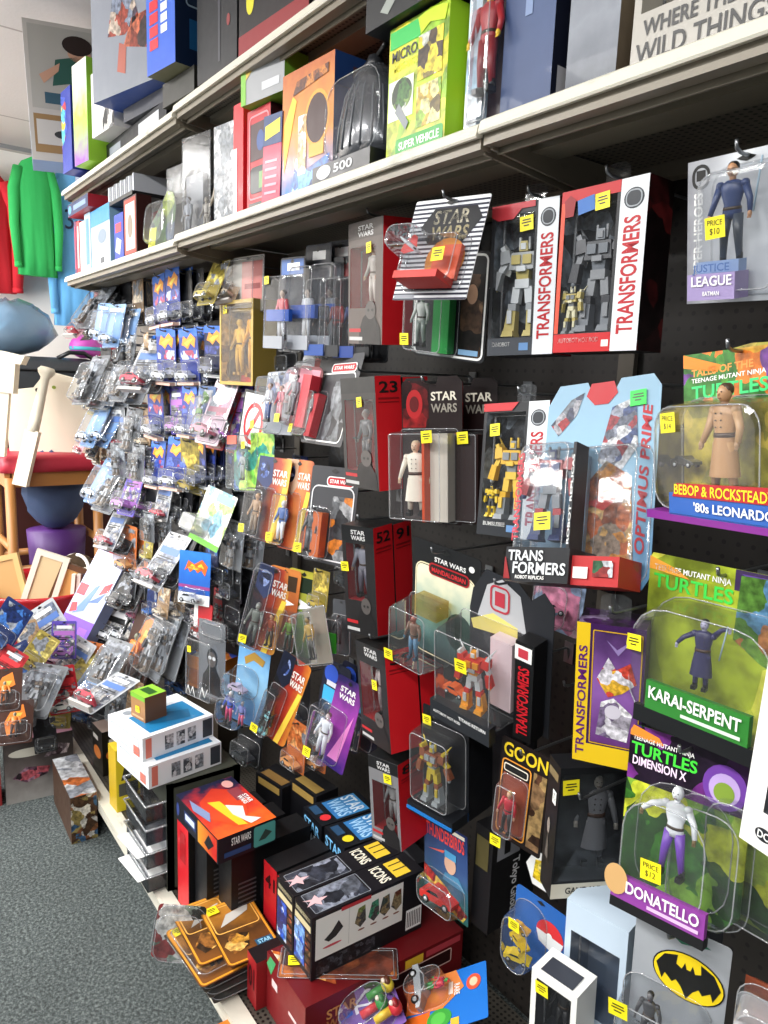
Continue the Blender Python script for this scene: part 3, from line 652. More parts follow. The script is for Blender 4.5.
# --- the red sided boxes, numbered on the spine
def red_box(key, num, label, fig, dark='#3b3230', win=(.08, .30, .78, .84), d=.055, dy=0, dx=0, sl=(.42, .85), top='#17181a', name='boxed_figure', group=None, logo=True):
    p = list(POSE[key]); 
    if dy: a = R(p[3]); p[0] += -math.sin(a) * dy + dx; p[1] += math.cos(a) * dy
    red = P('#cf1b24')
    pr = [('r', 0, .86, 1, 1, P(top), 0), ('p', [(.34, .0), (.36, .12), (.46, .22), (.60, .26), (.78, .24), (.94, .14), (.97, .0)], P('#1d1b1c'), 1), ('o', .68, .28, .15, .075, P('#55504e'), 2), ('o', .63, .28, .03, .012, INK, 3), ('o', .74, .28, .03, .012, INK, 3), ('r', .05, .03, .45, .06, P('#b9b9b9'), 2), ('r', .05, .10, .4, .13, P('#b3262c'), 2)]
    if logo: pr += [txt('STAR', .30, .925, .74, .965, P('#cfcfcf'), {'bold': .03}), txt('WARS', .30, .875, .74, .915, P('#cfcfcf'), {'bold': .03})]
    return carton(name, label, 'toy', p, d, P(dark), faces={'R': red, 'F': P(dark), 'T': P('#151515'), 'L': red},
        win=win, tray=P('#8f1d22'), pr={'F': pr, 'R': [txt(num, .14, .855, .86, .955, INK, {'bold': .06}), ('r', .1, .80, .9, .815, P('#8a1218'), 1), ('r', .1, .77, .9, .78, P('#8a1218'), 1)]},
        toys=[(fig, .42, win[1] + .01, d * .4, 0)], stick=[('F', *sl)], group=group)
red_box('b49', '49', 'red-sided figure box numbered 49 with a grey front, right under the shelf', doll(.125, '#b98d70', '#9b938c', '#b4aca4', '#888888'), '#5a504c', (.06, .30, .80, .80), .07, sl=(.62, .78), top='#4a413e')
red_box('b49', '50', 'red-sided figure box tucked behind the one numbered 49', doll(.12), '#3b3230', (.06, .30, .80, .80), .06, dy=.075)
red_box('b23', '23', 'red-sided figure box numbered 23, second of its column', doll(.125, '#9a8a84', '#56585c', '#3a3b40', '#8a8a8a', extra='gun'), '#2a2829', (.10, .16, .92, .80), .06, logo=False, sl=(.55, .78))
red_box('b23', '21', 'red-sided figure box behind the one numbered 23', doll(.12), '#2a2829', (.10, .16, .92, .80), .06, dy=.065)
red_box('b52', '52', 'red-sided figure box numbered 52, third of its column', doll(.13, '#b58f78', '#8d8f9c', '#5d5a68', '#1f1712'), '#232122', (.12, .32, .72, .84), .062, sl=(.06, .62))
red_box('b52', '91', 'red-sided figure box numbered 91 behind the one numbered 52', doll(.12), '#232122', (.12, .32, .72, .84), .062, dy=.067)
red_box('b_e', '59', 'red-sided figure box with a pink-lined window, below the one numbered 52', doll(.12, '#b7a8a4', '#a89a9a', '#85787a', '#999999'), '#1e1d1f', (.10, .24, .80, .80), .075, sl=(.60, .62))
red_box('b_e', '60', 'plain red-sided box behind the fourth box of the red column', doll(.12), '#1e1d1f', (.10, .24, .80, .80), .06, dy=.08)
red_box('b_f', '82', 'lowest red-sided box of the column, silver window with black lettering', doll(.10, '#aaaaaa', '#999999', '#888888', '#777777'), '#77777a', (.10, .16, .90, .72), .09, sl=(.65, .80), logo=True)

# --- robed figure card and its twin behind
def robed(dy, label):
    p = list(POSE['ep1']); p[0] += dy * .55; p[1] += dy
    red = art(('#5a0f12', '#8a1518', '#240708', '#120506'), 22)
    return card('carded_figure', label, 'toy', p, P('#18090a'), outline=[(.02, 0), (.98, 0), (1, .02), (1, .96), (.92, 1), (.62, 1), (.58, .95), (.42, .95), (.38, 1), (.08, 1), (0, .96), (0, .02)], 
        pr=[('r', .02, .66, .46, .98, red, 0), ('o', .22, .82, .14, .10, P('#a81c20'), 1), ('o', .22, .82, .08, .055, P('#5a0f12'), 2),
            txt('STAR', .50, .84, .92, .90, P('#d8d2c2'), {'bold': .04}), txt('WARS', .50, .76, .92, .82, P('#8f8a80'), {'bold': .04}), ('r', .60, .02, .98, .62, grad('#f3efe6', '#d98a2a', '#a81c20', 0, -.0, .07), 1), ('r', .02, .02, .60, .62, P('#3a3130'), 0)],
        hole=False, bub=(.0, .02, .92, .64, .055, .006), toys=[(doll(.145, '#d9b99c', '#e6dfcf', '#ddd5c3', '#dcc9a8', coat='#e9e2d2'), .38, .06, -.03, 15)],
        inner=[(.58, .03, .62, .62, -.05, -.003, P('#c9481c')), (.62, .03, .90, .62, -.03, -.003, P('#d9d3c6'))] if dy == 0 else [(.1, .03, .9, .62, -.05, -.003, P('#2a1412'))], stick=[(.70, .60, -.057, .024)])
robed(0, 'card with a white robed figure in a deep clear box, dark red oval above')
robed(.06, 'same dark red oval card hanging just behind the white robed figure')

# --- robot replica on the light blue card
p = POSE['optimus']
card('carded_robot', 'large light blue card with a blue and red robot in a wide shell', 'toy', p, grad('#3f76a3', '#8fb8d2', '#86a9c0', 2, 0, .3),
     outline=[(.06, 0), (.94, 0), (1, .06), (1, .94), (.93, 1), (.66, 1), (.60, .93), (.42, .93), (.36, 1), (.10, 1), (0, .90), (0, .05)],
     pr=[('p', [(.36, .93), (.40, .99), (.60, .99), (.64, .93), (.56, .88), (.44, .88)], P('#b3202a'), 1), ('p', [(.04, .80), (.22, .92), (.34, .95), (.28, .84), (.12, .74)], art(('#98222a', '#a0a0a8', '#3a3f56', '#6f757f'), 60), 1),
         ('p', [(.50, .60), (.60, .86), (.80, .90), (.84, .66), (.68, .52)], art(('#8a90a0', '#3a4a76', '#5a6070', '#93303a', '#c6c9ce'), 60), 1),
         ('p', [(.36, .05), (.40, .48), (.58, .60), (.80, .52), (.86, .10)], art(('#b97a2a', '#a9521a', '#c9a060', '#7a3a1a', '#8a7a6a'), 45), 1), ('p', [(.42, .40), (.80, .46), (.58, .36)], P('#b8302c'), 2),
         txt('OPTIMUS PRIME', .86, .16, .94, .86, P('#b02430'), {'rot': 90, 'bold': .04, 'shear': .2})], hole=False,
     bub=(.02, .03, .96, .66, .035, .02), bubs=[(.0, .05, .50, .66, .075, .014)], toys=[(robot(.14, '#9a1f28', '#1c2f60', '#6f757c', (28, 22)), .25, .19, -.045, 8), (robot(.05, '#b02a30', '#2b3f74', '#b9bfc6'), .42, .12, -.03, 0)],
     inner=[(.04, .16, .46, .62, -.012, -.004, P('#6f8fa8')), (-.01, -.01, .56, .15, -.078, -.004, P('#17191e')), (.56, -.01, .94, .12, -.07, -.004, P('#b32a2c')), (.50, .14, .525, .64, -.07, -.035, P('#2a2c30'))], stick=[(.82, .89, -.001, .024, None, 3, 3, P('#39d353')), (.30, .27, -.077, .026)])
o = D.objects.new('x', None) if 0 else None
root = [c for c in D.objects if c.name.startswith('carded_robot')][-1]; w, h = p[6], p[7]
F = Face((-w / 2, -.079, 0), (1, 0, 0), (0, 0, 1), w, h); q = MB()
q.ptext(F, 'TRANS', .02, .085, .34, .135, P('#d9dde1'), bold=.05); q.ptext(F, 'FORMERS', .07, .025, .54, .08, P('#d9dde1'), bold=.05); q.ptext(F, 'ROBOT REPLICAS', .10, .002, .36, .018, WHT)
q.ppoly(F, [(-.01, .0), (.05, .0), (.0, .10), (-.01, .10)], P('#8a1a1f'), 1)
F2 = Face((-w / 2, -.0715, 0), (1, 0, 0), (0, 0, 1), w, h); q.ptext(F2, 'ROBOT REPLICAS', .505, .17, .525, .58, WHT, rot=90); q.prect(F2, .58, .02, .70, .07, WHT, 1); q.prect(F2, .74, .03, .9, .10, art(('#2a5a3a', '#8a2a2a', '#c9cdd4'), 50), 1)
q.prect(Face((-w / 2, -.076, 0), (1, 0, 0), (0, 0, 1), w, h), .03, .18, .10, .62, P('#b02430'), 0) if 0 else None
q.ptext(Face((-w / 2, -.0762, 0), (1, 0, 0), (0, 0, 1), w, h), 'TRANSFORMERS', .025, .18, .085, .60, P('#c8404c'), rot=90, bold=.04)
q.build('lettering', root)

# --- turtle line cards
TG = ('#7fae3a', '#3d7a2a', '#c9d13a', '#2a4f22', '#a9c34a'); LIME = art(TG, 18, .9)
def turtle_head(L, logo, extra=()):
    return L
card('carded_figure', 'card with a tan coated figure and purple base at the right edge', 'toy', POSE['leo'], art(('#9a9438', '#b9a83a', '#6a7a30', '#c7b24a'), 14, .8),
     outline=[(.0, 0), (1, 0), (1, .98), (.6, 1), (.3, .97), (.0, .98)], hole=False,
     pr=[('r', 0, .70, 1, .98, art(('#e07a2a', '#4f9a35', '#6d3f8a', '#3c7d32', '#d8a33a'), 22, .9), 0), ('p', [(0, .98), (.35, .90), (.32, .86), (0, .90)], P('#e8892f'), 1), txt('TALES OF THE', .08, .855, .62, .90, P('#f0a050'), {'skew': .03}), txt('TEENAGE MUTANT NINJA', .08, .81, .72, .845, WHT, {'skew': .03}),
         txt('TURTLES', .08, .72, .74, .80, P('#43d67c'), {'bold': .06, 'skew': .03}), ('r', 0, 0, 1, .07, P('#8a2a8f'), 1)],
     bub=(.0, .04, .98, .70, .055, .03), toys=[(doll(.135, '#c0906a', '#b98f62', '#b98f62', '#4a3a2a', coat='#b88a5c', glove='#a8825c', head=1.1, headcol='#b98f6a', spread=.9), .55, .14, -.03, 0), (car(.04, '#222222'), .14, .30, -.02, 0)],
     inner=[(.22, .04, 1.2, .17, -.06, -.05, P('#2f5fb0')), (-.01, .0, 1.2, .05, -.06, -.003, P('#7f2a8a'))], stick=[(.20, .58, -.057, .026, 'PRICE|$14')])
root = [c for c in D.objects if c.name.startswith('carded_figure')][-1]; w, h = POSE['leo'][6:8]; F = Face((-w / 2, -.061, 0), (1, 0, 0), (0, 0, 1), w, h); q = MB()
q.ppoly(F, [(.26, .15), (1.15, .16), (1.15, .25), (.30, .23)], P('#b3262c'), 0); q.ptext(F, 'BEBOP & ROCKSTEADY', .28, .165, 1.1, .225, P('#f4e02a'), l=1, bold=.04); q.ptext(F, "'80s LEONARDO", .46, .075, 1.1, .13, WHT); q.build('lettering', root)

KP = (-.458, .86, 1.158, -2, 0, -2, .20, .215)
card('carded_figure', 'lime card with a slim dark armoured figure, green arrow name plate and purple-green header', 'toy', KP, art(('#b9c23a', '#a3b32f', '#cfd04a', '#8fa02f'), 9, .6), outline=[(0, 0), (1, 0), (1, 1), (.02, 1), (0, .97)], hole=False,
     pr=[('p', [(.0, .98), (.20, .93), (.30, .88), (.0, .90)], P('#e09a3a'), 1), ('r', .60, .88, 1, 1, P('#3a2a4f'), 0), txt('TEENAGE MUTANT NINJA', .04, .89, .58, .935, WHT, {'bold': .03}), txt('TURTLES', .04, .79, .60, .88, P('#43c94a'), {'bold': .07}), 
         ('p', [(.62, .60), (.64, .97), (.86, .98), (.98, .70), (.98, .45), (.8, .5)], art(('#6f9a3a', '#c9a94a', '#4f7a2f', '#b97a4a', '#5a8ab0'), 30, .8), 2), ('p', [(.64, .98), (.90, .98), (.82, .90)], P('#5b3f8a'), 1)],
     bub=(.06, .02, 1.05, .76, .055, .05), toys=[(doll(.088, '#a9a6c0', '#33305c', '#3b3766', '#15131f', coat='#2f2c55', arms=(60, 140), extra='sword', spread=.3), .52, .30, -.03, 15)],
     inner=[(.24, .13, .92, .30, -.058, -.05, P('#2f7a30')), (.16, .03, .98, .13, -.058, -.05, P('#16181a'))], stick=[(.13, .50, -.057, .022)])
root = [c for c in D.objects if c.name.startswith('carded_figure')][-1]; w, h = KP[6:8]; F = Face((-w / 2, -.059, 0), (1, 0, 0), (0, 0, 1), w, h); q = MB()
q.ptext(F, 'KARAI-SERPENT', .27, .20, .88, .275, WHT, l=2, bold=.03); q.prect(F, .5, .155, .88, .175, P('#cfe6cf'), 1); q.ptext(F, 'AGES 4+', .30, .265, .40, .285, WHT, l=2) if 0 else None; q.build('lettering', root)

card('carded_figure', 'green card with a white and purple figure in a bulging bubble', 'toy', POSE['don'], LIME,
     outline=[(.06, 0), (.9, 0), (1, .1), (1, .94), (.9, 1), (0, 1), (0, .08)], hole=False,
     pr=[('r', 0, .66, 1, 1, art(('#31143d', '#6b2a7a', '#1c1022', '#43206a'), 16, .9), 0), ('p', [(.0, 1), (.25, .96), (.3, .92), (0, .93)], P('#e8892f'), 1), txt('TEENAGE MUTANT NINJA', .03, .90, .55, .935, WHT, {'bold': .03}), txt('TURTLES', .02, .82, .58, .895, P('#45d63f'), {'bold': .07}), txt('DIMENSION X', .04, .755, .50, .81, P('#f0d7f2'), {'bold': .04}),
         ('o', .80, .80, .17, .13, P('#6d3d9c'), 2), ('o', .80, .79, .12, .09, P('#b9a0d6'), 3), ('o', .80, .77, .08, .06, P('#7f9a3a'), 4)],
     bub=(.15, .03, .88, .70, .06, .04), bubs=[(.45, .0, 1.04, .70, .028, .03)], toys=[(doll(.112, '#8a7a4a', '#dfe2e6', '#6f3fae', None, coat=None, glove='#6f5a34', head=1.1, headcol='#c9cdd2', spread=.9, arms=(70, 30)), .54, .25, -.035, 0)],
     inner=[(.15, .06, .90, .20, -.064, -.056, P('#8a3f96')), (.15, .0, .90, .06, -.064, -.05, P('#1c1c1e'))], stick=[(.46, .30, -.062, .026, 'PRICE|$12')])
root = [c for c in D.objects if c.name.startswith('carded_figure')][-1]; w, h = POSE['don'][6:8]; F = Face((-w / 2, -.0645, 0), (1, 0, 0), (0, 0, 1), w, h); q = MB()
q.ptext(F, 'DONATELLO', .28, .115, .86, .185, WHT, l=2, bold=.03); q.prect(F, .46, .08, .86, .10, P('#dcb9e0'), 1); q.poval(F, .19, .17, .10, .09, P('#c9a06a'), 1); q.build('lettering', root)
card('carded_figure', 'green and purple card half hidden behind the white and purple figure pack', 'toy', (POSE['don'][0] + .09, POSE['don'][1] + .05, POSE['don'][2] + .0, 0, 0, -3, .17, .24), LIME, hole=False, pr=[('r', 0, .7, 1, 1, art(('#31143d', '#6b2a7a', '#4f9a35'), 16, .9), 0)], bub=(.1, .05, .9, .7, .04, .03))

# --- tall grey and clear packs, middle column
card('carded_figure', 'black card with a cream and teal scene behind a deep clear box', 'toy', POSE['mando'], P('#1b1c1e'), rad=.008, hole=True,
     pr=[('ring', .05, .04, .95, .82, .003, P('#e9dfb9'), 1, .02), ('r', .07, .06, .93, .80, grad('#3a5a5a', '#7fa8a2', '#efe9c9', 2, .02, .2), 0, .015), ('r', .26, .74, .86, .84, P('#a8242a'), 3, .01), ('r', .28, .752, .84, .828, INK, 4, .008), txt('MANDALORIAN', .31, .768, .81, .808, P('#d8343a'), {'l': 5, 'bold': .03}), txt('STAR WARS', .34, .855, .80, .895, WHT, {'bold': .02}), ('o', .88, .90, .04, .025, WHT, 1), ('o', .74, .34, .2, .16, P('#26413c'), 1)],
     bub=(-.02, .0, .60, .52, .07, .014), toys=[(doll(.095, '#a05a4a', '#7a5a4a', '#5a86a8', '#6a3028', shoe='#3a4f66', glove='#4f7f9a'), .26, .05, -.04, 0)], inner=[(.24, .46, .62, .60, -.045, -.01, AMBER)], stick=[(.04, .08, -.072, .024)])
p = POSE['tfclear']; 
card('carded_robot', 'deep clear pack with an orange and red robot and black spine', 'toy', p, P('#2a2c31'), outline=[(0, 0), (1, 0), (1, .90), (.88, .98), (.74, .90), (.6, .98), (.2, 1), (.04, .84), (0, .7)], hole=False,
     pr=[('p', [(.1, .66), (.22, .90), (.40, .97), (.62, .90), (.70, .66)], P('#b9bbbf'), 0), ('ring', .26, .74, .50, .92, .004, P('#b93a48'), 2, .012), ('r', .32, .78, .44, .88, P('#b93a48'), 2), ('p', [(.02, .62), (.3, .72), (.60, .68), (.6, .60), (.05, .56)], P('#e6d77a'), 1)],
     bub=(-.10, .03, .66, .66, .085, .010), toys=[(robot(.125, '#d4362c', '#f0a22a', '#cfd2d4', (16, 24)), .32, .12, -.055, 10), (car(.05, '#e0622a'), .06, .14, -.05, 0)],
     inner=[(-.11, .0, .66, .13, -.088, -.07, P('#25282d')), (.74, .02, .95, .70, -.040, -.004, P('#141416')), (.40, .14, .66, .62, -.03, -.004, P('#e2cdd2'))], stick=[(.30, .48, -.087, .026)])
root = [c for c in D.objects if c.name.startswith('carded_robot')][-1]; w, h = p[6:8]; F = Face((-w / 2, -.0885, 0), (1, 0, 0), (0, 0, 1), w, h); q = MB()
q.ptext(F, 'TITANS RETURN', .28, .085, .62, .11, WHT, skew=.0); q.ptext(F, 'AUTOBOT HOT ROD', -.06, .05, .3, .07, WHT); F = Face((-w / 2, -.0405, 0), (1, 0, 0), (0, 0, 1), w, h); q.ptext(F, 'TRANSFORMERS', .78, .06, .91, .54, P('#d3202c'), rot=90, bold=.05); q.prect(F, .74, .58, .93, .68, WHT, 1); q.prect(F, .78, .60, .89, .66, P('#c43a48'), 2); q.build('lettering', root)
card('carded_figure', 'small pink toy pack peeping out behind the silver pointed card', 'toy', (POSE['tfclear'][0] + .045, 1.0, POSE['tfclear'][2] + .17, 6, 0, 4, .10, .12), art(('#d98aa8', '#e8c1cf', '#a9bfe0'), 18), bub=(.1, .1, .9, .8, .03, .015), toys=[(car(.05, '#e08aa8'), .5, .3, -.015, 30)])
# purple boxed robot, corner towards the aisle
p = POSE['tfpurple']
carton('boxed_robot', 'purple and yellow robot box standing corner-on, beside the lime card', 'toy', (p[0], p[1], p[2], 28, 3, -2, .088, .20), .06, P('#3d1750'),
     faces={'F': P('#3b1850'), 'L': art(('#2a1238', '#4a2260', '#8a7a9a', '#1a0c22'), 22), 'T': art(('#3a1a4a', '#7a6a8a', '#1a1020'), 40)},
     pr={'F': [('r', 0, 0, .20, 1, P('#e8c21f'), 0), txt('TRANSFORMERS', .04, .05, .17, .84, P('#5a1c6a'), {'rot': 90, 'bold': .05}), ('r', .20, 0, 1, .14, P('#e8c21f'), 1), ('ring', .24, .15, .96, .96, .0015, P('#cfa41f'), 1, .002),
              ('r', .26, .16, .94, .95, grad('#5a2a6a', '#8a5aa6', '#2a1440', 2, .02, .2), 0), ('p', [(.32, .62), (.48, .78), (.60, .70), (.80, .76), (.90, .62), (.70, .54), (.5, .5)], art(('#e6e2ea', '#c9c3cf', '#d04a3a', '#e8b53a'), 50), 2),
              ('p', [(.34, .22), (.40, .46), (.58, .50), (.86, .40), (.80, .20)], art(('#d9d6de', '#a9a3b0', '#f0eef2', '#7a6a8a'), 50), 2), ('o', .58, .40, .12, .05, P('#cfcad6'), 3), ('p', [(.44, .90), (.6, .84), (.82, .92), (.62, .80)], P('#8f7ab0'), 2)],
         'L': [('r', .55, .1, .95, .32, P('#e8c21f'), 1), ('o', .5, .55, .35, .22, SILV, 1)]}, stick=[('L', .5, .90, .022)], tab=True)

card('carded_figure', 'black box-shaped pack with an armoured brown and silver figure and a blue stripe base', 'toy', POSE['legend'], P('#14161b'), rad=.004, hole=False,
     pr=[txt('LEGENDS', .30, .92, .68, .955, WHT, {'bold': .02}), ('r', 0, .0, 1, .09, P('#1a5fa0'), 1), txt('SERIES', .10, .03, .4, .06, WHT, {})], bub=(.02, .11, .92, .84, .05, .012), toys=[(robot(.125, '#8a4a2a', '#9aa0a3', '#c9b12f', (24, 60)), .46, .16, -.03, 0)],
     inner=[(.0, .0, 1, .10, -.05, -.002, P('#15171c')), (.0, .02, 1, .05, -.052, -.049, P('#1c6fb8')), (.95, .0, 1.0, 1, 0.004, .075, P('#121317'))], stick=[(.12, .86, -.003, .022)])
carton('boxed_figure', 'plain black figure box behind the blue striped pack', 'toy', (POSE['legend'][0] + .04, POSE['legend'][1] + .11, POSE['legend'][2] + .0, 8, 2, 0, .10, .22), .05, P('#121317'), pr={'R': [('r', .2, .3, .8, .7, P('#2a2c33'), 0)]})
card('carded_figure', 'black card with yellow lettering and a small red jacketed figure framed in orange', 'toy', (POSE['goon'][0], POSE['goon'][1] - .02, POSE['goon'][2] - .005, *POSE['goon'][3:6], .098, .195), P('#1d1413'), rad=.005, hole=False,
     pr=[('p', [(-.0, .84), (.1, .97), (.9, .97), (1, .84)], P('#1a1010'), 0), txt('THE GOON', .04, .84, .96, .965, P('#f0cf2a'), {'bold': .06}) if 0 else txt('GOON', .06, .83, .95, .965, P('#f0cf2a'), {'bold': .06}), ('ring', .05, .05, .66, .80, .0025, P('#e89a3a'), 1, .008), ('r', .10, .68, .60, .76, P('#e8e2d2'), 2, .004), ('r', .12, .69, .58, .75, INK, 3, .003),
         ('r', .70, .05, .96, .80, art(('#8a6a4a', '#5a3a2a', '#3a2418', '#a98a5a'), 28), 1), ('r', .10, .08, .62, .66, P('#8a4434'), 0)],
     bub=(.10, .10, .60, .64, .03, .010), toys=[(doll(.082, '#d9a98a', '#c42a3a', '#2a2224', '#c9a04a'), .36, .13, -.015, 0)], stick=[(.28, .07, -.031, .022)])
p = POSE['gandalf']
carton('boxed_figure', 'large smoky windowed black box with a grey robed wizard-like figure', 'toy', (-.635, .90, .795, 62, 0, 0, .13, .22), .045, P('#17181b'), faces={'L': art(('#17181b', '#26282c', '#0e0f11'), 14), 'F': P('#17181b')},
     win=(.02, .13, .97, .95), tray=art(('#1c1d20', '#303236', '#44474b'), 12), film=CLEARW, pr={'F': [('r', 0, 0, 1, .115, P('#cfc9b8'), 0), txt('GANDALF', .18, .035, .62, .085, INK, {'bold': .02})], 'L': [('r', .55, .70, .85, .80, WHT, 1), ('r', .1, .88, .9, .94, P('#7a6a4a'), 1), txt('WETA', .6, .72, .8, .78, INK, {}), ('o', .4, .5, .12, .06, P('#8a8078'), 1), ('p', [(.25, .25), (.4, .45), (.55, .25)], P('#5a544e'), 1)]},
     toys=[(doll(.155, '#9a948c', '#75767a', '#6a6b70', '#b9b8b4', coat='#6f7075'), .62, .14, .04, -10)], stick=[('F', .14, .86, .026, None, 4, 3)])
card('carded_figure', 'blue comic card with a red title and a capped pilot picture', 'toy', POSE['thunder'], grad('#2a6a5a', '#3a5a8a', '#1f2f6a', 2, .0, .2), rad=.002, hole=True,
     pr=[txt('THUNDERBIRDS', .06, .78, .94, .93, P('#f0504a'), {'bold': .05}), ('r', .62, .94, .95, .98, P('#e9e4d0'), 1), ('o', .62, .58, .13, .11, P('#e0b49a'), 2), ('r', .50, .64, .76, .72, P('#4f9fd0'), 3), ('p', [(.50, .46), (.44, .36), (.95, .36), (.80, .48)], P('#4a8ab0'), 1), ('p', [(.1, .62), (.5, .70), (.46, .66)], P('#e86a5a'), 1),
         ('p', [(.0, .42), (.5, .30), (1, .12), (.9, .02), (.3, .10), (0, .28)], art(('#d8342a', '#e8a13a', '#8a1f1f', '#f0d35a'), 30, .8), 2)],
     bub=(.04, .04, .92, .40, .035, .02), toys=[(car(.09, '#c8302a'), .5, .12, -.016, 8)])
carton('manga_box_set', 'tall black box lettered in silver up its side, right of the blue comic card', 'box', (-.985, 1.02, .445, 2, 0, 0, .05, .235), .14, P('#131316'), faces={'T': P('#1b1b1f')},
     pr={'R': [('r', .10, .70, .60, .93, P('#8f9096'), 1), ('r', .25, .74, .38, .88, P('#1a1a1c'), 2), txt('Tokyo Ghoul', .42, .10, .62, .66, P('#e2e2e4'), {'rot': -90, 'bold': .02})], 'F': [('r', .1, .6, .8, .9, P('#5a5230'), 1)]})
card('carded_toys', 'clear shell of small yellow toys on a blue and red ball card', 'toy', (-.79, .98, .50, 5, 4, 2, .115, .165), P('#2a62b0'), rad=.01,
     pr=[('o', .70, .62, .26, .18, P('#d8343a'), 1), ('p', [(.44, .62), (.96, .62), (.9, .48), (.7, .44), (.5, .48)], P('#eceef0'), 2), ('o', .7, .62, .05, .035, WHT, 3)], bub=(.02, .10, .62, .86, .05, .03), toys=[(car(.05, '#f0cf2a'), .3, .2, -.03, 20), (car(.045, '#e8c21f'), .32, .42, -.03, -20), (car(.04, '#d8a32a'), .3, .60, -.03, 10)], stick=[(.34, .78, -.052, .024)])
card('carded_toys', 'small white hexagonal card printed with yellow, above the clear shell of yellow toys', 'toy', (-.815, 1.0, .655, 5, 0, 0, .07, .07), WHT, outline=[(.25, 0), (.75, 0), (1, .5), (.75, 1), (.25, 1), (0, .5)], pr=[('p', [(.25, .2), (.7, .15), (.85, .5), (.6, .85), (.3, .75)], art(('#f0cf2a', '#e8b51f', '#d8863a', '#f6e27a'), 50), 1)], hole=False)
# bottom right corner
card('carded_figure', 'grey card with a black bat in a yellow oval emblem and a clear bubble below', 'toy', POSE['bat'], grad('#8f949b', '#b4b8bd', None, 2, 0, .2), rad=.006, hole=True,
     pr=[('o', .60, .60, .38, .20, INK, 1, 28), ('o', .60, .60, .365, .19, P('#f2d31f'), 2, 28), ('p', [(.26, .62), (.34, .72), (.48, .76), (.47, .68), (.53, .66), (.56, .72), (.58, .67), (.62, .67), (.64, .72), (.67, .66), (.73, .68), (.72, .76), (.86, .72), (.94, .62), (.87, .50), (.84, .56), (.76, .51), (.72, .545), (.66, .50), (.60, .42), (.54, .50), (.48, .545), (.44, .51), (.36, .56), (.33, .50)], INK, 3),
         ('p', [(.30, .94), (.5, .99), (.8, .92), (.5, .86)], P('#2f6a52'), 1)],
     bub=(-.05, .0, .86, .42, .055, .02), toys=[(doll(.075, '#5a5a5e', '#3a3b40', '#33343a', '#222222'), .3, .03, -.03, 0)], stick=[(-.02 + .06, .36, -.057, .024)])
# ------------------------------------------------------------------ packs hung in the middle of the board
def fire(key, label, fig, tone=('#1a1420', '#a8402c', '#e8b24a'), logo='#e8e6e0', head='#27345f', car_=None, bub=(.02, .03, .66, .62, .04, .012)):
    p = POSE[key]
    return card('carded_figure', label, 'toy', p, grad(tone[0], tone[1], tone[2], 0, -.03, .07), rad=.012, hole=True,
         pr=[('p', [(.0, 1), (.45, 1), (.50, .70), (.34, .60), (.0, .72)], P(head), 0), ('o', .22, .84, .16, .10, art((head, '#4a63a8', '#8fa3d8', '#1a2240'), 50), 1),
             txt('STAR', .50, .78, .94, .86, P(logo), {'bold': .04}), txt('WARS', .50, .68, .94, .76, P(logo), {'bold': .04}), ('p', [(.60, 0), (.78, 0), (1, .66), (.86, .66)], P('#f6d24a'), 1)],
         bub=bub, toys=[(car_ or fig, .34, .07, -.022, 0)], stick=[(.16, .12, -bub[4] - .002, .024)])
fire('fire_a', 'flame coloured card with a blue oval and a tan figure, upper left', doll(.11, '#c9a07a', '#a08060', '#7a6650', '#8a6a3a'))
fire('fire_b', 'flame coloured card with a blue and white figure, upper right', doll(.11, '#dfe3ea', '#4a6aa8', '#dfe3ea', '#dddddd'), tone=('#c9481c', '#d9824a', '#8a2a1c'), head='#c9a58a')
fire('fire_c', 'flame coloured card in a wide creased clear sleeve, leaning, with a grey figure', doll(.12, '#9aa09a', '#6a706a', '#565c58', '#888888'), bub=(-.05, .0, .62, .98, .03, .012))
for k, (dx, t) in enumerate(((.045, ('#3a2a1a', '#8a3a1c', '#c97a3a')), (.095, ('#1a2a1a', '#5a7a2a', '#b8b03a')))):
    p = POSE['fire_c']; card('carded_figure', ('brown toned card', 'olive toned card')[k] + ' with white chevrons, hanging behind the creased flame coloured card', 'toy', (p[0] + dx, p[1] + .035 + .03 * k, p[2] + .005, p[3] - 8, p[4], p[5] - 8, .105, .235), grad(t[0], t[1], t[2], 2, 0, .22), rad=.012,
         pr=[('p', [(.3, .52), (.9, .60), (.3, .68), (.5, .60)], WHT, 1), ('r', .3, .74, .9, .92, P(t[0]), 0)], bub=(.05, .03, .7, .5, .035, .012), toys=[(doll(.09, '#c9a07a', t[1], t[0]), .36, .06, -.018, 0)])
fire('fire_d', 'black and orange card with a blue head medallion, leaning over the low clear packs', robot(.07, '#2a2c30', '#8fd0d8', '#444444'), tone=('#0e0f14', '#a8301c', '#f0a53a'), head='#14192c', bub=(.02, .03, .52, .60, .04, .008))
p = POSE['purple']
card('carded_figure', 'purple galaxy card with white lettering, leaning, lowest of the middle packs', 'toy', p, grad('#3a1f7a', '#a03fa8', '#2a1f5a', 2, 0, .22), rad=.006, pr=[txt('STAR', .20, .84, .80, .90, WHT, {'bold': .05}), txt('WARS', .20, .76, .80, .82, WHT, {'bold': .05}), ('p', [(.3, .1), (.9, .65), (.7, .1)], P('#e88ad0'), 1)],
     bub=(-.25, .04, .66, .62, .045, .012), toys=[(doll(.11, '#e8d8d8', '#d8dce4', '#c9ccd4', '#7a5a4a'), .22, .10, -.022, 0)], stick=[(.0, .14, -.047, .024)])
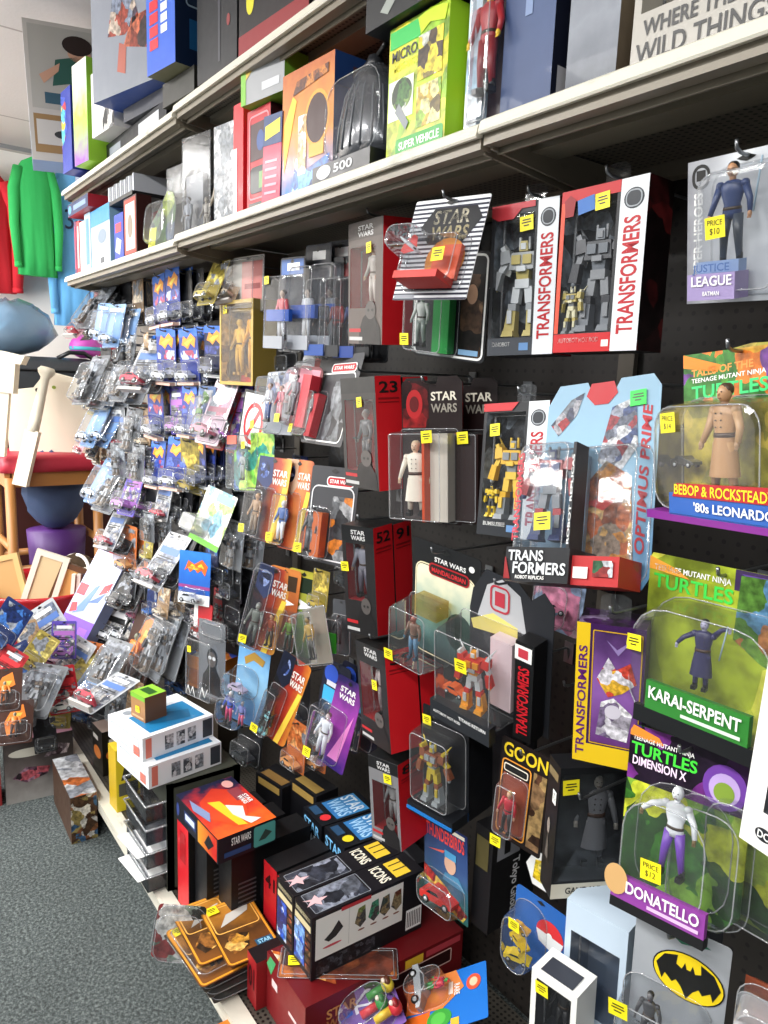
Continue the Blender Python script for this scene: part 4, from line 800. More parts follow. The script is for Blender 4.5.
for k in range(3):
    card('carded_figure', ('first', 'second', 'third')[k] + ' of three dark cards with glossy blue ovals behind the purple galaxy card', 'toy', (p[0] - .10 + .035 * k, p[1] + .05 + .03 * k, p[2] + .0, 8, -6, 4, .10, .215), P('#12162c'), rad=.012,
         pr=[('o', .32, .84, .26, .11, P('#2a4fb8'), 1), ('r', .1, .5, .9, .68, P('#3aa0d0'), 0), ('r', .2, .7, .8, .76, P('#c9ccd4'), 2)], bub=(.08, .03, .8, .5, .04, .012), toys=[(doll(.08, '#c9b0a0', '#8a94b0', '#d8d4d0'), .4, .05, -.02, 0)])
def vcard(key, label, img, fig, bub, ins, stick, bord=WHT, logo=P('#b3202a')):
    p = POSE[key]
    return card('carded_figure', label, 'toy', p, P('#3c3d41'), rad=.008, pr=[('ring', .05, .03, .95, .80, .0035, bord, 1, .02), ('r', .35, .80, .92, .90, WHT, 2, .01), ('r', .37, .81, .90, .89, logo, 3, .008), txt('STAR WARS', .42, .83, .86, .87, WHT, {'l': 4, 'bold': .03}),
           ('r', .5, .05, .93, .70, img, 0)], bub=bub, toys=[(fig, .24, .10, -.02, 0)], inner=ins, stick=stick)
vcard('vint', 'black card with a rounded white line border and red logo, leaning to the left', art(('#2a2c30', '#6a6f74', '#1c1d20', '#8a8f94', '#3c4044'), 24), doll(.10, '#555', '#555555', '#444444') if 0 else doll(.10, '#77797c', '#66686c', '#55575b', '#333333'),
      (-.02, .03, .42, .58, .035, .02), [(.26, .06, .40, .54, -.022, -.002, P('#b8323a'))], [(.03, .12, -.036, .022)])
vcard('grey_sw', 'grey card with a rounded white border and an orange lined clear bubble', art(('#5a5d61', '#9a9da0', '#3c3e42', '#c9772e', '#2c2d30'), 26), doll(.105, '#6a6c70', '#55575c', '#66686d', '#333333'),
      (-.02, .03, .50, .56, .035, .02), [(.28, .06, .47, .52, -.025, -.002, P('#c96a3a'))], [(.10, .13, -.036, .024)], bord=P('#d9dadc'))
card('carded_figure', 'clear shell with a red liner and rounded ends, left of the leaning white bordered card', 'toy', POSE['pinkpack'], P('#6a1f2a'), rad=.02, pr=[('r', .1, .6, .9, .95, P('#d98a9a'), 0)], bub=(-.05, .02, .62, .96, .04, .03), toys=[(doll(.10, '#9a9a9e', '#8a8a90', '#6a6a70'), .28, .2, -.02, 0)], inner=[(.66, .05, .98, .85, -.03, -.002, P('#c0303e'))], stick=[(.08, .12, -.041, .022)])
card('carded_figure', 'clear pack with a blue trousered figure and pink insert', 'toy', POSE['figpack_a'], P('#8a8f98'), rad=.01, pr=[('r', .02, .5, .98, .98, art(('#d8dce2', '#b85a6a', '#6a7a9a', '#e8c1c4'), 30), 0)], bub=(.05, .03, .62, .92, .04, .015), toys=[(doll(.10, '#c9a08a', '#c9ccd4', '#3a5a9a', '#8a6a4a'), .36, .18, -.02, 0), (doll(.09, '#c9a08a', '#c86a7a', '#d87a8a', '#5a3a2a'), .74, .2, -.02, 0)], stick=[(.12, .12, -.041, .022)])
card('carded_figure', 'teal and lime card with a small grey figure in a square clear bubble', 'toy', POSE['tealcard'], art(('#2f9a8a', '#7fd04a', '#3a6ab0', '#b8e05a', '#1f6a6a'), 22), rad=.006, bub=(.0, .0, .60, .98, .03, .008), toys=[(doll(.08, '#8a8f94', '#9aa0a4', '#8f9498', '#5a5a5a'), .35, .18, -.015, 0)], inner=[(.06, .80, .3, .95, -.031, -.028, P('#e86a5a'))], stick=[(.5, .78, -.032, .020)], hole=False)
card('carded_figure', 'narrow clear box with a gold and black figure', 'toy', POSE['goldpack'], P('#8a8578'), rad=.003, bub=(.0, .0, 1, .98, .04, .004), toys=[(doll(.10, '#8a7030', '#a8893a', '#2a2620', '#3a3020'), .5, .1, -.02, 0)], hole=False)
card('carded_figure', 'grey bubble card with a green blob and a yellow sticker over it', 'toy', POSE['greenstk'], P('#3c3f44'), rad=.006, bub=(.0, .0, .9, .7, .03, .01), toys=[(doll(.07, '#555a5e', '#4a4d52', '#3a3c40'), .5, .2, -.012, 0)], inner=[(.05, .06, .75, .42, -.036, -.031, P('#3fc43a'))], stick=[(.35, .12, -.038, .020)])
p = POSE['bluecard']
card('carded_toys', 'sky blue card with gold lettering and a bulky clear bubble of blue and pink toys', 'toy', p, grad('#4a7fb8', '#8fc0e0', '#5a94c8', 2, 0, .25), rad=.004, pr=[txt('TOY', .3, .86, .8, .93, P('#a8843a'), {'bold': .05}) if 0 else ('p', [(.2, .80), (.5, .90), (.86, .84), (.8, .76), (.5, .80), (.26, .72)], P('#a8843a'), 1)],
     bub=(-.1, .33, .7, .68, .06, .03), bubs=[(-.2, -.02, .66, .36, .06, .03)], toys=[(doll(.10, '#e8d8d0', '#3a5ac0', '#c03a6a', '#eeeeee'), .1, .0, -.03, 0), (doll(.08, '#d8c8c0', '#8a94d0', '#d86a8a', '#aaaaaa'), .5, .02, -.03, 0), (car(.06, '#b8a8c0'), .3, .42, -.03, 0)])
card('carded_figure', 'tall clear box with a painted black figure and white zigzag scrawl on its face', 'toy', (POSE['clearblk'][0], .87, .60, 8, -4, -5, .15, .235), P('#6a6d72'), rad=.006, hole=False,
     pr=[('p', [(.14, .04), (.18, .26), (.34, .36), (.40, .42), (.66, .42), (.72, .36), (.88, .26), (.92, .04)], P('#141416'), 1), ('o', .53, .52, .20, .13, P('#1a1a1c'), 2), ('o', .53, .50, .16, .10, P('#57514e'), 3), ('o', .46, .52, .06, .025, P('#d8dadc'), 4), ('o', .61, .52, .06, .025, P('#d8dadc'), 4)],
     bub=(.0, .0, 1, .80, .05, .008), bubs=[(.1, .78, 1, 1.0, .008, .04)], toys=[], stick=[(.22, .64, -.052, .02)])
root = [c for c in D.objects if c.name.startswith('carded_figure')][-1]; F = Face((-.075, -.0515, 0), (1, 0, 0), (0, 0, 1), .15, .235); q = MB()
for a, b in (((.1, .04), (.18, .16)), ((.18, .16), (.26, .05)), ((.26, .05), (.36, .16)), ((.36, .16), (.44, .04)), ((.62, .05), (.72, .2)), ((.72, .2), (.82, .08)), ((.82, .08), (.92, .2))):
    q.tube([F.p(*a), F.p(*b)], .0012, WHT, 4)
q.build('scrawl', root)
p = POSE['greencar']
card('carded_car', 'white and green card with a forward clear bubble, hung tilted over the dark blue row', 'toy car', (p[0], p[1], p[2], 12, -20, 8, .16, .175), art(('#e6efe4', '#b8dc8a', '#8fc0d8', '#f4f6ee', '#6ab04a'), 26), rad=.004, pr=[('r', .0, .0, 1, .10, P('#6ab83a'), 1), ('r', .4, .8, .95, .95, P('#8fb8d0'), 1)], bub=(-.02, .12, .50, .45, .055, .01, MILKY), toys=[(car(.06, '#e8e0a0'), .25, .15, -.02, 0)], hole=False)
p = POSE['logo']
card('carded_car', 'bright blue card with an orange and yellow flame logo, hanging low', 'toy car', (p[0], p[1], p[2], 22, -6, -3, .14, .172), grad('#1d4fa0', '#1f5fb8', '#2a78cc', 2, 0, .17), rad=.004,
     pr=[('r', 0, 0, 1, .20, WHT, 1), ('r', 0, .30, 1, .36, P('#8a3a7a'), 1), ('p', [(.18, .62), (.30, .82), (.50, .76), (.74, .86), (.92, .74), (.84, .56), (.72, .66), (.60, .60), (.50, .68), (.36, .60), (.28, .68)], P('#e8641f'), 1), ('p', [(.30, .68), (.42, .76), (.56, .72), (.72, .78), (.80, .70), (.58, .66), (.44, .66)], P('#f6d23a'), 2),
         txt('Hot Wheels', .34, .67, .76, .74, P('#c8202a'), {'l': 3, 'bold': .02, 'shear': .2})], toys=[], inner=None, hole=False)
root = [c for c in D.objects if c.name.startswith('carded_car')][-1]; put_toy(root, (car(.075, '#c9ccd2'), .5, .06, -.016, 8), .125, .165); blister_mesh(-.045, .008, .045, .05, .03, .008).build('clear_bubble', root)
card('carded_car', 'red card with a white window, directly under the bright blue flame logo card', 'toy car', (p[0] + .02, p[1] + .02, p[2] - .12, 6, -3, 0, .115, .13), P('#b8262c'), rad=.004, pr=[('r', 0, 0, .22, 1, WHT, 1), ('r', .3, .3, .6, .55, P('#7a1418'), 1), ('o', .75, .3, .1, .09, WHT, 2)], bub=(.2, .1, .8, .5, .03, .01), toys=[(car(.06, '#8a1a1f'), .5, .2, -.014, 0)], hole=False)
# tall gold robot box, blue and clear packs around it
p = POSE['c3']
carton('boxed_robot', 'tall gold-tinted window box with a slim golden droid-like robot, hung under the shelf', 'toy', (p[0] + .0, .925, 1.553, 4, 0, 0, .19, .235), .075, P('#a8904a'), faces={'R': P('#8a7636'), 'F': P('#b89c4a'), 'T': P('#b89c4a'), 'L': P('#7a6a3a')}, win=(.05, .04, .95, .96), tray=art(('#a8893a', '#6a5424', '#c9b06a', '#8a7030'), 16), film=AMBER,
     toys=[(doll(.195, '#c9a23a', '#c9a23a', '#b8902f', None, arms=(15, 15), shoe='#8a6a1f', glove='#c9a23a'), .68, .10, .04, 0), (doll(.16, '#d8c890', '#d0bc7a', '#c0aa66', None, shoe='#a08a4a'), .26, .12, .04, 0)], stick=[('F', .18, .90, .024)])
def clus(key, label, n, top, mid, dx=0, bp=None):
    p = list(POSE[key]); p[0] += .045; p[1] += .03; p[2] += .012; p[6] = .105; p[7] *= 1.1; p[3] = 5; p[4] = 0; p[5] = 2
    card('carded_figure', label, 'toy', p, P('#1c2232'), rad=.008, pr=[('r', .05, .82, .95, .98, P(top), 0), ('r', .3, .86, .8, .94, WHT, 1)], bub=(.0, .02, .98, .80, .05, .012),
         toys=[(doll(.12, '#b8a090', mid, '#d4d8de', '#3a2a20'), .5, .12, -.025, 0)], inner=[(.02, .32, .98, .44, -.04, -.03, P('#1f4fa8')), (.1, .03, .9, .16, -.052, -.045, P('#9a9ea6'))], stick=[(.2, .74, -.052, .02)] if n == 0 else [])
clus('clus1', 'clear pack with a blue band and pink shirted figure, left of its cluster', 0, '#3a64a8', '#c8505a')
clus('clus2', 'clear figure pack with a white figure and blue band, second of the blue banded cluster', 1, '#2c2f38', '#c9ccd4')
clus('clus3', 'clear figure pack with a blue band, third of the blue banded cluster', 2, '#2c2f38', '#8a8f98')
for k in range(4):
    p = POSE['clus3']; card('carded_figure', 'dark shiny figure pack ' + ('just right of the blue banded cluster', 'one further right of the cluster', 'beside the red-sided box numbered 49', 'pushed back beside the red-sided box numbered 49')[k], 'toy', (p[0] + .05 + .045 * k, p[1] + .01 + .012 * k, p[2] - .002 * k, 10, 0, 0, .085, .235), P('#15171c'), rad=.01,
         pr=[('r', .1, .82, .9, .95, P(('#3a3d44', '#7a2a2a', '#2a3f6a', '#3a3d44')[k]), 1)], bub=(.02, .02, .98, .80, .05, .012), toys=[(doll(.12, '#6a5a50', ('#2a2c30', '#8a2a2a', '#3a4a7a', '#333333')[k], '#222428'), .5, .1, -.025, 0)], inner=[(.1, .03, .9, .14, -.052, -.045, P(('#2a4f9a', '#2a2c30', '#1f3f8a', '#2a2c30')[k]))])
for k in range(4):
    p = POSE['clus2']; card('carded_figure', ('blue and white header card', 'grey header card', 'blue striped header card', 'black header card')[k] + ' sticking up behind the blue banded cluster', 'toy', (p[0] + .02 + .045 * k, p[1] + .07 + .02 * k, p[2] + .05, 5, 0, 2, .10, .225), P(('#3a64a8', '#6a6f78', '#2a4a8a', '#1c1e24')[k]), pr=[('r', .1, .7, .9, .76, WHT, 1), ('r', .1, .82, .7, .9, P('#9aa8c8'), 1)])
card('carded_figure', 'pale bubble pack with a pink window, high under the shelf left of the cluster', 'toy', POSE['w1'], P('#a8a49c'), rad=.006, pr=[('r', .3, .2, .95, .9, P('#c87a74'), 0), ('r', .4, .4, .9, .5, P('#8a3a3a'), 1)], bub=(.0, .0, .98, .95, .03, .006))
card('carded_figure', 'clear pack with a red and white arrow sheet, behind the blue trousered figure', 'toy', (-1.66, .98, 1.47, 5, -2, 4, .11, .17), P('#c9ccd2'), rad=.02, pr=[('r', .5, .1, .95, .95, P('#c05a52'), 1), ('p', [(.1, .5), (.25, .7), (.4, .5), (.3, .5), (.3, .2), (.2, .2), (.2, .5)], P('#3a4a5a'), 2)], bub=(.02, .05, .9, .9, .03, .02))
card('carded_badge', 'white card with a red ring and slash sign on a black zigzag border', 'card', (-1.905, .93, 1.375, 12, -6, 6, .12, .165), P('#1c1c1e'), rad=.004, pr=[('r', .06, .05, .94, .95, WHT, 0), ('o', .5, .45, .36, .36, P('#d01f2a'), 1, 24), ('o', .5, .45, .27, .28, WHT, 2, 24), ('p', [(.26, .22), (.34, .16), (.76, .70), (.68, .76)], P('#d01f2a'), 3)], hole=False)
card('carded_figure', 'red and yellow striped card left of the ringed slash sign', 'toy', (-2.03, .97, 1.42, 6, -4, 8, .10, .17), P('#c8262c'), rad=.004, pr=[('r', 0, .5, .5, .8, P('#5aa8d8'), 0), ('r', .05, .66, .5, .74, P('#f0d23a'), 1), ('r', .6, .1, .9, .9, P('#8a1418'), 1)], hole=False)
# ------------------------------------------------------------------ boxes standing on the middle shelf
SZ = 1.9605
def on(x0, x1, y, h, yaw=0, z=SZ, rx=0, ry=0): return ((x0 + x1) / 2, y, z, yaw, rx, ry, x1 - x0, h)
carton('toy_box', 'large box with an orange front, round window and blue side, beside the grey dome pack', 'box', on(-1.52, -1.33, .82, .245, 3), .22, P('#25407a'),
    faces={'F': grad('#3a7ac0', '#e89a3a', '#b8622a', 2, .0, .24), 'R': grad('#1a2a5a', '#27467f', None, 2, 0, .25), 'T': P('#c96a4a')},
    pr={'F': [('o', .70, .55, .24, .22, P('#e8a13a'), 1), ('o', .70, .55, .20, .19, P('#3a1c1a'), 2), ('p', [(.05, .2), (.3, .75), (.22, .8), (.05, .6)], P('#f0c23a'), 1), ('r', .34, .15, .50, .62, art(('#f6f2e6', '#e8d8b0', '#c9a06a'), 30), 2), ('p', [(.2, 0), (.9, 0), (.95, .25), (.5, .18), (.3, .3)], art(('#2a6ac0', '#6ab0e8', '#1a3f8a', '#b8d8f0'), 30), 1),
              txt('SPOOKY', .30, .84, .8, .90, P('#8a4a1c'), {}) if 0 else ('p', [(.22, .80), (.9, .86), (.9, .93), (.3, .90)], art(('#8a4a1c', '#c97a2a', '#5a2a10'), 60), 2), ('r', .56, .26, .84, .36, P('#e0a84a'), 3)],
        'R': [('r', .3, .45, .7, .75, P('#c9a84a'), 1), ('r', .2, .82, .9, .92, P('#5a3a3a'), 1)]})
t = thing('helmet_toy', 'grey ribbed dome toy in clear plastic at the middle shelf edge', 'toy', (-1.265, .875, SZ), (0, 0, 0))
m = MB(); G = mat('#4a4d52', .25, .2, coat=.5)
m.ring_loft([[(rx * math.cos(2 * math.pi * i / 24), .75 * rx * math.sin(2 * math.pi * i / 24), z) for i in range(24)] for z, rx in ((.03, .080), (.055, .085), (.10, .080), (.15, .068), (.19, .048), (.205, .03))], G)
for k in range(10): a = R(190 + k * 18); m.tube([(.083 * math.cos(a), .064 * math.sin(a), .05), (.079 * math.cos(a), .060 * math.sin(a), .10), (.066 * math.cos(a), .051 * math.sin(a), .15), (.03 * math.cos(a), .024 * math.sin(a), .203)], .0025, T('#5c6066'), 5)
m.build('dome', t)
m = MB(); m.tube([(0, 0, .20), (0, 0, .225)], [.02, .014], T('#2a2c30'), 10); m.tube([(0, 0, .222), (.05, -.01, .232), (.07, -.03, .215)], .005, T('#222222'), 6); m.tube([(-.02, 0, .222), (-.05, 0, .205)], .006, T('#222222'), 6); m.build('top_fitting', t)
m = MB(); m.box(-.10, .10, -.075, .07, 0, .03, T('#202226')); F = Face((-.10, -.075, 0), (1, 0, 0), (0, 0, 1), .2, .03); m.poval(F, .22, .5, .13, .42, P('#c9ccd0'), 1); m.ptext(F, '500', .40, .25, .72, .8, P('#c9ccd0')); m.build('base_tray', t)
blister_mesh(-.098, .03, .098, .19, .085, .05, ybase=.03).build('clear_cover', t)
carton('toy_box', 'bright green and yellow box with two picture windows, on the shelf left of the joint', 'box', on(-1.143, -.985, .82, .215, 0), .075, P('#1d3018'), faces={'F': art(('#b8d82a', '#e8e02a', '#9ac82f', '#d8e84a'), 14, .8), 'R': P('#a8d82a'), 'T': P('#2a3a1a')},
    pr={'F': [('r', .02, .84, .54, .97, P('#3ac05a'), 1), txt('MICRO', .06, .74, .50, .82, INK, {'bold': .05}), txt('MUTANTS', .10, .66, .52, .72, P('#e8e23a'), {'l': 2}), ('r', .02, .30, .46, .60, P('#e8f0d8'), 1), ('o', .26, .48, .18, .12, art(('#3a6a2a', '#7a9a4a', '#c9ccc0', '#2a3a22'), 50), 2), ('p', [(.15, .36), (.35, .20), (.40, .25), (.22, .42)], P('#8a8f94'), 3),
               ('r', .52, .52, .92, .84, art(('#8a7a3a', '#e8d23a', '#4a3a2a', '#c9ccc0'), 40), 1), ('r', .52, .18, .92, .48, art(('#c8a83a', '#8ab03a', '#6a5a2a', '#f0e8a0'), 40), 1), ('p', [(.5, .97), (.7, 1.0), (.98, .96), (.94, .86), (.7, .9), (.56, .85)], P('#c8e82a'), 2),
               ('r', .18, .03, .98, .15, P('#2f9a35'), 1, .006), txt('SUPER VEHICLE', .24, .06, .92, .12, WHT, {'l': 2})]})
for nm, lab, a, b, y, h, d, bod, pr in (
    ('figure_box', 'slim black and red box with green print, hard against the bright green box', -.975, -.945, .86, .20, .05, P('#1c1a1a'), {'F': [('r', .1, .5, .9, .75, P('#3aa04a'), 1), ('r', .05, .15, .95, .4, P('#c8ccc8'), 1), ('r', .05, .4, .95, .48, P('#c8323a'), 1)]}),
    ('figure_box', 'white and pale blue slim box near the shelf joint', -.938, -.91, .82, .27, .09, P('#c9dcea'), {'F': [('r', .0, .0, 1, .4, art(('#e6eef4', '#a8c8de'), 14), 1)], 'R': [('r', .1, .1, .9, .9, P('#a9c2d4'), 0)]}),
    ('figure_box', 'pale blue-grey book sized box standing behind the shelf joint', -.865, -.83, .87, .16, .10, P('#7a90b8'), {})):
    carton(nm, lab, 'box', on(a, b, y, h), d, bod, pr=pr)
card('carded_figure', 'clear sleeve with a red and yellow figure standing at the shelf joint', 'toy', on(-.918, -.868, .84, .24), P('#2a1416'), bub=(0, 0, 1, .95, .04, .006), toys=[(doll(.15, '#e8c23a', '#a82a32', '#8a1f26', '#8a1f26'), .5, .2, -.02, 0)], hole=False)
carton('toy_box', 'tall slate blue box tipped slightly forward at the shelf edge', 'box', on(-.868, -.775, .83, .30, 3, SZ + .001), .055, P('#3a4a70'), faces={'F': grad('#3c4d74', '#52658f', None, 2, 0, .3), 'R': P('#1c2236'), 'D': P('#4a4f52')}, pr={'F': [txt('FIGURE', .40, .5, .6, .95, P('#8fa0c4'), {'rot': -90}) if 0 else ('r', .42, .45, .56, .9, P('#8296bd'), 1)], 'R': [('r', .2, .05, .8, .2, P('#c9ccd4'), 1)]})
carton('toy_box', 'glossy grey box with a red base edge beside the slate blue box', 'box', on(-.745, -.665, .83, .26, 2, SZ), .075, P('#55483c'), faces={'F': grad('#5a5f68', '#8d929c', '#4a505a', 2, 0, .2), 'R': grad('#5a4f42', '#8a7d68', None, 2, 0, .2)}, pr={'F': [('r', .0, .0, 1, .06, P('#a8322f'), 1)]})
carton('storybook_figure_box', 'wide white window box with bold black lettering, at the right end of the shelf', 'box', on(-.635, -.38, .82, .26, 0, SZ), .11, P('#b4b0a8'), win=(.04, .26, .96, .96), tray=P('#b8b4aa'), pr={'F': [txt('WHERE THE', .06, .155, .52, .225, INK, {'bold': .04}), txt('WILD THINGS ARE', .03, .04, .92, .13, INK, {'bold': .04})]},
       toys=[(doll(.14, '#c9a878', '#b8a080', '#a08a6a', '#8a7050', coat='#b89a70'), .25, .27, .05, 0), (doll(.12, '#c9a878', '#e8d8b0', '#e0d0a8', '#d0c098'), .60, .27, .05, 0), (doll(.15, '#8a7a6a', '#6a5a4a', '#5a4a3a', '#4a3a2a'), .85, .27, .05, 0)])
carton('toy_box', 'blue and pink leaning box with a yellow lettered top, left of the big orange box', 'box', on(-1.60, -1.525, .81, .18, 4, SZ, 0, 3), .05, P('#c83a5a'), faces={'R': P('#2a3a7a'), 'F': P('#c8405c')}, pr={'F': [('r', 0, .66, 1, 1, P('#27406f'), 1), ('p', [(.1, .72), (.9, .78), (.9, .94), (.1, .88)], P('#e8d23a'), 2)] + [('r', .15, .1 + .09 * i, .8, .13 + .09 * i, P('#e8a0b0'), 1) for i in range(5)]})
carton('toy_box', 'red window box with a black and green picture panel, under the lime topped box', 'box', on(-1.715, -1.61, .83, .225, 3), .15, P('#b8202c'), faces={'T': P('#8a1820'), 'R': P('#3a1418')}, pr={'F': [('ring', .1, .12, .94, .94, .004, P('#e88a94'), 1, .012), ('r', .16, .5, .9, .86, P('#3a1a20'), 1), ('o', .6, .68, .16, .1, P('#2a4a8a'), 2), ('r', .16, .18, .9, .44, P('#1c1c1c'), 1, .01), ('r', .55, .22, .8, .38, P('#5a8a3a'), 2), ('r', .1, .02, .9, .09, INK, 1)]})
carton('toy_box', 'lime green and grey box lying on top of the red window box', 'box', on(-1.70, -1.535, .815, .085, 8, SZ + .228), .22, P('#7ab83a'), faces={'T': P('#8ac83f'), 'F': P('#9a9c9f'), 'L': P('#8ac83f')}, pr={'F': [('r', 0, 0, .12, 1, P('#7ab83a'), 1), ('p', [(.12, .6), (.4, .95), (.12, .95)], P('#c8a83a'), 1), ('r', .5, .2, .9, .4, P('#c9cbcf'), 1)]})
carton('game_case', 'narrow bright red box right of the silvery white box', 'box', on(-1.795, -1.745, .83, .26, 2), .16, P('#d8262f'), faces={'F': P('#d8262f')}, pr={'F': [('r', .0, .0, .4, .62, P('#c9ccd0'), 1)]})
carton('toy_box', 'silvery white cellophaned box standing tall, left of the bright red box', 'box', on(-1.90, -1.81, .83, .235, 8), .07, SILV, faces={'R': P('#e0e4e8'), 'F': SILV})
t = carton('display_case', 'clear plastic display case with a pale sculpted figure inside, tallest clear case on the shelf', 'display case', on(-2.10, -1.965, .83, .25, 10), .12, CASEM, faces={k: CASEM for k in 'LRFTDK'})
put_toy(t, (doll(.16, '#c9bca8', '#b8ac98', '#a89c88', '#8a8070'), .7, .02, .06, 0), .135, .25); put_toy(t, (doll(.10, '#8a8478', '#77726a', '#6a665e', '#5a564f'), .3, .02, .05, 0), .135, .25)
m = MB(); 
for x in (-.0675, .0675):
    for y in (0, .12): m.tube([(x, y, 0), (x, y, .25)], .0016, EDGE, 5)
m.box(-.066, .066, .002, .118, .001, .006, T('#2a2a2a')); m.box(-.066, .066, .112, .118, .006, .245, P('#3a3b3e')); m.build('case_frame', t)
t = carton('display_case', 'low clear plastic case with grey contents, left of the tallest clear case', 'display case', on(-2.24, -2.13, .83, .20, 6), .08, CASEM, faces={k: CASEM for k in 'LRFTDK'})
put_toy(t, (doll(.12, '#8a8f98', '#7a7f88', '#666a72'), .5, .02, .04, 0), .11, .2); MB().box(-.05, .05, .06, .075, .001, .19, P('#55585e')).build('backdrop', t)
card('bagged_figure', 'dark bagged pack with a gathered clear top, left of the low clear case', 'toy', on(-2.46, -2.29, .85, .17, 6, SZ, -6), art(('#1c2a22', '#2a3f5a', '#3a5a2a', '#15181a', '#8a9a3a'), 16), outline=[(0, 0), (1, 0), (1, .7), (.85, .95), (.6, 1), (.3, .7), (0, .45)], pr=[('r', .02, .05, .3, .4, P('#c9c83a'), 1)], bub=(.1, .05, .9, .8, .03, .03), hole=False)
carton('picture_frame_box', 'dark box with a red framed front, left of the bagged pack', 'box', on(-2.66, -2.53, .83, .185), .05, P('#3a1c1a'), pr={'F': [('ring', .04, .03, .96, .97, .012, P('#a83a2c'), 1, .004), ('r', .14, .1, .86, .9, P('#d8ccc0'), 0), ('o', .5, .5, .2, .2, P('#8a7a6a'), 2)]})
carton('toy_box', 'slim bright blue box left of the red framed box', 'box', on(-2.77, -2.67, .83, .15), .08, P('#1f3fb8'), faces={'R': P('#162c80')}, pr={'F': [('p', [(.1, .2), (.6, .1), (.8, .4), (.3, .5)], P('#c9ccf0'), 1), ('r', .15, .6, .8, .8, P('#c83a4a'), 1)]})
carton('toy_box', 'pale box with a blue banded front and white base label', 'box', on(-3.06, -2.82, .83, .205), .10, P('#8fb8cc'), faces={'F': P('#a8b4bc')}, pr={'F': [('r', 0, .72, 1, 1, P('#3a8ac0'), 1), ('o', .6, .5, .22, .12, P('#7a8a9a'), 1), ('r', .05, .02, .95, .16, P('#d8dcdc'), 1), ('r', .5, .04, .7, .14, P('#4a4f55'), 2)]})
for k, (a, b, h, c, c2, lab) in enumerate(((-3.15, -3.07, .21, '#a8ccdc', '#5a8aa8', 'pale blue lettered spine box at the left end of the shelf'), (-3.22, -3.16, .19, '#e8e0e0', '#c8a0a0', 'white spined box with pink print at the left end of the shelf'), (-3.27, -3.225, .20, '#c8343a', '#e8c0c0', 'red spined box at the very left end of the shelf'), (-3.305, -3.275, .205, '#5a2a5a', '#c8405a', 'dark purple spined box, last on the left end of the shelf'))):
    carton('game_box', lab, 'box', on(a, b, .83, h), .24, P(c), pr={'F': [('r', .25, .1, .75, .9, P(c2), 1)]})
carton('board_game', 'flat red box with a dark blue lettered edge lying across the upright boxes', 'board game', on(-3.27, -2.98, .80, .045, 0, SZ + .212), .30, P('#a82230'), faces={'D': P('#b8303a'), 'F': P('#22305a')}, pr={'F': [('o', .12, .5, .08, .35, P('#5a9ac8'), 1), ('r', .3, .3, .9, .7, P('#7a94b8'), 1)]})
t = thing('disc_case_stack', 'row of pale clear disc cases standing on a black tray, on the upright boxes', 'disc cases', (-2.72, .83, SZ + .19), (0, 0, 0))
MB().box(-.15, .15, 0, .15, 0, .012, T('#1a1a1c')).build('tray', t)
for k in range(13): MB().box(-.145 + k * .0225, -.133 + k * .0225, .01, .14, .012, .07 - .002 * (k % 3), MILKY if k % 2 else P('#c9ccd4')).build('disc_case', t)
carton('toy_box', 'black box lying on top of the bright green box', 'box', on(-1.19, -.97, .80, .10, 0, SZ + .219), .20, P('#17191c'), pr={'F': [('p', [(.2, .2), (.5, .7), (.6, .6), (.3, .1)], P('#9aa09a'), 1), ('r', .65, .2, .95, .8, P('#5a2a2a'), 1)]})
# ------------------------------------------------------------------ boxes on the top shelf
UZ = 2.293
def up(x0, x1, y, h, yaw=0, z=UZ, rx=0, ry=0): return on(x0, x1, y, h, yaw, z, rx, ry)
carton('toy_box', 'flat black game box lying at the far left of the top shelf stack', 'box', up(-2.86, -2.25, .83, .062, 0), .28, P('#1d1e22'), pr={'F': [('r', .1, .3, .3, .7, P('#8a8f98'), 1), ('r', .6, .2, .9, .8, P('#c9ccd0'), 1)]})
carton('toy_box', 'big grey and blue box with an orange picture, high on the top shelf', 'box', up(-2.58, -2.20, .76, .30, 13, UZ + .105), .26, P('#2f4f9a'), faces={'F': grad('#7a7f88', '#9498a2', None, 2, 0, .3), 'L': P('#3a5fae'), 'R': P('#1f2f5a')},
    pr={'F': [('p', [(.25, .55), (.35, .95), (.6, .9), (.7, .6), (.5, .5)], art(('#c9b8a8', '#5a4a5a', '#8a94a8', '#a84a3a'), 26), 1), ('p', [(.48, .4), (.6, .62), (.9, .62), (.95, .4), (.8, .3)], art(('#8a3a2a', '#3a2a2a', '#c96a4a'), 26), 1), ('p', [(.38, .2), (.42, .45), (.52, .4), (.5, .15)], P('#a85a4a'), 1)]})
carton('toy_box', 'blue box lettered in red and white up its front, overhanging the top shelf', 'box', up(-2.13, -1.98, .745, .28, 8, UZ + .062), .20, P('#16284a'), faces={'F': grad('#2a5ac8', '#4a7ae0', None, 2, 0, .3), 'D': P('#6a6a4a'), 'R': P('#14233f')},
    pr={'F': [('r', .12, .2 + .11 * i, .42, .29 + .11 * i, P('#d8343f'), 1) for i in range(7)] + [('r', .52, .3 + .09 * i, .74, .37 + .09 * i, WHT, 1) for i in range(7)], 'R': [('ring', .15, .5, .7, .95, .004, P('#9ab0c0'), 1, .01), ('r', .18, .52, .67, .93, P('#22324a'), 0), ('o', .42, .66, .12, .05, P('#c8c83a'), 2), ('r', .2, .15, .8, .4, P('#1f5a8a'), 1)]})
MB_ = carton('toy_box', 'low dark box supporting the blue lettered box on the top shelf', 'box', up(-2.15, -1.96, .79, .060, 4), .20, P('#2a2a24'))
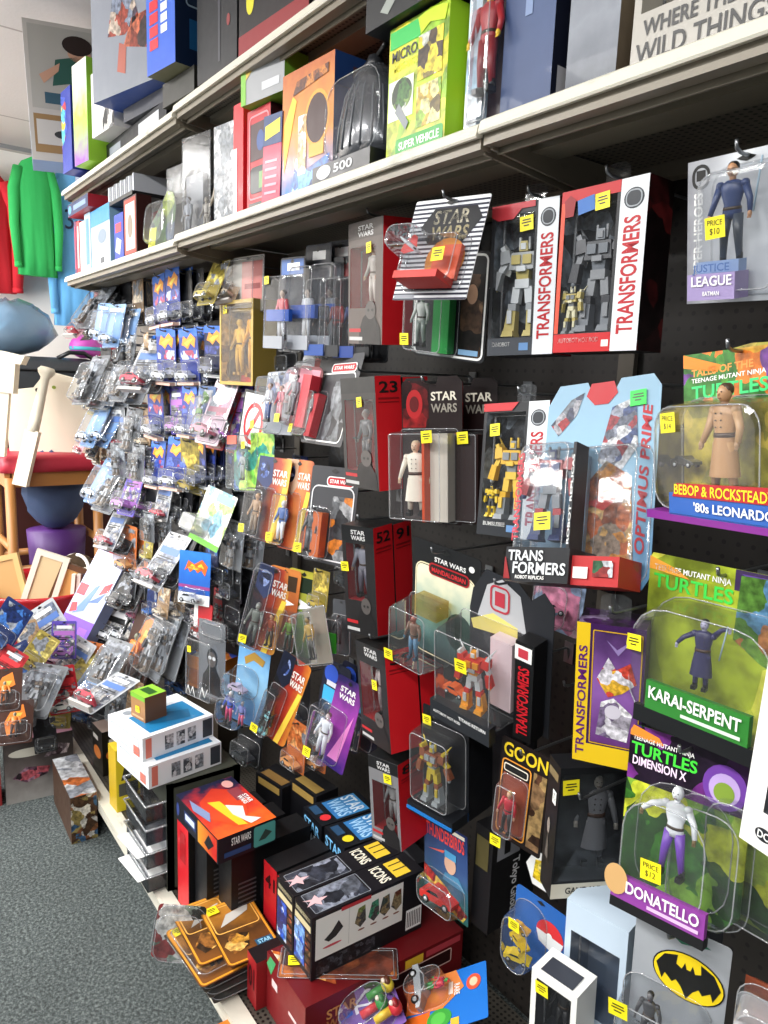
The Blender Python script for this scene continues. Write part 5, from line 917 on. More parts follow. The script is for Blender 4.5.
carton('toy_box', 'black box with a curved lower edge, centre of the top shelf', 'box', up(-1.93, -1.73, .80, .26, 4), .20, P('#17181c'), faces={'F': P('#1d1e22')}, pr={'F': [('r', .55, .1, .6, .95, P('#4a4a50'), 1), ('o', .8, .4, .04, .05, P('#8a3a3a'), 1)]})
carton('toy_box', 'black box with yellow ovals and a dark red base band', 'box', up(-1.71, -1.42, .81, .20, 3), .22, P('#1a1416'), pr={'F': [('r', 0, 0, 1, .22, P('#8a2428'), 1), ('o', .18, .52, .06, .14, P('#d8d02a'), 1), ('o', .36, .68, .05, .10, P('#e0d82a'), 1), ('o', .56, .78, .05, .08, P('#c8c02a'), 1)]})
carton('toy_box', 'white box with a black and brown print strip, under the big grey and blue box', 'box', up(-2.80, -2.60, .78, .20, 4, UZ + .064), .08, P('#e8e4e0'), pr={'F': [('r', .5, .0, 1, .5, art(('#2a2a2a', '#e8e4e0', '#7a7a7a'), 30), 1), ('r', .5, .55, 1, .95, P('#b8703a'), 1), ('r', .5, .42, 1, .55, P('#4a3a7a'), 1)]})
carton('toy_box', 'lime and white box with a purple corner, left part of the top shelf', 'box', up(-2.96, -2.83, .76, .33, 6, UZ + .001), .10, P('#9ad03a'), faces={'F': grad('#8a4aa8', '#a8d84a', '#e8f0e0', 2, .0, .3), 'L': P('#1a1c1a')})
carton('toy_box', 'colourful blue and yellow slim box near the left end of the top shelf', 'box', up(-3.10, -2.99, .75, .28, 3, UZ + .001), .12, P('#2a3a9a'), pr={'F': [('p', [(0, .3), (.6, .5), (.5, .9), (0, .95)], art(('#e8c23a', '#c83a4a', '#3a5ac8', '#5ac8e0'), 30), 1)]})
t = carton('toy_box', 'very large pale box with a child playing, past the top shelf end', 'box', (-3.22, .82, UZ + .075, 78, 0, -2, .30, .49), .18, P('#cdd8e8'), faces={'F': P('#c4beb6'), 'L': grad('#a8c4e8', '#f4f6fa', None, 2, 0, .25), 'D': P('#8fa8d0')},
    pr={'F': [('r', .05, .06, .98, .34, P('#9a7a52'), 1), ('r', .08, .12, .95, .30, P('#c9c4bc'), 2), ('r', .05, .38, .98, .97, P('#b0aca4'), 1), ('o', .62, .86, .18, .07, P('#2a1c18'), 3), ('o', .64, .80, .14, .06, P('#c99a80'), 2), ('p', [(.3, .55), (.35, .74), (.6, .78), (.85, .7), (.8, .5), (.5, .58)], P('#2f5a4f'), 2), ('p', [(.15, .62), (.4, .72), (.38, .66), (.2, .56)], P('#c99a80'), 3), ('r', .2, .42, .5, .5, P('#3a5a6a'), 3), ('o', .4, .2, .12, .03, P('#3a3a3a'), 3)]})
carton('toy_box', 'flat grey box under the very large pale box, left end of the top shelf', 'box', up(-3.30, -3.13, .84, .07), .30, P('#8a94a8'))
carton('toy_box', 'second flat box between the black game box and the big grey and blue box', 'box', up(-2.56, -2.26, .82, .040, 6, UZ + .0635), .24, P('#3a3c44'))
# ------------------------------------------------------------------ things stacked on the base deck
DZ = .1325
def icons(x, label):
    c = carton('boxed_figures', label, 'toy', (x, .746, .284, -1, 0, 0, .079, .155), .305, P('#17161a'),
        faces={'F': P('#15161b'), 'T': P('#17151a'), 'R': P('#17181b')},
        pr={'F': [('r', .04, .86, .96, .97, P('#1d1d22'), 1), txt('FIGURE', .1, .89, .9, .95, P('#d8c87a'), {}) if 0 else ('r', .1, .885, .9, .95, P('#d9cfa8'), 1), ('r', .04, .10, .62, .72, art(('#2a5ac8', '#d8e4f4', '#1c2f7a', '#7aa8e8'), 45), 1), ('r', .06, .74, .94, .84, P('#cfc39a'), 1)] + [('r', .66, .1 + .13 * i, .94, .19 + .13 * i, art(('#5a3a2a', '#8a6a4a', '#3a2a2a', '#a8503a'), 60), 1) for i in range(5)],
            'R': [('r', .03, .30, .80, .95, P('#e9e7e0'), 1), ('r', .31, .34, .312, .93, P('#8a8a84'), 2), ('p', [(.10, .58), (.16, .66), (.22, .80), (.26, .66), (.20, .56), (.14, .52)], P('#2a2a2c'), 2), ('o', .17, .45, .08, .02, P('#c8505a'), 2)] +
                 [('p', [(u, .62), (u + .03, .84), (u + .09, .86), (u + .10, .60), (u + .05, .52)], art((a, '#4a4a4a', '#8a7a5a'), 70), 2) for u, a in ((.36, '#7a8a4a'), (.48, '#3f8a6a'), (.58, '#3a4a44'), (.69, '#6a3a2a'))] + [('o', u, .48, .03, .015, P('#8a5a4a'), 2) for u in (.42, .53, .64, .74)] +
                 [('r', .24, .92, .50, .98, P('#b8343a'), 3), ('r', .04, .05, .55, .26, art(('#2a2b30', '#4a4b52', '#1d1e22'), 90), 1), ('r', .84, .08, .99, .42, WHT, 1)] + [('r', .85 + .017 * i, .12, .858 + .017 * i, .38, INK, 2) for i in range(8)],
            'T': [('ring', .05, .04, .92, .52, .0018, P('#8a8f98'), 1, .004), ('r', .08, .05, .90, .50, art(('#5a5e68', '#8a90a0', '#2a2c34', '#3a3e4a'), 28), 1), ('p', [(.30, .02), (.42, .07), (.58, .02), (.54, .09), (.70, .13), (.54, .14), (.46, .21), (.40, .14), (.24, .13), (.36, .09)], P('#e0b8bc'), 3)] +
                 [txt('FIGURE', .16, .60, .86, .66, P('#e9e4d0'), {'bold': .04}) if 0 else txt('ICONS', .14, .62, .86, .72, P('#f0ecd8'), {'bold': .06}), txt('ICONS', .14, .78, .86, .90, P('#e8c23a'), {'bold': .06}) if 0 else ('r', .14, .76, .86, .90, P('#e8c23a'), 1), ('r', .30, .78, .34, .9, INK, 2), ('r', .55, .78, .59, .9, INK, 2)]})
    return c
icons(-1.330, 'left one of two black window topped boxes on the large dark red box')
icons(-1.249, 'right one of two black window topped boxes, white side panel showing')
t = carton('boxed_playset', 'large dark red box lying deep on the deck, under the pair of black window-topped boxes', 'box', (-1.25, .705, DZ, -2, 0, 0, .185, .15), .43, P('#6e1418'), faces={'F': P('#7a171c'), 'R': P('#6a1217'), 'T': P('#641015')},
    pr={'R': [('ring', .42, .55, .92, .80, .003, P('#d8b0a8'), 2, .006), ('r', .43, .57, .91, .78, P('#2a0c0e'), 1), ('r', .60, .80, .72, .95, grad('#c8801f', '#e8c23a', None, 2, 0, .15), 1), txt('STAR', .12, .62, .30, .78, P('#c98a4a'), {'bold': .03}), txt('WARS', .12, .45, .30, .60, P('#a86a3a'), {'bold': .03}), ('r', .74, .84, .98, .95, P('#b8404a'), 1)],
        'F': [('r', .15, .55, .3, .68, P('#e8d0d0'), 1), ('r', .6, .5, .8, .56, P('#e8d0d0'), 1), ('p', [(.0, .8), (.1, 1), (.25, 1), (.12, .7)], P('#4aa86a'), 1)],
        'T': [('p', [(.02, .02), (.35, .02), (.9, .2), (.6, .25)], art(('#d8702a', '#e8a85a', '#a8502a', '#f0e0c0'), 20), 1)]})
card('sleeved_comic', 'orange flat sleeve with a yellow sticker lying right of the pair of black window-topped boxes', 'sleeve', (-1.185, .80, .2845, 55, -90, 0, .26, .085), art(('#8a3a1c', '#c9702a', '#5a2412', '#a8562a'), 14), rad=.003, hole=False, stick=[(.12, .5, -.004, .03)], bub=(0, 0, 1, 1, .003, .003))
carton('boxed_figure', 'dark red box numbered 01 standing left of the large dark red box', 'toy', (-1.373, .685, DZ, -2, 0, 0, .05, .125), .09, P('#8a1a1f'), faces={'F': P('#9a1d23'), 'T': P('#1a1416')}, pr={'F': [txt('01', .2, .35, .8, .8, P('#2a0c0e'), {'bold': .04})]})
carton('boxed_playset', 'flame topped red box at the very bottom, in front of the large dark red box', 'box', (-1.31, .575, .002, -2, 0, 0, .13, .12), .085, P('#7a1418'), faces={'F': P('#7a1418'), 'L': grad('#e8e0d0', '#d8762a', None, 2, 0, .1), 'T': grad('#d8762a', '#f0c08a', None, 0, -.06, .06)}, pr={'F': [('r', .45, .6, .6, .8, P('#e8d8d0'), 1)]})
def blue_sw(x, label, dot):
    carton('boxed_figures', label, 'toy', (x, .975, .205, -3, 0, 0, .108, .19), .175, P('#0f1014'), faces={'F': P('#101218'), 'T': P('#12141a')},
        pr={'F': [txt('STAR', .08, .76, .9, .92, P('#7ac0f0'), {'bold': .05}), txt('WARS', .08, .58, .9, .74, P('#dcebf6'), {'bold': .05}), ('r', .1, .1, .9, .5, P('#1c2230'), 1)],
            'T': [('r', .08, .30, .92, .90, grad('#1a4a8a', '#4aa0e0', None, 1, 0, .17), 0), txt('STAR', .12, .62, .88, .86, P('#dcebf6'), {'bold': .05}), txt('WARS', .12, .36, .88, .60, P('#a8d0f0'), {'bold': .05}), ('o', .72, .16, .13, .09, P(dot), 2), ('r', .1, .06, .5, .2, P('#2a4a6a'), 1)]})
blue_sw(-1.595, 'black box with big blue lettering and a red dot on top', '#d8343a')
blue_sw(-1.482, 'black box with big blue lettering and a yellow dot on top', '#e8d22a')
carton('boxed_figures', 'plain black box underneath the two blue lettered boxes', 'box', (-1.54, .97, DZ, -3, 0, 0, .22, .07), .17, P('#101114'))
c = carton('boxed_playset', 'long box with red and yellow starfighter art lying on the black red-spined boxes', 'box', (-1.672, .672, .3905, 3, 0, 0, .248, .068), .165, P('#14161f'),
    faces={'T': grad('#1a1c3a', '#c8281f', '#e8641f', 0, -.12, .12, .6), 'F': P('#181a24'), 'R': P('#1c1d24')},
    pr={'T': [('p', [(.12, .55), (.35, .95), (.75, .7), (.95, .45), (.6, .10), (.3, .2)], grad('#b82a1c', '#e8501f', None, 0, -.1, .1), 1), ('p', [(.35, .30), (.9, .42), (.94, .55), (.4, .48)], P('#f0c02a'), 2), ('p', [(.5, .5), (.62, .72), (.8, .62), (.92, .8), (.95, .6), (.7, .48)], P('#e4e0da'), 3), txt('STAR', .42, .86, .60, .94, WHT, {'l': 3, 'bold': .04}), txt('WARS', .42, .77, .60, .85, WHT, {'l': 3, 'bold': .04}), ('o', .14, .82, .08, .09, P('#d8a09a'), 3), ('r', .25, .72, .5, .92, P('#8a3a42'), 2), ('p', [(.2, .1), (.55, .2), (.7, .1), (.4, .02)], P('#7a8ab0'), 3)],
        'F': [('r', .55, .05, .98, .95, grad('#d8a02a', '#c8281f', None, 0, 0, .1), 1), ('p', [(.7, .3), (.8, .8), (.92, .6), (.8, .2)], P('#1a1c22'), 2), ('r', .22, .3, .5, .75, P('#2a3a6a'), 1), ('r', .25, .4, .47, .66, P('#c9d4e8'), 2), ('o', .06, .5, .035, .28, P('#3a4a8a'), 1)],
        'R': [('r', .60, .08, .98, .92, P('#5aa8a0'), 1, .006), ('p', [(.68, .3), (.8, .7), (.92, .5), (.8, .3)], P('#3a4a44'), 2), txt('STAR WARS', .22, .55, .55, .85, WHT, {'bold': .02}), ('r', .1, .15, .55, .35, P('#2a4a7a'), 1)]})
for k, (x, y, w, lab) in enumerate(((-1.765, .672, .072, 'black box with a bright red spine facing the aisle, front left under the starfighter box'), (-1.685, .69, .072, 'black box hidden mostly under the starfighter box, second from the left'), (-1.60, .72, .072, 'black box under the right end of the starfighter box'))):
    carton('boxed_figure', lab, 'toy', (x, y, DZ, 2, 0, 0, w, .255), .235, P('#121214'), faces={'F': P('#d0202a') if k == 0 else P('#17171a'), 'T': P('#151517'), 'R': P('#131315')},
        pr={'F': [('r', .25, .55, .75, .9, P('#a8141c'), 1)] if k == 0 else [], 'R': [('o', .6, .5, .25, .3, P('#232326'), 1)] + [('r', .08, .25 + .05 * i, .30, .27 + .05 * i, P('#4a4a4e'), 2) for i in range(9)]})
for k, (x, y, n) in enumerate(((-1.505, .80, '41'), (-1.432, .80, '54'))):
    carton('boxed_figure', ('red spined black box numbered 41 beside the starfighter box', 'red spined black box numbered 54 in front of the blue lettered boxes')[k], 'toy', (x, y, DZ, 2, 0, 0, .064, .235), .16, P('#18181b'), faces={'F': P('#c81e28'), 'R': P('#161619'), 'T': P('#17171a')}, pr={'F': [txt(n, .15, .72, .88, .88, P('#3a0c10'), {'bold': .05})]})
for k in range(5):
    x, y = (-1.86, -1.74, -1.60, -1.46, -1.37)[k], (.98, 1.03, 1.06, 1.10, 1.08)[k]
    carton('boxed_figure', ('leftmost low black box with gold edge printing at the board foot', 'second low black gold-edged box at the foot of the board', 'third low black gold-edged box, with a red stripe', 'fourth low dark box at the foot of the board, near the purple galaxy card', 'fifth low dark box at the foot of the board, nearest the red column')[k], 'toy', (x, y, DZ + (.02 if 0 else 0), 10 - 4 * k, 0, 0, .13, .24 + .02 * (k % 2)), .08, P('#16161a'), pr={'F': [('r', .1, .88, .9, .97, P('#a88a4a'), 1)], 'T': [('r', .1, .1, .9, .5, P(('#8a6a3a', '#a88a4a', '#a82a2a', '#3a3a3e', '#3a3a3e')[k]), 1)]})
# gold framed cards in a pile
def goldcard(x, y, z, yaw, label):
    return card('carded_figure', label, 'toy', (x, y, z, yaw, -90, 0, .135, .215), P('#5a3a1c'), rad=.012, hole=False,
        pr=[('r', .0, .0, 1, 1, grad('#7a4a1f', '#4a2f18', '#b87a2a', 2, 0, .2), 0, .012), ('ring', .02, .012, .98, .988, .005, P('#e0962f'), 1, .012), ('ring', .08, .50, .92, .94, .003, P('#e8b05a'), 2, .012), ('p', [(.2, .60), (.4, .78), (.86, .84), (.8, .74), (.5, .66)], P('#b8b4ae'), 3), ('r', .62, .06, .94, .24, P('#22506f'), 3), txt('STAR', .66, .16, .90, .22, P('#9ad0e8'), {'l': 4, 'bold': .03}), txt('WARS', .66, .08, .90, .14, P('#e8eef2'), {'l': 4, 'bold': .03}),
            ('p', [(.1, .3), (.3, .46), (.62, .40), (.5, .2), (.2, .15)], art(('#c9923a', '#8a5a2a', '#3a2a1c', '#e0b060'), 34), 2)], stick=[(.20, .90, -.003, .03)])
goldcard(-1.39, .705, .2335, 86, 'gold framed card with a grey blaster picture, top right of the flat pile')
goldcard(-1.445, .655, .222, 88, 'gold framed card at the left of the flat pile, yellow sticker at its corner')
goldcard(-1.40, .64, .211, 92, 'gold framed card underneath, showing at the front of the flat pile')
for k in range(4):
    z0 = DZ + .001 + .018 * k
    o = card('bagged_figures', ('lowest', 'second lowest', 'second highest', 'highest')[k] + ' of the clear lumpy packs under the gold framed cards', 'toy', (-1.40 - .006 * k, .70 - .010 * k, z0 + .0165, 88 + 2 * k, -90, 0, .19, .20), P('#3a3530'), rad=.004, hole=False, bub=(.02, .02, .98, .98, .0145, .02), toys=[(doll(.12, '#a89a8a', '#6a6a66', '#8a8a86'), .3, .15, -.004, 0), (car(.08, '#8a8f8a'), .7, .4, -.006, 0)])
card('bagged_figures', 'crumpled clear pack with green bits over the deck edge left of the gold cards', 'toy', (-1.60, .585, .135, 62, -14, 8, .12, .13), art(('#8a9a8a', '#2a2f2a', '#d8d8d4', '#5a6a5a', '#8a3a3a'), 24), bub=(0, 0, 1, .95, .03, .03), hole=False)
# candy dispenser cards, bottom centre
t = card('carded_candy', 'bright blue card with an orange panel and green round emblem, lying at the bottom', 'toy', (-1.065, .90, .235, -42, -62, 0, .15, .19), P('#1f6fc8'), rad=.004, pr=[('p', [(0, 0), (.55, 0), (.62, .45), (.35, .72), (0, .62)], grad('#e8702a', '#d8894a', None, 2, 0, .15), 1), ('r', .6, .0, 1, .3, P('#e86a1f'), 1), ('o', .32, .84, .14, .09, P('#d8563a'), 2), ('o', .32, .84, .08, .05, P('#e8c2a0'), 3), ('o', .78, .42, .17, .15, P('#3a9a3a'), 2), ('o', .78, .41, .11, .09, P('#57b84a'), 3), ('r', .84, .56, .98, .66, P('#e8b53a'), 2), txt('RARE', .26, .60, .46, .67, WHT, {'l': 3}), txt('BEAR', .20, .52, .42, .59, WHT, {'l': 3}) if 0 else ('r', .2, .53, .42, .585, P('#f0d8c8'), 3)], bub=(.05, .03, .55, .55, .045, .03), hole=False)
put_toy(t, (car(.09, '#8a8f94'), .3, .12, -.02, 20), .16, .2); put_toy(t, (doll(.07, '#3a9a4a', '#c8303a', '#2a8a3a', '#c8303a'), .3, .2, -.02, 0), .16, .2)
t = card('carded_candy', 'violet and blue card with round headed candy dispensers, bottom edge', 'toy', (-1.14, .78, .20, -20, -62, 0, .15, .14), P('#7a5aa8'), rad=.004, pr=[txt('PEZ', .05, .3, .45, .6, P('#e8e8f4'), {'bold': .06}), ('r', 0, 0, .4, .26, P('#2a5ac8'), 0)], bub=(.30, .05, .95, .95, .045, .05), hole=False)
for k, (u, v, a, b, c_) in enumerate(((.42, .5, '#d8c23a', '#3a8a3a', '#5a3020'), (.6, .35, '#2a8a3a', '#c8303a', '#1f6a2a'), (.78, .5, '#c8303a', '#e8c23a', '#8a1a1f'))):
    m = MB(); m.tube([(0, 0, 0), (0, 0, .04)], [.009, .009], T(b), 8); m.ell((0, 0, .05), (.017, .016, .015), T(a)); m.ell((0, -.01, .054), (.012, .01, .008), T(c_)); m.ell((.0, -.016, .047), (.006, .005, .005), T('#f0e0d0')); put_toy(t, (m, u, v, -.018, 0), .17, .16, 'candy_dispenser')
# white and pale boxes, bottom right
def white_box(nm, label, pose, d, body, win, pr, tray='#2a2c36', stick=(), toys=()):
    return carton(nm, label, 'toy', pose, d, P(body), win=win, tray=P(tray), pr=pr, stick=stick, toys=toys, wd=.9)
white_box('boxed_figure', 'white hang-tab box with a dark window and yellow sticker, bottom edge of the picture', (-.607, .80, .592, 8, 3, 0, .078, .125), .055, '#e8e8e4', (.12, .08, .88, .90), {'F': [], 'T': [('r', .15, .1, .85, .7, P('#3a3d46'), 1)]}, stick=[('F', .25, .80, .022)], toys=[(doll(.09, '#2a2a2e', '#26262a', '#232327', '#1c1c1e'), .5, .1, .03, 0)])
q = D.objects[-1]
m = MB(); root = [c for c in D.objects if c.name.startswith('boxed_figure') and c.parent is None][-1]
m.prism([(-.039, .123), (.039, .123), (.039, .185), (.032, .192), (-.032, .192), (-.039, .185)], .050, .0525, P('#e8e8e4')); F = Face((-.039, .050, .125), (1, 0, 0), (0, 0, 1), .078, .065); m.prect(F, .2, .25, .85, .55, P('#8a9a4a'), 1); m.prect(F, .25, .32, .8, .48, INK, 2); m.poval(F, .5, .8, .12, .08, INK, 1); m.prect(F, .05, .85, .12, .95, P('#8a8f98'), 1)
m.build('header_flap', root)
white_box('boxed_figure', 'pale blue-white box standing behind the white hang-tab box', (-.592, .87, .61, 10, 3, 0, .10, .20), .07, '#c3d4e4', (.1, .1, .9, .75), {'F': []}, '#6a7a90')
card('carded_figure', 'black striped card between the pale box and the bat emblem card', 'toy', (-.50, .93, .70, 12, 3, 0, .12, .22), P('#17181c'), pr=[('r', .1, .2 + .12 * i, .9, .23 + .12 * i, P('#5a6070'), 1) for i in range(6)] + [('r', .6, .1, .95, .14, P('#d8c82a'), 2)], bub=(.1, .05, .8, .6, .04, .01))
p = POSE['bat']
card('carded_figure', 'brown tinted pack with a blue oval white lettered badge in the bottom right corner', 'toy', (p[0] + .155, p[1] - .0, p[2] + .005, 14, 3, 0, .14, .17), P('#5a2a1c'), rad=.01, pr=[('r', 0, 0, 1, 1, art(('#5a2a1c', '#8a4a30', '#3a1a12', '#7a3a22'), 10), 0), ('o', .36, .52, .26, .16, P('#2f4a9a'), 2), txt('DC', .20, .44, .52, .60, P('#e8ecf4'), {'l': 3, 'bold': .06})], bub=(-.02, .0, .98, .95, .04, .02), bubs=[(-.02, .72, .9, .86, .045, .01, MILKY)], hole=False)
white_box('boxed_figure', 'large white window box cut off by the right edge, beside the lime card', (-.262, .72, 1.12, -8, 2, 3, .16, .215), .07, '#eceae8', (.13, .20, .9, .88), {'F': [('o', .16, .09, .06, .035, P('#2a2c30'), 1), txt('DC', .12, .07, .20, .11, WHT, {'l': 2}), ('p', [(.3, .16), (.5, .12), (.42, .06), (.6, .02), (.5, .1), (.38, .19)], P('#55585e'), 1)]}, '#55565c', toys=[(doll(.14, '#3a3a3e', '#333338', '#2f2f33', '#222'), .6, .2, .03, 0) if 0 else (doll(.14, '#3a3a3e', '#333338', '#2f2f33', '#222222'), .6, .2, .03, 0)])
# ------------------------------------------------------------------ left end of the base deck
def clear_drawers():
    t = thing('drawer_tower', 'clear tower of four ledged trays under the white window boxes', 'storage', (-1.95, .66, DZ), (0, 0, 0))
    Gd = mat('#4a4c42', .4); m = MB(); w, d, h = .20, .22, .325
    for x in (-w / 2, w / 2 - .008): 
        for y in (-.0, d - .02): m.box(x, x + .008, y, y + .02, 0, h, Gd)
    m.box(-w / 2, w / 2, 0, d, h - .012, h, Gd); m.box(-w / 2, w / 2, 0, d, 0, .006, Gd); m.box(w / 2 - .004, w / 2, 0, d, 0, h, Gd); m.box(-w / 2, w / 2, d - .004, d, 0, h, Gd); m.box(-w/2 + .008, w/2 - .008, 0, .003, h - .07, h - .012, Gd)
    m.build('frame', t)
    for k in range(4):
        z = .012 + .072 * k; m = MB(); mm = SMOKE
        x0, x1, y0, y1 = -w / 2 + .01, w / 2 - .01, -.055, d - .03
        m.box(x0, x1, y0, y1, z, z + .003, mm)
        for a in ((x0, x0 + .003, y0, y1), (x1 - .003, x1, y0, y1), (x0, x1, y0, y0 + .003), (x0, x1, y1 - .003, y1)): m.box(*a, z, z + .048, SMOKE)
        m.tube([(x0 - .006, y0 - .004, z + .05), (x1 + .006, y0 - .004, z + .05), (x1 + .006, y1, z + .05), (x0 - .006, y1, z + .05), (x0 - .006, y0 - .004, z + .05)], .003, EDGE, 6)
        m.build('tray', t)
        if k < 2: 
            m = MB(); m.add([(x0 + .01, y0 - .03, z + .02), (x1 - .02, y0 - .02, z + .03), (x1 - .02, y1 - .05, z + .035), (x0 + .01, y1 - .05, z + .03)], [(0, 1, 2, 3)], WHT); m.add([(x0 + .01, y0 - .03, z + .019), (x1 - .02, y0 - .02, z + .029), (x1 - .02, y1 - .05, z + .034), (x0 + .01, y1 - .05, z + .029)], [(3, 2, 1, 0)], WHT); m.build('paper_sheet', t)
clear_drawers()
def blue_white(x, y, z, yaw, label):
    carton('boxed_figure', label, 'toy', (x, y, z, yaw, 0, 0, .20, .068), .225, P('#e6eaee'), faces={'T': P('#e8ecf0'), 'F': P('#e4e8ee'), 'R': P('#e8ecf0')},
        pr={'T': [('r', .30, .14, .92, .92, P('#1f76a8'), 1), ('p', [(.38, .3), (.6, .85), (.85, .75), (.7, .25)], P('#17608a'), 2), ('r', .04, .3, .26, .9, P('#d8dde2'), 1), ('o', .15, .2, .07, .06, P('#8a929a'), 2)], 'R': [('r', .04, .08, .12, .92, P('#d87a6a'), 1)] + [('r', .3 + .16 * i, .18, .42 + .16 * i, .8, art(('#8a929a', '#c9ccd0', '#4a5058'), 60), 1) for i in range(3)] + [('r', .84, .1, .98, .9, P('#3a3f46'), 2)], 'F': [('ring', .1, .2, .9, .85, .002, P('#9aa4ae'), 1, .006), ('r', .75, .1, .92, .5, P('#d87a6a'), 1)]})
    return None
blue_white(-1.955, .60, .4595, 7, 'white and sky blue window box, lower of the two stacked on the clear tray tower')
blue_white(-1.985, .59, .5285, 10, 'white and sky blue window box, upper of the two stacked on the clear tray tower')
carton('toy_cube_box', 'small brown cube box with a lime green top', 'box', (-2.005, .635, .5978, 14, 0, 0, .072, .076), .07, P('#8a6a4a'), faces={'F': grad('#9a6a42', '#b08a5a', None, 2, 0, .1), 'T': P('#8fc83a'), 'R': P('#6a4a34')}, pr={'F': [('r', 0, .82, 1, 1, P('#7ab83a'), 1), ('r', .1, .08, .9, .16, P('#c9a47a'), 1)], 'T': [('r', .15, .3, .85, .7, P('#2a5a1f'), 1)]}, stick=[('F', .5, .42, .02)])
carton('toy_box', 'orange ended striped box showing behind the sky blue boxes', 'box', (-2.42, 1.0, .45, 20, 0, 0, .16, .12), .10, P('#c9762a'), faces={'T': art(('#c83a8a', '#3a5ac8', '#e8e0d8', '#d87a2a'), 16)}, pr={'F': [('r', .1, .1, .9, .6, P('#a85a1f'), 1)]})
carton('boxed_figure', 'long dark low box supporting the striped box at the foot of the board', 'box', (-2.42, 1.0, DZ, 20, 0, 0, .16, .316), .10, P('#3a322a'))
carton('toy_box', 'black box with an orange oval emblem, standing on the deck left of the tray tower', 'box', (-2.62, .68, DZ, 4, 0, 0, .10, .17), .12, P('#16130f'), faces={'T': P('#8a7a72')}, pr={'R': [('o', .5, .45, .4, .16, P('#c8702a'), 1), ('o', .5, .45, .28, .09, P('#2a1a10'), 2), ('r', .2, .72, .6, .8, P('#c9c4bc'), 1)], 'F': [('o', .5, .45, .36, .14, P('#c8702a'), 1), ('r', .1, .72, .6, .82, P('#c9c4bc'), 1)]})
carton('toy_box', 'narrow yellow box at the deck edge left of the tray tower', 'box', (-2.35, .655, DZ, 3, 0, 0, .07, .22), .08, P('#d8c02a'), faces={'R': P('#e0c82a'), 'F': P('#c9a822')}, pr={'R': [('r', .1, .25, .9, .45, P('#5a5a50'), 1), ('p', [(.2, .5), (.4, .8), (.8, .7), (.6, .5)], P('#3a3a30'), 1)]})
t = thing('toy_trumpet', 'small red and white cup standing on the narrow yellow box', 'cup', (-2.34, .70, DZ + .221)); m = MB(); m.ring_loft([[(r * math.cos(2 * math.pi * i / 16), r * math.sin(2 * math.pi * i / 16), z) for i in range(16)] for z, r in ((0, .022), (.05, .032), (.062, .034))], T('#c82a34')); m.build('cup_body', t); m = MB(); m.ell((0, 0, .058), (.031, .031, .012), T('#e8e4e0')); m.build('lid', t)
carton('toy_box', 'opened colourful picture box on the floor leaning against the deck edge, below the yellow box', 'box', (-2.42, .578, 0, 88, 0, 0, .085, .17), .30, P('#4a3426'), faces={'F': art(('#8a7a4a', '#c8c4bc', '#8a5a3a', '#3a5a7a', '#4a3424'), 34, .8), 'R': art(('#3a2218', '#8a4a2a', '#5a3a28', '#c9704a'), 20), 'T': art(('#c9ccd0', '#8a8f98', '#c8703a'), 16)})
carton('toy_box', 'wide silver and black box standing on the carpet, barcode at its corner', 'box', (-2.775, .515, 0, 84, -6, 0, .235, .235), .07, P('#8a8680'), faces={'F': grad('#8f8c88', '#5a5250', '#2a2422', 2, .0, .24), 'T': P('#a87a8a')},
    pr={'F': [('o', .34, .78, .28, .07, P('#b8b4a8'), 1), ('p', [(.1, .4), (.3, .55), (.65, .5), (.6, .38), (.3, .3)], art(('#5a3a4a', '#8a6a7a', '#2a1c24', '#a8505a'), 36), 1), ('p', [(.55, .65), (.75, .85), (.95, .8), (.9, .66)], art(('#8a7a80', '#c9bcc0', '#4a3a40'), 36), 1), ('r', .68, .1, .86, .26, WHT, 1)] + [('r', .70 + .018 * i, .13, .708 + .018 * i, .24, INK, 2) for i in range(8)]})
carton('toy_box', 'dark red box on the carpet left of the silver and black box', 'box', (-2.80, .35, 0, 84, 0, 0, .07, .23), .12, P('#8a2a2a'))
# ------------------------------------------------------------------ far left: clothes, stool, bins
def garment(name, label, loc, w, h, colr, sleeve, cat='shirt', parts=()):
    t = thing(name, label, cat, loc, (90, 0, 0)); c = mat(colr, .85)
    prof = [(0, .08), (.04, .30), (.10, .42), (.22, .46), (.5, .44), (.8, .48), (1, .5)]   # from collar down: half width share
    def bodyring(f, wf, n=28):
        out = []
        for i in range(n):
            a = 2 * math.pi * i / n; fold = 1 + .10 * math.sin(5 * a + 7 * f) * f
            out.append((w * wf * math.cos(a), .045 * math.sin(a) * fold + .012 * math.sin(9 * a + 5 * f) * f, h * (1 - f)))
        return out
    m = MB(); m.ring_loft([bodyring(f, wf) for f, wf in prof], c, cap0=False); m.build('shirt_body', t)
    for d in (-1, 1):
        m = MB(); x0 = d * w * .36
        pts = [(x0, 0, h * .90), (x0 + d * w * .16, -.005, h * .72), (x0 + d * w * .20, -.02, h * (.9 - sleeve * .6)), (x0 + d * w * .15, -.03, h * (.9 - sleeve))]
        m.tube(pts, [w * .16, w * .15, w * .12, w * .09], c, 12)
        m.tube([pts[-1], (pts[-1][0], pts[-1][1], pts[-1][2] - .03)], w * .095, c, 12); m.build('sleeve', t)
    m = MB(); m.tube([(-.16 * w, 0, h * .94), (0, 0, h * 1.0), (.16 * w, 0, h * .94)], .006, T('#c9a77a'), 6); m.tube([(0, 0, h), (0, 0, h + .06), (.02, 0, h + .08)], .003, T('#9a9a9a'), 6); m.build('hanger', t)
    for q in parts: q(t, w, h)
    return t
garment('pullover', 'bright red long-sleeved top hanging on the far white wall', (-5.40, .82, 2.04), .34, .74, '#c81f2c', .85)
garment('pullover', 'green long-sleeved top hanging between the red one and the pale blue shirt', (-5.24, 1.09, 2.15), .23, .70, '#2fae58', .80)
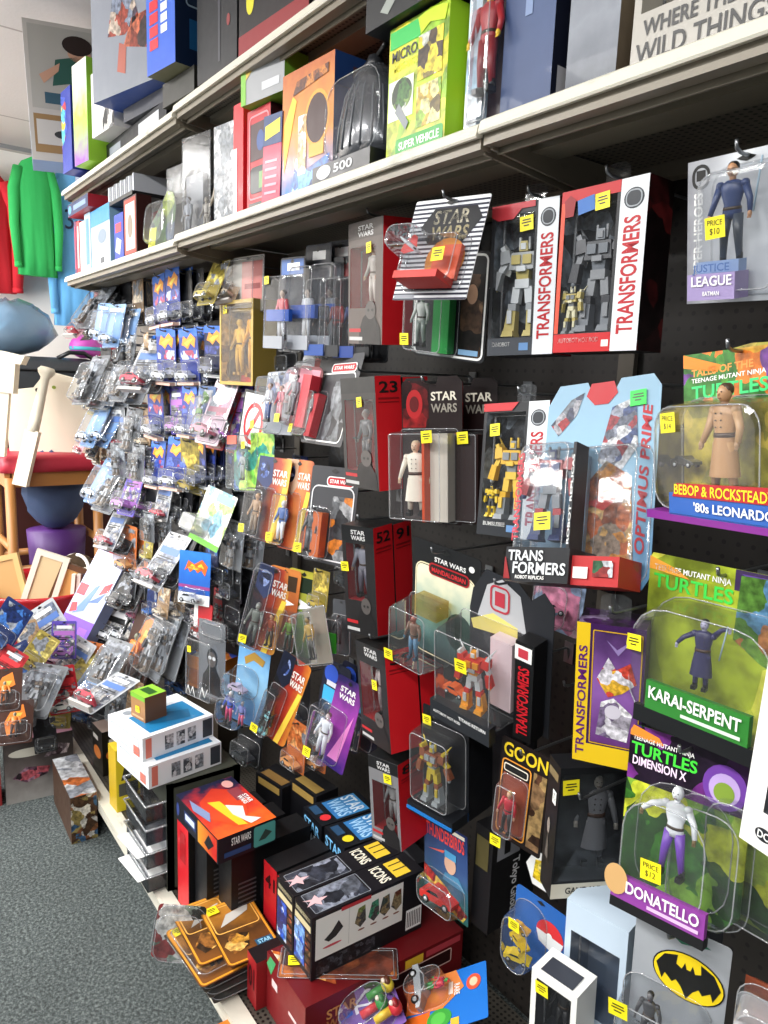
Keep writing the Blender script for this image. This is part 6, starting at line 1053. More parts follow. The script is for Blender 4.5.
def num3(t, w, h):
    q = MB(); F = Face((-w / 2, -.062, 0), (1, 0, 0), (0, 0, 1), w, h); q.ptext(F, '3', .30, .60, .52, .72, P('#2a2f4a'), bold=.0); q.build('number_print', t)
garment('jersey', 'pale blue long shirt printed with a 3, hanging nearest the shelf end', (-5.30, 1.31, 1.86), .24, 1.0, '#6cb4ea', .8, parts=(num3,))
t = thing('scarf', 'red and white striped scarf hanging beside the pale blue shirt', 'scarf', (-5.25, 1.52, 1.55), (90, 0, 0)); m = MB()
for k in range(4): 
    x = -.09 + .045 * k; m.ring_loft([[(x + .0225 + .0225 * math.cos(2 * math.pi * i / 10) , .012 * math.sin(2 * math.pi * i / 10) + .01 * math.sin(z * 9 + k), z) for i in range(10)] for z in (0, .2, .4, .6, .8, 1.0)], mat(('#b8283a', '#e8e0e0')[k % 2], .85))
m.build('scarf_cloth', t)
m = MB(); m.box(-.005, .005, -.5, .85, 0, .03, T('#8a8a8a')); o = m.build('clothes_rail'); o.location = (-5.47, .95, 2.93); o['label'] = 'grey rail on the far wall above the hanging tops'; o['category'] = 'rail'
# clear bag of soft things and the black case
WOOD = smat('honey_wood', _plain('#a8713a', .45)); WOODD = smat('dark_wood', _plain('#5a2c1c', .5)); WP = mat('#e6dcc6', .5)
t = thing('bar_stool', 'honey wood stool with a red padded seat carrying white painted pieces', 'stool', (-4.05, .84, 0))
for x in (-.19, .19):
    for y in (-.20, .20): MB().tube([(x, y, 0), (x, y, 1.06)], .024, WOOD, 12).build('leg', t)
for z, r in ((1.05, .03), (.61, .018), (.72, .018)):
    m = MB()
    if z > .9:
        for x in (-.19, .19): m.box(x - .012, x + .012, -.19, .19, z - .035, z + .035, WOOD)
        for y in (-.21, .21): m.box(-.19, .19, y - .012, y + .012, z - .035, z + .035, WOOD)
        m.build('seat_rail', t)
    elif z < .65:
        for x in (-.19, .19): m.tube([(x, -.21, z), (x, .21, z)], r, WOOD, 10)
        m.build('stretcher', t)
    else:
        for y in (-.21, .21): m.tube([(-.19, y, z), (.19, y, z)], r, WOOD, 10)
        m.build('stretcher', t)
m = MB(); rg = [[(a, b, z) for a, b in rr2(-.22 + i, -.24 + i, .22 - i, .24 - i, .04)] for z, i in ((1.085, 0), (1.11, -.004), (1.15, 0), (1.165, .02))]; m.ring_loft(rg, mat('#b02a3c', .45)); m.build('seat', t)
t = thing('wooden_cabinet', 'dark red-brown wooden cabinet behind the stool, black case resting on it', 'cabinet', (-4.75, 1.0, 0))
MB().box(-.28, .255, -.48, .48, .02, 1.36, mat('#2e1410', .5)).build('cabinet_body', t)
for y in (-.24, .24): MB().box(.256, .272, y - .225, y + .225, .08, 1.30, mat('#3c1a15', .45)).build('door', t)
MB().box(-.30, .30, -.50, .50, 1.36, 1.40, WOODD).build('table_top', t)
for x in (-.25, .25):
    for y in (-.45, .45): MB().box(x - .03, x + .03, y - .03, y + .03, 0, 1.36, WOODD).build('leg', t)
MB().box(-.27, .27, -.47, -.44, 1.0, 1.08, WOODD).build('rail', t)
t = thing('black_case', 'black domed soft case with piped edges lying over the dark table', 'case', (-4.65, .93, 1.402))
m = MB(); K = mat('#2b2f33', .5, coat=.2); m.ring_loft([[(a, b, z) for a, b in rr2(-.22 + i, -.52 + i, .22 - i, .42 - i, .16, 8)] for z, i in ((0, .01), (.05, 0), (.16, 0), (.19, .02), (.22, .06), (.24, .14))], K); m.build('case_shell', t)
m = MB(); 
for z, i in ((.055, -.002), (.165, -.002)):
    p = [(a, b, z) for a, b in rr2(-.22 + i, -.52 + i, .22 - i, .42 - i, .16, 8)]; m.tube(p + [p[0]], .007, T('#101214'), 6, caps=False)
m.tube([(.1, .1, .235), (.12, .16, .27), (.12, .24, .27), (.1, .3, .235)], .012, T('#15181b'), 8); m.build('piping', t)
t = thing('soft_bag', 'pale blue clear bag of folded soft things on top of the black case', 'bag', (-4.75, .80, 1.64)); m = MB()
def lump(cx, cy, rx, ry, rz, mt, s=1, sd=0):
    rr = []; 
    for j in range(1, 9):
        a = math.pi * j / 9; rr.append([(cx + rx * math.sin(a) * math.cos(2 * math.pi * i / 22) * (1 + .05 * math.sin(5 * i + j * 3 + sd) + .06 * math.sin(j * 2.3 + i)), cy + ry * math.sin(a) * math.sin(2 * math.pi * i / 22) * (1 + .08 * math.cos(3 * i + j * 2 + sd)), rz * (1 - math.cos(a)) * (1 + .05 * math.sin(4 * i + sd))) for i in range(22)])
    m.ring_loft(rr, mt)
lump(0, 0, .17, .25, .15, mat('#bcd6e4', .5), sd=2); m.build('folded_cloth', t); m = MB(); lump(0, .0, .185, .265, .158, BLUEF, sd=2); m.build('bag_film', t)
t = thing('purple_pouch', 'small magenta and teal pouch beside the pale blue bag', 'pouch', (-4.6, 1.20, 1.64)); m = MB(); lump(0, 0, .07, .09, .07, mat('#b84aa8', .5)); m.build('pouch_body', t); m = MB(); m.ring_loft([[(.072 * math.cos(2 * math.pi * i / 16), .092 * math.sin(2 * math.pi * i / 16), z) for i in range(16)] for z in (.05, .07)], mat('#4aa8b8', .5)); m.build('trim_band', t)
# white painted wooden pieces on the stool
t = thing('painted_shelf_piece', 'cream painted wooden shelf piece with a scalloped crest standing on the red seat', 'shelf piece', (-3.95, .93, 1.166), (62, 10, 0))
out = [(-.28, 0), (.34, 0), (.34, .08), (.20, .20), (.12, .30), (.07, .37), (-.03, .395), (-.10, .37), (-.14, .32), (-.28, .30)]
MB().prism(out, 0, .02, WP).build('crest_board', t)
m = MB(); F = Face((-.3, 0, 0), (1, 0, 0), (0, 0, 1), .6, .4); m.poval(F, .43, .82, .016, .022, P('#8a9a3a'), 1)
for u, v in ((.30, .78), (.58, .74)): m.poval(F, u, v, .018, .026, P('#2a2420'), 1, 12)
m.build('painted_dots', t)
t = thing('painted_post', 'cream painted turned post leaning in front of the scalloped piece', 'post', (-3.80, .68, 1.05), (60, -8, 12))
MB().ring_loft([[(r * math.cos(2 * math.pi * i / 14), r * math.sin(2 * math.pi * i / 14), z) for i in range(14)] for z, r in ((.24, .026), (.30, .026), (.50, .020), (.52, .036), (.535, .04), (.55, .03))], WP).build('turned_upper', t); MB().box(-.032, .032, -.02, .02, -.02, .245, WP).build('square_foot', t)
t = thing('painted_bracket', 'cream painted bracket with a block head standing left of the leaning post', 'bracket', (-3.82, .60, 1.17), (60, -2, 6))
MB().box(-.022, .022, -.015, .015, 0, .30, WP).build('stem', t); MB().box(-.045, .045, -.03, .03, .295, .43, WP).build('block_head', t); MB().prism([(-.10, .43), (.07, .43), (.085, .47), (-.02, .48), (-.10, .455)], -.035, .035, WP).build('cap', t)
# red bin of picture frames
t = thing('storage_bin', 'large red plastic bin with a rolled rim and white handle, full of picture frames', 'bin', (-3.55, .70, .0)); RB = mat('#a8141f', .35, coat=.3)
m = MB(); n = 40
def rg(z, r, e=1.0): return [(r * 1.0 * math.cos(2 * math.pi * i / n), r * e * math.sin(2 * math.pi * i / n), z) for i in range(n)]
m.ring_loft([rg(0.30, .20), rg(.42, .23), rg(.56, .265), rg(.60, .28), rg(.615, .285), rg(.62, .275), rg(.60, .262), rg(.40, .22), rg(.31, .18)], RB, cap1=True); m.build('bin_body', t)
MB().ring_loft([rg(0, .16), rg(.30, .16)], WOODD).build('stand', t)
m = MB(); m.tube([(.262 * math.cos(a) + .02, .262 * math.sin(a) * .3 - .02 + .12, .60 + .12 * math.sin(a)) for a in [math.pi * k / 14 for k in range(15)]], .008, T('#e8e4dc'), 8); m.build('handle', t)
def frame(x, y, z, w, h, yaw, lean, tilt, c1, c2, label, arch=False):
    t = thing('framed_picture', label, 'picture frame', (x, y, z), (yaw, lean, tilt)); m = MB(); C_ = mat(c1, .45)
    if arch: m.prism([(-w / 2, 0), (w / 2, 0), (w / 2, h * .7), (w * .3, h * .92), (0, h), (-w * .3, h * .92), (-w / 2, h * .7)], 0, .02, C_)
    else:
        for a in ((-w / 2, w / 2, 0, .025), (-w / 2, w / 2, h - .025, h)): m.box(a[0], a[1], 0, .02, a[2], a[3], C_)
        for a in ((-w / 2, -w / 2 + .025), (w / 2 - .025, w / 2)): m.box(a[0], a[1], 0, .02, .025, h - .025, C_)
    m.build('frame_moulding', t); m = MB(); m.box(-w / 2 + .02, w / 2 - .02, -.001 if arch else .006, .014, .02, h * (.7 if arch else 1) - .02, mat(c2, .5)); m.build('frame_panel', t)
frame(-3.62, .58, .47, 0.180, 0.266, 55, -6, -14, '#c9a46a', '#b8905a', 'plain light wood frame at the left of the red bin')
frame(-3.55, .66, .47, 0.150, 0.296, 60, -4, 18, '#d8d0c0', '#c9b48a', 'whitish edged frame leaning right in the red bin')
frame(-3.50, .76, .47, 0.150, 0.237, 62, -3, 22, '#5a3a22', '#b8864a', 'dark edged brown frame in the middle of the red bin')
frame(-3.60, .86, .47, 0.195, 0.252, 70, -4, 0, '#4a3a28', '#c09050', 'dark arched frame with a golden panel at the right of the red bin', True)
for k in range(4): 
    o = carton('paperback', ('first', 'second', 'third', 'fourth')[k] + ' pale paperback from the left, upright in the red bin before the arched frame', 'book', (-3.47 + .004 * k, .80 + .022 * k, .47, 62, 0, 6, .016, .19), .13, P(('#e8e2d2', '#d8d4c8', '#3a3f48', '#ece6d8')[k]), group='paperbacks in the red bin')
t = thing('clothes_basket', 'purple basket of dark folded jeans under the stool', 'basket', (-4.05, .88, .0)); 
MB().ring_loft([[(.15 * s * math.cos(2 * math.pi * i / 20), .17 * s * math.sin(2 * math.pi * i / 20), z) for i in range(20)] for z, s in ((0, .8), (.62, .8), (.76, .85))], mat('#4a2268', .5)).build('basket_body', t)
m = MB(); lump(0, 0, .13, .15, .22, mat('#3f4f6f', .8)); o = m.build('folded_jeans', t); o.location = (0, 0, .76)
# display ledge with the heap of loose packs
t = thing('display_table', 'low table buried under the heap of loose packs at the far left', 'table', (-3.02, .44, 0)); MB().box(-.17, .17, -.26, .20, .34, .37, WOODD).build('table_top', t)
for x in (-.15, .15):
    for y in (-.24, .18): MB().box(x - .018, x + .018, y - .018, y + .018, 0, .34, WOODD).build('leg', t)
PACKS = [
    ('pink', -3.246, 0.788, 1.703, 25, -45, 0.161),
    ('silver', -3.223, 0.824, 1.742, 25, -35, 0.215),
    ('silver', -3.301, 0.931, 1.785, 20, -12, 0.193),
    ('paleblue', -3.064, 0.849, 1.694, 25, -10, 0.146),
    ('paleblue', -2.961, 0.861, 1.666, 25, -14, 0.169),
    ('dark', -3.137, 0.980, 1.773, 10, -0, 0.182),
    ('tan', -2.958, 0.970, 1.765, 15, -0, 0.173),
    ('flame', -2.605, 0.930, 1.728, 14, -0, 0.183),
    ('flame', -2.481, 0.930, 1.733, 14, -0, 0.190),
    ('dark', -2.426, 0.950, 1.740, 12, -0, 0.167),
    ('dark', -2.382, 0.970, 1.746, 12, -0, 0.166),
    ('dark', -2.357, 0.990, 1.741, 12, -0, 0.152),
    ('goldc', -2.079, 0.873, 1.775, 25, -25, 0.143),
    ('dark', -2.194, 0.974, 1.781, 10, -5, 0.137),
    ('silver', -2.924, 0.868, 1.616, 15, -20, 0.074),
    ('silver', -2.820, 0.894, 1.638, 15, -10, 0.077),
    ('tan', -2.667, 0.900, 1.652, 15, -0, 0.065),
    ('silver', -3.250, 0.807, 1.454, 25, -20, 0.081),
    ('silver', -3.265, 0.820, 1.435, 25, -28, 0.233),
    ('gold', -3.333, 0.895, 1.386, 20, -15, 0.210),
    ('dark', -3.406, 0.970, 1.470, 15, -0, 0.207),
    ('silver', -3.138, 0.892, 1.438, 25, -20, 0.178),
    ('dark', -3.219, 0.970, 1.490, 10, -0, 0.171),
    ('silver', -2.881, 0.857, 1.465, 25, -28, 0.203),
    ('white', -2.642, 0.845, 1.506, 35, -30, 0.217),
    ('flame', -2.839, 0.980, 1.559, 10, -0, 0.155),
    ('flame', -2.527, 0.923, 1.539, 22, 2, 0.188),
    ('flamedark', -2.467, 0.940, 1.551, 15, -0, 0.178),
    ('flame', -2.313, 0.924, 1.544, 22, 3, 0.175),
    ('flamedark', -2.319, 0.960, 1.571, 12, -0, 0.157),
    ('flamedark', -2.201, 0.950, 1.570, 15, -0, 0.157),
    ('paleblue', -3.226, 0.828, 1.262, 28, -28, 0.204),
    ('dark', -3.420, 0.953, 1.285, 10, -5, 0.155),
    ('tan', -3.269, 0.917, 1.250, 20, -10, 0.160),
    ('white', -3.151, 0.940, 1.249, 22, -0, 0.195),
    ('silver', -2.913, 0.909, 1.268, 25, -8, 0.176),
    ('tan', -2.844, 0.950, 1.290, 15, -0, 0.156),
    ('flame', -2.645, 0.925, 1.345, 18, 3, 0.197),
    ('flamedark', -2.615, 0.950, 1.351, 14, -0, 0.182),
    ('purple', -2.499, 0.950, 1.371, 14, -0, 0.162),
    ('flame', -2.323, 0.917, 1.375, 22, -2, 0.165),
    ('greenfig', -2.156, 0.887, 1.389, 22, -10, 0.158),
    ('pinkcard', -2.064, 0.866, 1.378, 24, -22, 0.201),
    ('redcard', -2.082, 0.900, 1.361, 15, -20, 0.182),
    ('redcard', -2.112, 0.959, 1.392, 10, -8, 0.157),
    ('pink', -3.319, 0.817, 1.226, 25, -30, 0.101),
    ('tan', -3.403, 0.900, 1.190, 15, -0, 0.108),
    ('tan', -3.385, 0.916, 1.165, 15, -5, 0.091),
    ('silver', -2.947, 0.880, 1.168, 40, -0, 0.136),
    ('silver', -2.715, 0.875, 1.182, 40, -5, 0.135),
    ('white', -2.819, 0.950, 1.123, 15, -0, 0.133),
    ('flame', -2.628, 0.912, 1.166, 22, -6, 0.170),
    ('flamedark', -2.650, 0.960, 1.172, 15, -0, 0.164),
    ('flame', -2.410, 0.896, 1.189, 28, -10, 0.181),
    ('gold', -2.345, 0.936, 1.188, 12, 4, 0.182),
    ('flamedark', -2.293, 0.944, 1.212, 14, 3, 0.173),
    ('flamedark', -2.266, 0.960, 1.228, 14, -0, 0.159),
    ('flamedark', -2.241, 0.980, 1.227, 14, -0, 0.152),
    ('flamedark', -2.216, 1.000, 1.235, 10, -0, 0.151),
    ('paleblue', -3.115, 0.815, 1.040, 35, -32, 0.209),
    ('silver', -3.035, 0.826, 1.018, 28, -34, 0.221),
    ('dark', -3.171, 0.933, 1.029, 15, -12, 0.168),
    ('purple', -2.843, 0.864, 1.034, 22, -20, 0.226),
    ('dark', -2.891, 0.942, 1.029, 12, -5, 0.186),
    ('dark', -2.747, 0.933, 1.023, 20, -5, 0.163),
    ('white', -2.597, 0.915, 1.053, 22, -12, 0.151),
    ('dark', -2.597, 0.962, 1.072, 15, -5, 0.179),
    ('dark', -2.554, 0.990, 1.042, 12, -0, 0.177),
    ('white', -3.028, 0.837, 0.862, 28, -30, 0.193),
    ('redcard', -3.090, 0.900, 0.821, 15, -18, 0.198),
    ('orange', -2.987, 0.915, 0.774, 22, -3, 0.192),
    ('dark', -2.986, 0.960, 0.787, 12, -0, 0.184),
    ('silver', -2.610, 0.880, 0.975, 35, -0, 0.110),
    ('goldc', -2.773, 0.925, 0.862, 20, -5, 0.110),
    ('white', -2.439, 0.812, 0.854, 30, -38, 0.216),
    ('dark', -2.534, 0.915, 0.825, 18, -10, 0.186),
    ('dark', -2.572, 0.980, 0.875, 12, -0, 0.172),
    ('bluedark', -2.236, 0.960, 0.934, 14, -0, 0.147),
    ('dark', -2.187, 0.980, 0.903, 12, -0, 0.172),
    ('dark', -2.154, 1.000, 0.858, 12, -0, 0.172),
    ('dark', -2.187, 0.980, 1.069, 12, -0, 0.170),
    ('dark', -2.125, 1.000, 1.050, 12, -0, 0.161),
    ('silver', -2.023, 0.935, 1.002, 20, -4, 0.148),
    ('tan', -3.006, 0.876, 0.617, 25, -20, 0.153),
    ('silver', -2.880, 0.891, 0.686, 25, -10, 0.116),
    ('pinkcard', -2.881, 0.905, 0.597, 22, -5, 0.123),
    ('orange', -3.117, 0.920, 0.523, 20, -0, 0.131),
    ('bluedark', -2.707, 0.915, 0.658, 20, -5, 0.133),
    ('purple', -2.864, 0.934, 0.560, 20, -5, 0.140),
    ('tan', -2.530, 0.892, 0.712, 20, -8, 0.126),
    ('oranged', -2.722, 0.828, 0.392, 28, -22, 0.315),
    ('silver', -2.532, 0.836, 0.497, 28, -22, 0.265),
    ('dark', -2.603, 0.916, 0.453, 15, -12, 0.243),
    ('dark', -2.574, 0.960, 0.442, 15, -5, 0.231),
    ('bluedark', -2.576, 1.000, 0.371, 15, -0, 0.201),
    ('bluedark', -2.726, 1.000, 0.263, 15, -0, 0.187),
    ('dark', -2.424, 0.980, 0.701, 14, -0, 0.181),
    ('redcard', -2.296, 0.947, 0.743, 15, -3, 0.138),
    ('dark', -2.168, 1.000, 0.711, 15, -0, 0.188),
    ('dark', -2.151, 1.020, 0.775, 15, -0, 0.167),
    ('black', -2.887, 0.823, 0.660, 30, -35, 0.149),
    ('white', -3.155, 0.783, 0.287, 25, -40, 0.197),
    ('blackw', -2.959, 0.807, 0.485, 40, -35, 0.194),
    ('dark', -2.098, 1.020, 1.222, 10, -0, 0.140),
    ('dark', -1.555, 0.993, 0.606, 14, -5, 0.163),
    ('dark', -1.751, 1.020, 0.576, 14, -0, 0.177),
    ('orange', -1.698, 0.975, 0.486, 16, -4, 0.144),
    ('dark', -2.028, 0.990, 0.343, 14, -6, 0.198),
    ('dark', -1.550, 1.050, 1.041, 10, -0, 0.159),
    ('dark', -1.619, 1.050, 1.267, 10, -0, 0.160),
    ('bluedark', -1.774, 1.020, 1.235, 10, -0, 0.135),
    ('dark', -1.860, 1.030, 1.584, 10, -0, 0.142),
    ('dark', -2.117, 1.050, 1.626, 10, -0, 0.156),
    ('dark', -1.530, 1.050, 0.662, 10, -0, 0.163),
    ('gold', -1.573, 0.965, 0.993, 14, -6, 0.105),
    ('dark', -1.198, 1.050, 1.050, 10, -0, 0.113),
    ('dark', -1.124, 1.050, 1.321, 8, -0, 0.127),
    ('dark', -1.102, 1.080, 0.973, 8, -0, 0.132),
    ('dark', -0.885, 1.080, 1.206, 8, -0, 0.114),
    ('dark', -0.807, 1.080, 1.226, 8, -0, 0.109),
]
HEAP = [
    ('silver', -2.630, 0.412, 0.365, 70, -50, 0, 0.21, 'large silvery clear pack lying on top of the left heap'),
    ('silver', -2.585, 0.447, 0.417, 60, -50, 10, 0.2, 'silvery clear pack overlapping the large one on the left heap'),
    ('oranged', -2.464, 0.381, 0.388, 75, -60, 0, 0.17, 'brown and orange pack at the front edge of the left heap'),
    ('redcard', -2.661, 0.586, 0.364, 60, -10, -10, 0.17, 'bright red card standing at the right of the left heap'),
    ('gold', -2.713, 0.572, 0.287, 60, -15, 0, 0.12, 'mustard and white pack below the bright red card of the heap'),
    ('bluedark', -2.718, 0.379, 0.639, 50, -10, 30, 0.17, 'dark blue pack leaning at the upper left edge of the heap'),
    ('redcard', -2.654, 0.359, 0.519, 60, -20, 30, 0.14, 'small red pack at the far left picture edge of the heap'),
    ('bluedark', -2.793, 0.493, 0.465, 50, -20, -30, 0.14, 'dark blue pack tilted to the left in the heap'),
    ('goldc', -2.743, 0.475, 0.526, 60, -30, 30, 0.14, 'olive gold pack standing out of the middle of the heap'),
    ('tan', -2.865, 0.535, 0.516, 60, -10, -20, 0.14, 'tan pack behind the olive gold one in the heap'),
    ('white', -2.849, 0.635, 0.530, 50, -10, -35, 0.2, 'long white card leaning left out of the heap'),
    ('pinkcard', -2.899, 0.586, 0.442, 60, -20, 20, 0.15, 'pale pink pack in the right part of the heap'),
    ('purple', -2.792, 0.614, 0.521, 60, -10, 0, 0.14, 'violet pack upright in the right part of the heap'),
    ('white', -2.831, 0.611, 0.423, 40, -30, 20, 0.17, 'white card leaning right over the deck end'),
    ('goldc', -2.762, 0.623, 0.414, 60, -40, 35, 0.15, 'olive magazine-like pack leaning right over the deck end'),
    ('paleblue', -2.659, 0.641, 0.394, 40, -50, 10, 0.17, 'pale blue pack lying flat at the deck end'),
    ('orange', -2.831, 0.696, 0.413, 50, -20, 10, 0.14, 'orange pack in front of the long jet box'),
    ('silver', -2.551, 0.669, 0.497, 40, -40, 10, 0.17, 'silvery pack under the black and white one by the jet box'),
    ('white', -2.395, 0.569, 0.490, 20, -75, 0, 0.2, 'white card lying nearly flat over the deck boxes'),
    ('dark', -3.095, 0.679, 0.097, 30, -20, 0, 0.14, 'black pack low behind the bright red card'),
    ('bluedark', -3.015, 0.729, 0.144, 30, -10, 0, 0.15, 'dark blue pack upright beneath the flat white card'),
    ('silver', -2.488, 0.709, 0.366, 20, -10, 0, 0.13, 'small silvery box pack beside the lime topped cube'),
    ('dark', -2.797, 0.734, 0.201, 20, -5, 0, 0.15, 'black pack upright beneath the flat white card'),
    ('tan', -2.522, 0.763, 0.353, 20, -15, 0, 0.14, 'tan pack peeping behind the lime topped cube'),
    ('dark', -2.841, 0.943, 0.153, 20, -5, 0, 0.17, 'black pack behind the sky blue window boxes'),
    ('tan', -2.894, 0.498, 0.108, 84, -20, 0, 0.1, 'tan pack wedged behind the silver and black box'),
    ('dark', -2.665, 0.517, 0.232, 84, -30, 0, 0.12, 'black pack wedged behind the silver and black box'),
    ('oranged', -2.374, 0.345, 0.542, 75, -50, 0, 0.15, 'brown and orange pack at the left picture edge'),
]
PLANEBOX = (-3.019, 0.675, 0.495, 30, -32, 8, .17, .40)
# ------------------------------------------------------------------ small carded toys on the far hooks
PW, PH = .105, .165
def small(kind):
    base = {'pink': ('#d89aa0', '#b8404a', 'pink'), 'silver': ('#75787c', '#a9b0b8', 'silvery grey'), 'paleblue': ('#6f94c0', '#b4c8dc', 'pale blue'), 'dark': ('#15161a', '#2a2d34', 'black'),
            'tan': ('#a88a68', '#d8c8b0', 'tan'), 'flame': ('#20368f', '#4a66c0', 'royal blue'), 'flamedark': ('#141c44', '#23307a', 'navy blue'), 'goldc': ('#9a8a3a', '#d8c86a', 'olive gold'),
            'gold': ('#8a7a2a', '#c8b04a', 'mustard'), 'white': ('#b9bcc0', '#7a8498', 'white'), 'purple': ('#5a4aa8', '#a86ab8', 'violet'), 'greenfig': ('#3a5a8a', '#4a7a2f', 'blue and green'), 'pinkcard': ('#d0b8c4', '#b86a80', 'pale pink'),
            'redcard': ('#a81c24', '#d8343a', 'red'), 'orange': ('#c8703a', '#e8a86a', 'orange'), 'oranged': ('#3a1c10', '#d87a2a', 'brown and orange'), 'bluedark': ('#182a5a', '#3a6ab0', 'dark blue'), 'black': ('#101012', '#3a3a3e', 'jet black'), 'blackw': ('#141416', '#d8d8da', 'black and white')}[kind]
    big = kind in ('oranged', 'silver'); shape = RND.random()
    pr = [('r', .06, .45, .94, .93, art((base[0], base[1], base[0], '#8a8f98' if kind not in ('dark', 'flamedark') else base[0]), 30), 0)]
    if kind in ('flame', 'flamedark'):
        pr = [('r', .0, .86, 1, 1, P('#2f6ac8'), 0), ('p', [(.14, .72), (.26, .88), (.44, .82), (.66, .92), (.90, .82), (.82, .66), (.62, .74), (.46, .64), (.30, .70)], P('#e8962a'), 1), ('p', [(.3, .75), (.5, .80), (.76, .82), (.6, .76), (.44, .70)], P('#f6dc4a'), 2), ('r', .06, .46, .94, .62, art((base[1], '#c8d0e8', base[0], '#a83a5a') if kind == 'flame' else (base[0], base[1], '#3a4a9a'), 45), 0), ('r', 0, 0, 1, .06, WHT, 1)]
    elif kind == 'oranged': pr = [('p', [(.3, .2), (.2, .5), (.4, .8), (.7, .9), (.8, .6), (.5, .5), (.6, .3)], P('#d8782a'), 1), ('p', [(.4, .5), (.5, .7), (.7, .7), (.6, .55)], P('#e8b04a'), 2)]
    elif kind in ('redcard', 'white', 'purple', 'blackw'): pr += [('r', .06, .1, .94, .5, art((base[0], '#5a5f6a', base[1], '#c9c4bc'), 60), 1), ('r', .12, .50, .6, .53, INK, 2), ('r', .12, .55, .8, .57, INK, 2)] + [('r', .1, .62, .9, .74, P(base[1] if kind != 'white' else '#5a7ab8'), 2), ('r', .2, .8, .8, .88, WHT, 2)]
    elif kind == 'paleblue': pr += [('r', .08, .2, .92, .8, grad('#4a74b0', '#94b4d8', None, 2, 0, .16), 1), ('r', .2, .84, .8, .9, WHT, 2)]
    elif kind == 'pinkcard': pr += [('o', .5, .74, .36, .12, WHT, 1), ('r', .1, .5, .9, .58, P('#8a5a68'), 1)]
    t = card('carded_car' if kind not in ('greenfig', 'oranged', 'silver') else 'carded_figure', 'x', 'toy', (0, 0, 0, 0, 0, 0, PW, PH), P(base[0]), rad=.006, pr=pr,
             bub=((.08, .05, .92, .42, .034, .012) if kind not in ('silver', 'paleblue', 'greenfig') else (.03, .03, .97, .80, .03, .015)),
             toys=[(doll(.09, '#8a8f7a', base[1], base[0], '#33302a'), .5, .1, -.016, 0)] if kind in ('greenfig', 'oranged') else [(robot(.10, '#2f3136', '#6a5a4a', '#9a9da2'), .5, .08, -.016, 0)] if kind == 'silver' else [(car(.075, {'flame': '#c8ccd4', 'flamedark': '#6a7088', 'dark': '#3a3c42', 'pink': '#c83a48', 'white': '#d8485a', 'gold': '#b8a03a', 'goldc': '#c8b860', 'redcard': '#e8e0d8'}.get(kind, base[1])), .5, .09, -.018, 0)],
             inner=[(.06, .0, .94, .05, -.02, -.002, P('#b8b4b0' if kind != 'flame' else '#e0b8a8'))] if kind in ('flame', 'tan', 'white', 'pink') else None)
    return t, base[2]
proto = {}
ordn = ['first', 'second ', 'third ', 'fourth ', 'fifth ', 'sixth ', 'seventh ', 'eighth ', 'ninth ', 'tenth ', 'eleventh ', 'twelfth ', 'thirteenth ', 'fourteenth ', 'fifteenth ', 'sixteenth ']
def row_name(z): 
    for lim, nm in ((1.62, 'top hook row'), (1.38, 'second hook row'), (1.16, 'third hook row'), (.98, 'fourth hook row'), (.80, 'fifth hook row'), (.60, 'sixth hook row')):
        if z > lim: return nm
    return 'lowest hook row'
cnt = {}; hooks_at = []
for q in list(PACKS):                              # the next pack on the same hook, showing behind the first
    if q[1] < -1.62 and q[2] < .99:
        k2 = {'flame': 'flamedark', 'white': 'dark', 'pinkcard': 'purple', 'pink': 'dark', 'goldc': 'tan', 'redcard': 'redcard'}.get(q[0], q[0])
        PACKS.append((k2, q[1] + .035, q[2] + .045, q[3] + RND.uniform(-.012, .008), q[4] - 4, q[5] + RND.uniform(-6, 6), q[6] * .98))
for kind, x, y, z, yaw, rx, hh in sorted(PACKS, key=lambda q: q[1]):
    if kind not in proto:
        t, cn = small(kind); ks = kids(t); proto[kind] = (t, cn, ks); o = t
    else:
        o = copy_tree(proto[kind][0], proto[kind][2])
    cn = proto[kind][1]; s = hh / PH
    setpose(o, (x, y, z), (yaw * .45 + RND.uniform(-6, 6), rx, RND.uniform(-4, 4)), s)
    rn = row_name(z + hh / 2); k = (cn, rn); n = cnt.get(k, 0); cnt[k] = n + 1
    zone = 'far end' if x < -2.3 else ('middle stretch' if x < -1.55 else 'near stretch')
    look = 'straight' if rx > -6 else ('leaning' if rx > -19 else 'steep')
    o['label'] = '%s %s carded pack, %s of its colour from the left, %s' % (look, cn, ordn[n].strip() if n < len(ordn) else '%dth' % (n + 1), rn); o['category'] = 'toy'; o['group'] = cn + ' carded packs on the far hooks'
    # the hook it hangs from, shared by packs on the same line
    tz = z + hh * .955 * math.cos(R(rx)); ty = y - hh * .955 * math.sin(R(rx))*(-1) if 0 else y + hh * .955 * math.sin(R(-rx))
    tx = x + hh * .955 * math.sin(R(-rx)) * -math.sin(R(yaw))
    if ty < 1.15: hook(tx, tz, ty - .02)
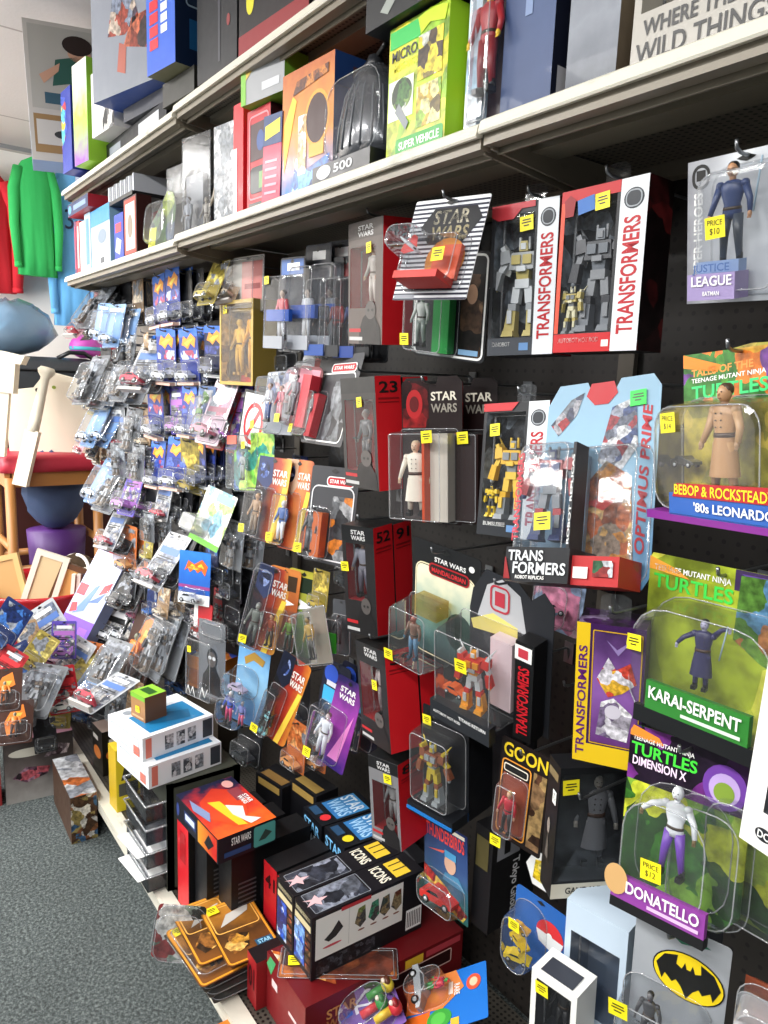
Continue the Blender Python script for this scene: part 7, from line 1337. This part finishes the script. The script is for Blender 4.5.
for k, q in POSE.items():
    if k in ('b_f', 'thunder', 'tokyo', 'optimus', 'clearblk') or k.startswith('s_') or k.startswith('u_') or k == 'planes': continue
    if not (-3 < q[0] < 0) or q[1] > 1.1: continue
    a = R(q[4]); hz = q[2] + q[7] * .96 * math.cos(a); hy = q[1] - q[7] * .96 * math.sin(a); hx = q[0] + q[7] * .96 * math.sin(R(q[5]))
    if k in ('b49', 'b23', 'b52', 'b_e', 'tf_large', 'tf_mid', 'bee', 'tfpurple'): hz += .022; hy += .03
    if k in ('leo', 'don', 'justice', 'bat', 'tf_large', 'tf_mid', 'bee', 'b49', 'b23', 'b52', 'b_e', 'ep1', 'mando', 'tfclear', 'goon', 'gandalf', 'legend', 'greencard', 'diecast', 'tfpurple'): hook(hx, hz, hy - .03)
hook(-.262, 1.345, .74); hook(KP[0], KP[2] + .205, KP[1] - .02)
hook(POSE['optimus'][0], POSE['optimus'][2] + POSE['optimus'][7] * .94, .93)
# empty hooks that show between the packs
for x, z in ((-.42, 1.90), (-.47, 1.47), (-.60, 1.50), (-.70, 1.52), (-1.42, 1.52), (-1.15, 1.50), (-.95, 1.05), (-.80, 1.06), (-1.05, .86), (-.50, .98), (-1.30, .98), (-1.55, 1.30), (-1.60, 1.02), (-1.45, 1.84), (-1.75, 1.84)):
    hook(x, z, 1.0)
# ------------------------------------------------------------------ loose packs heaped at the far left
def loose(kind, x, y, z, yaw, rx, ry, hh, label, tie='loose packs heaped at the far left'):
    o = copy_tree(proto[kind][0], proto[kind][2]); setpose(o, (x, y, z), (yaw, rx, ry), hh / PH); o['label'] = label; o['group'] = tie; o['category'] = 'toy'
for a in HEAP: loose(*a)
carton('boxed_model', 'long white and blue box with jet art and purple panel, leaning left', 'box', PLANEBOX, .06, P('#c9d2e8'), faces={'F': grad('#8a6ab8', '#a8bce0', '#c8bfd4', 2, .0, .42), 'R': P('#7a86a8')},
    pr={'F': [('r', .0, .0, 1, .28, P('#6a3ab8'), 0), ('r', .3, .06, .5, .22, P('#c8303a'), 1), ('r', .62, .05, .9, .2, P('#8a4ad0'), 1), ('p', [(.2, .3), (.5, .62), (.62, .66), (.5, .36)], P('#5a7ac8'), 1), ('p', [(.5, .45), (.9, .60), (.8, .48)], P('#3a5aa8'), 1), ('p', [(.7, .55), (.95, .62), (.95, .72), (.75, .66)], P('#d8343a'), 2), ('p', [(.1, .3), (.3, .34), (.2, .42), (.05, .4)], P('#d8343a'), 2), ('r', .02, .5, .3, .62, P('#8a2a3a'), 1), ('p', [(.4, .7), (.6, .95), (.7, .9), (.5, .68)], WHT, 2)]})
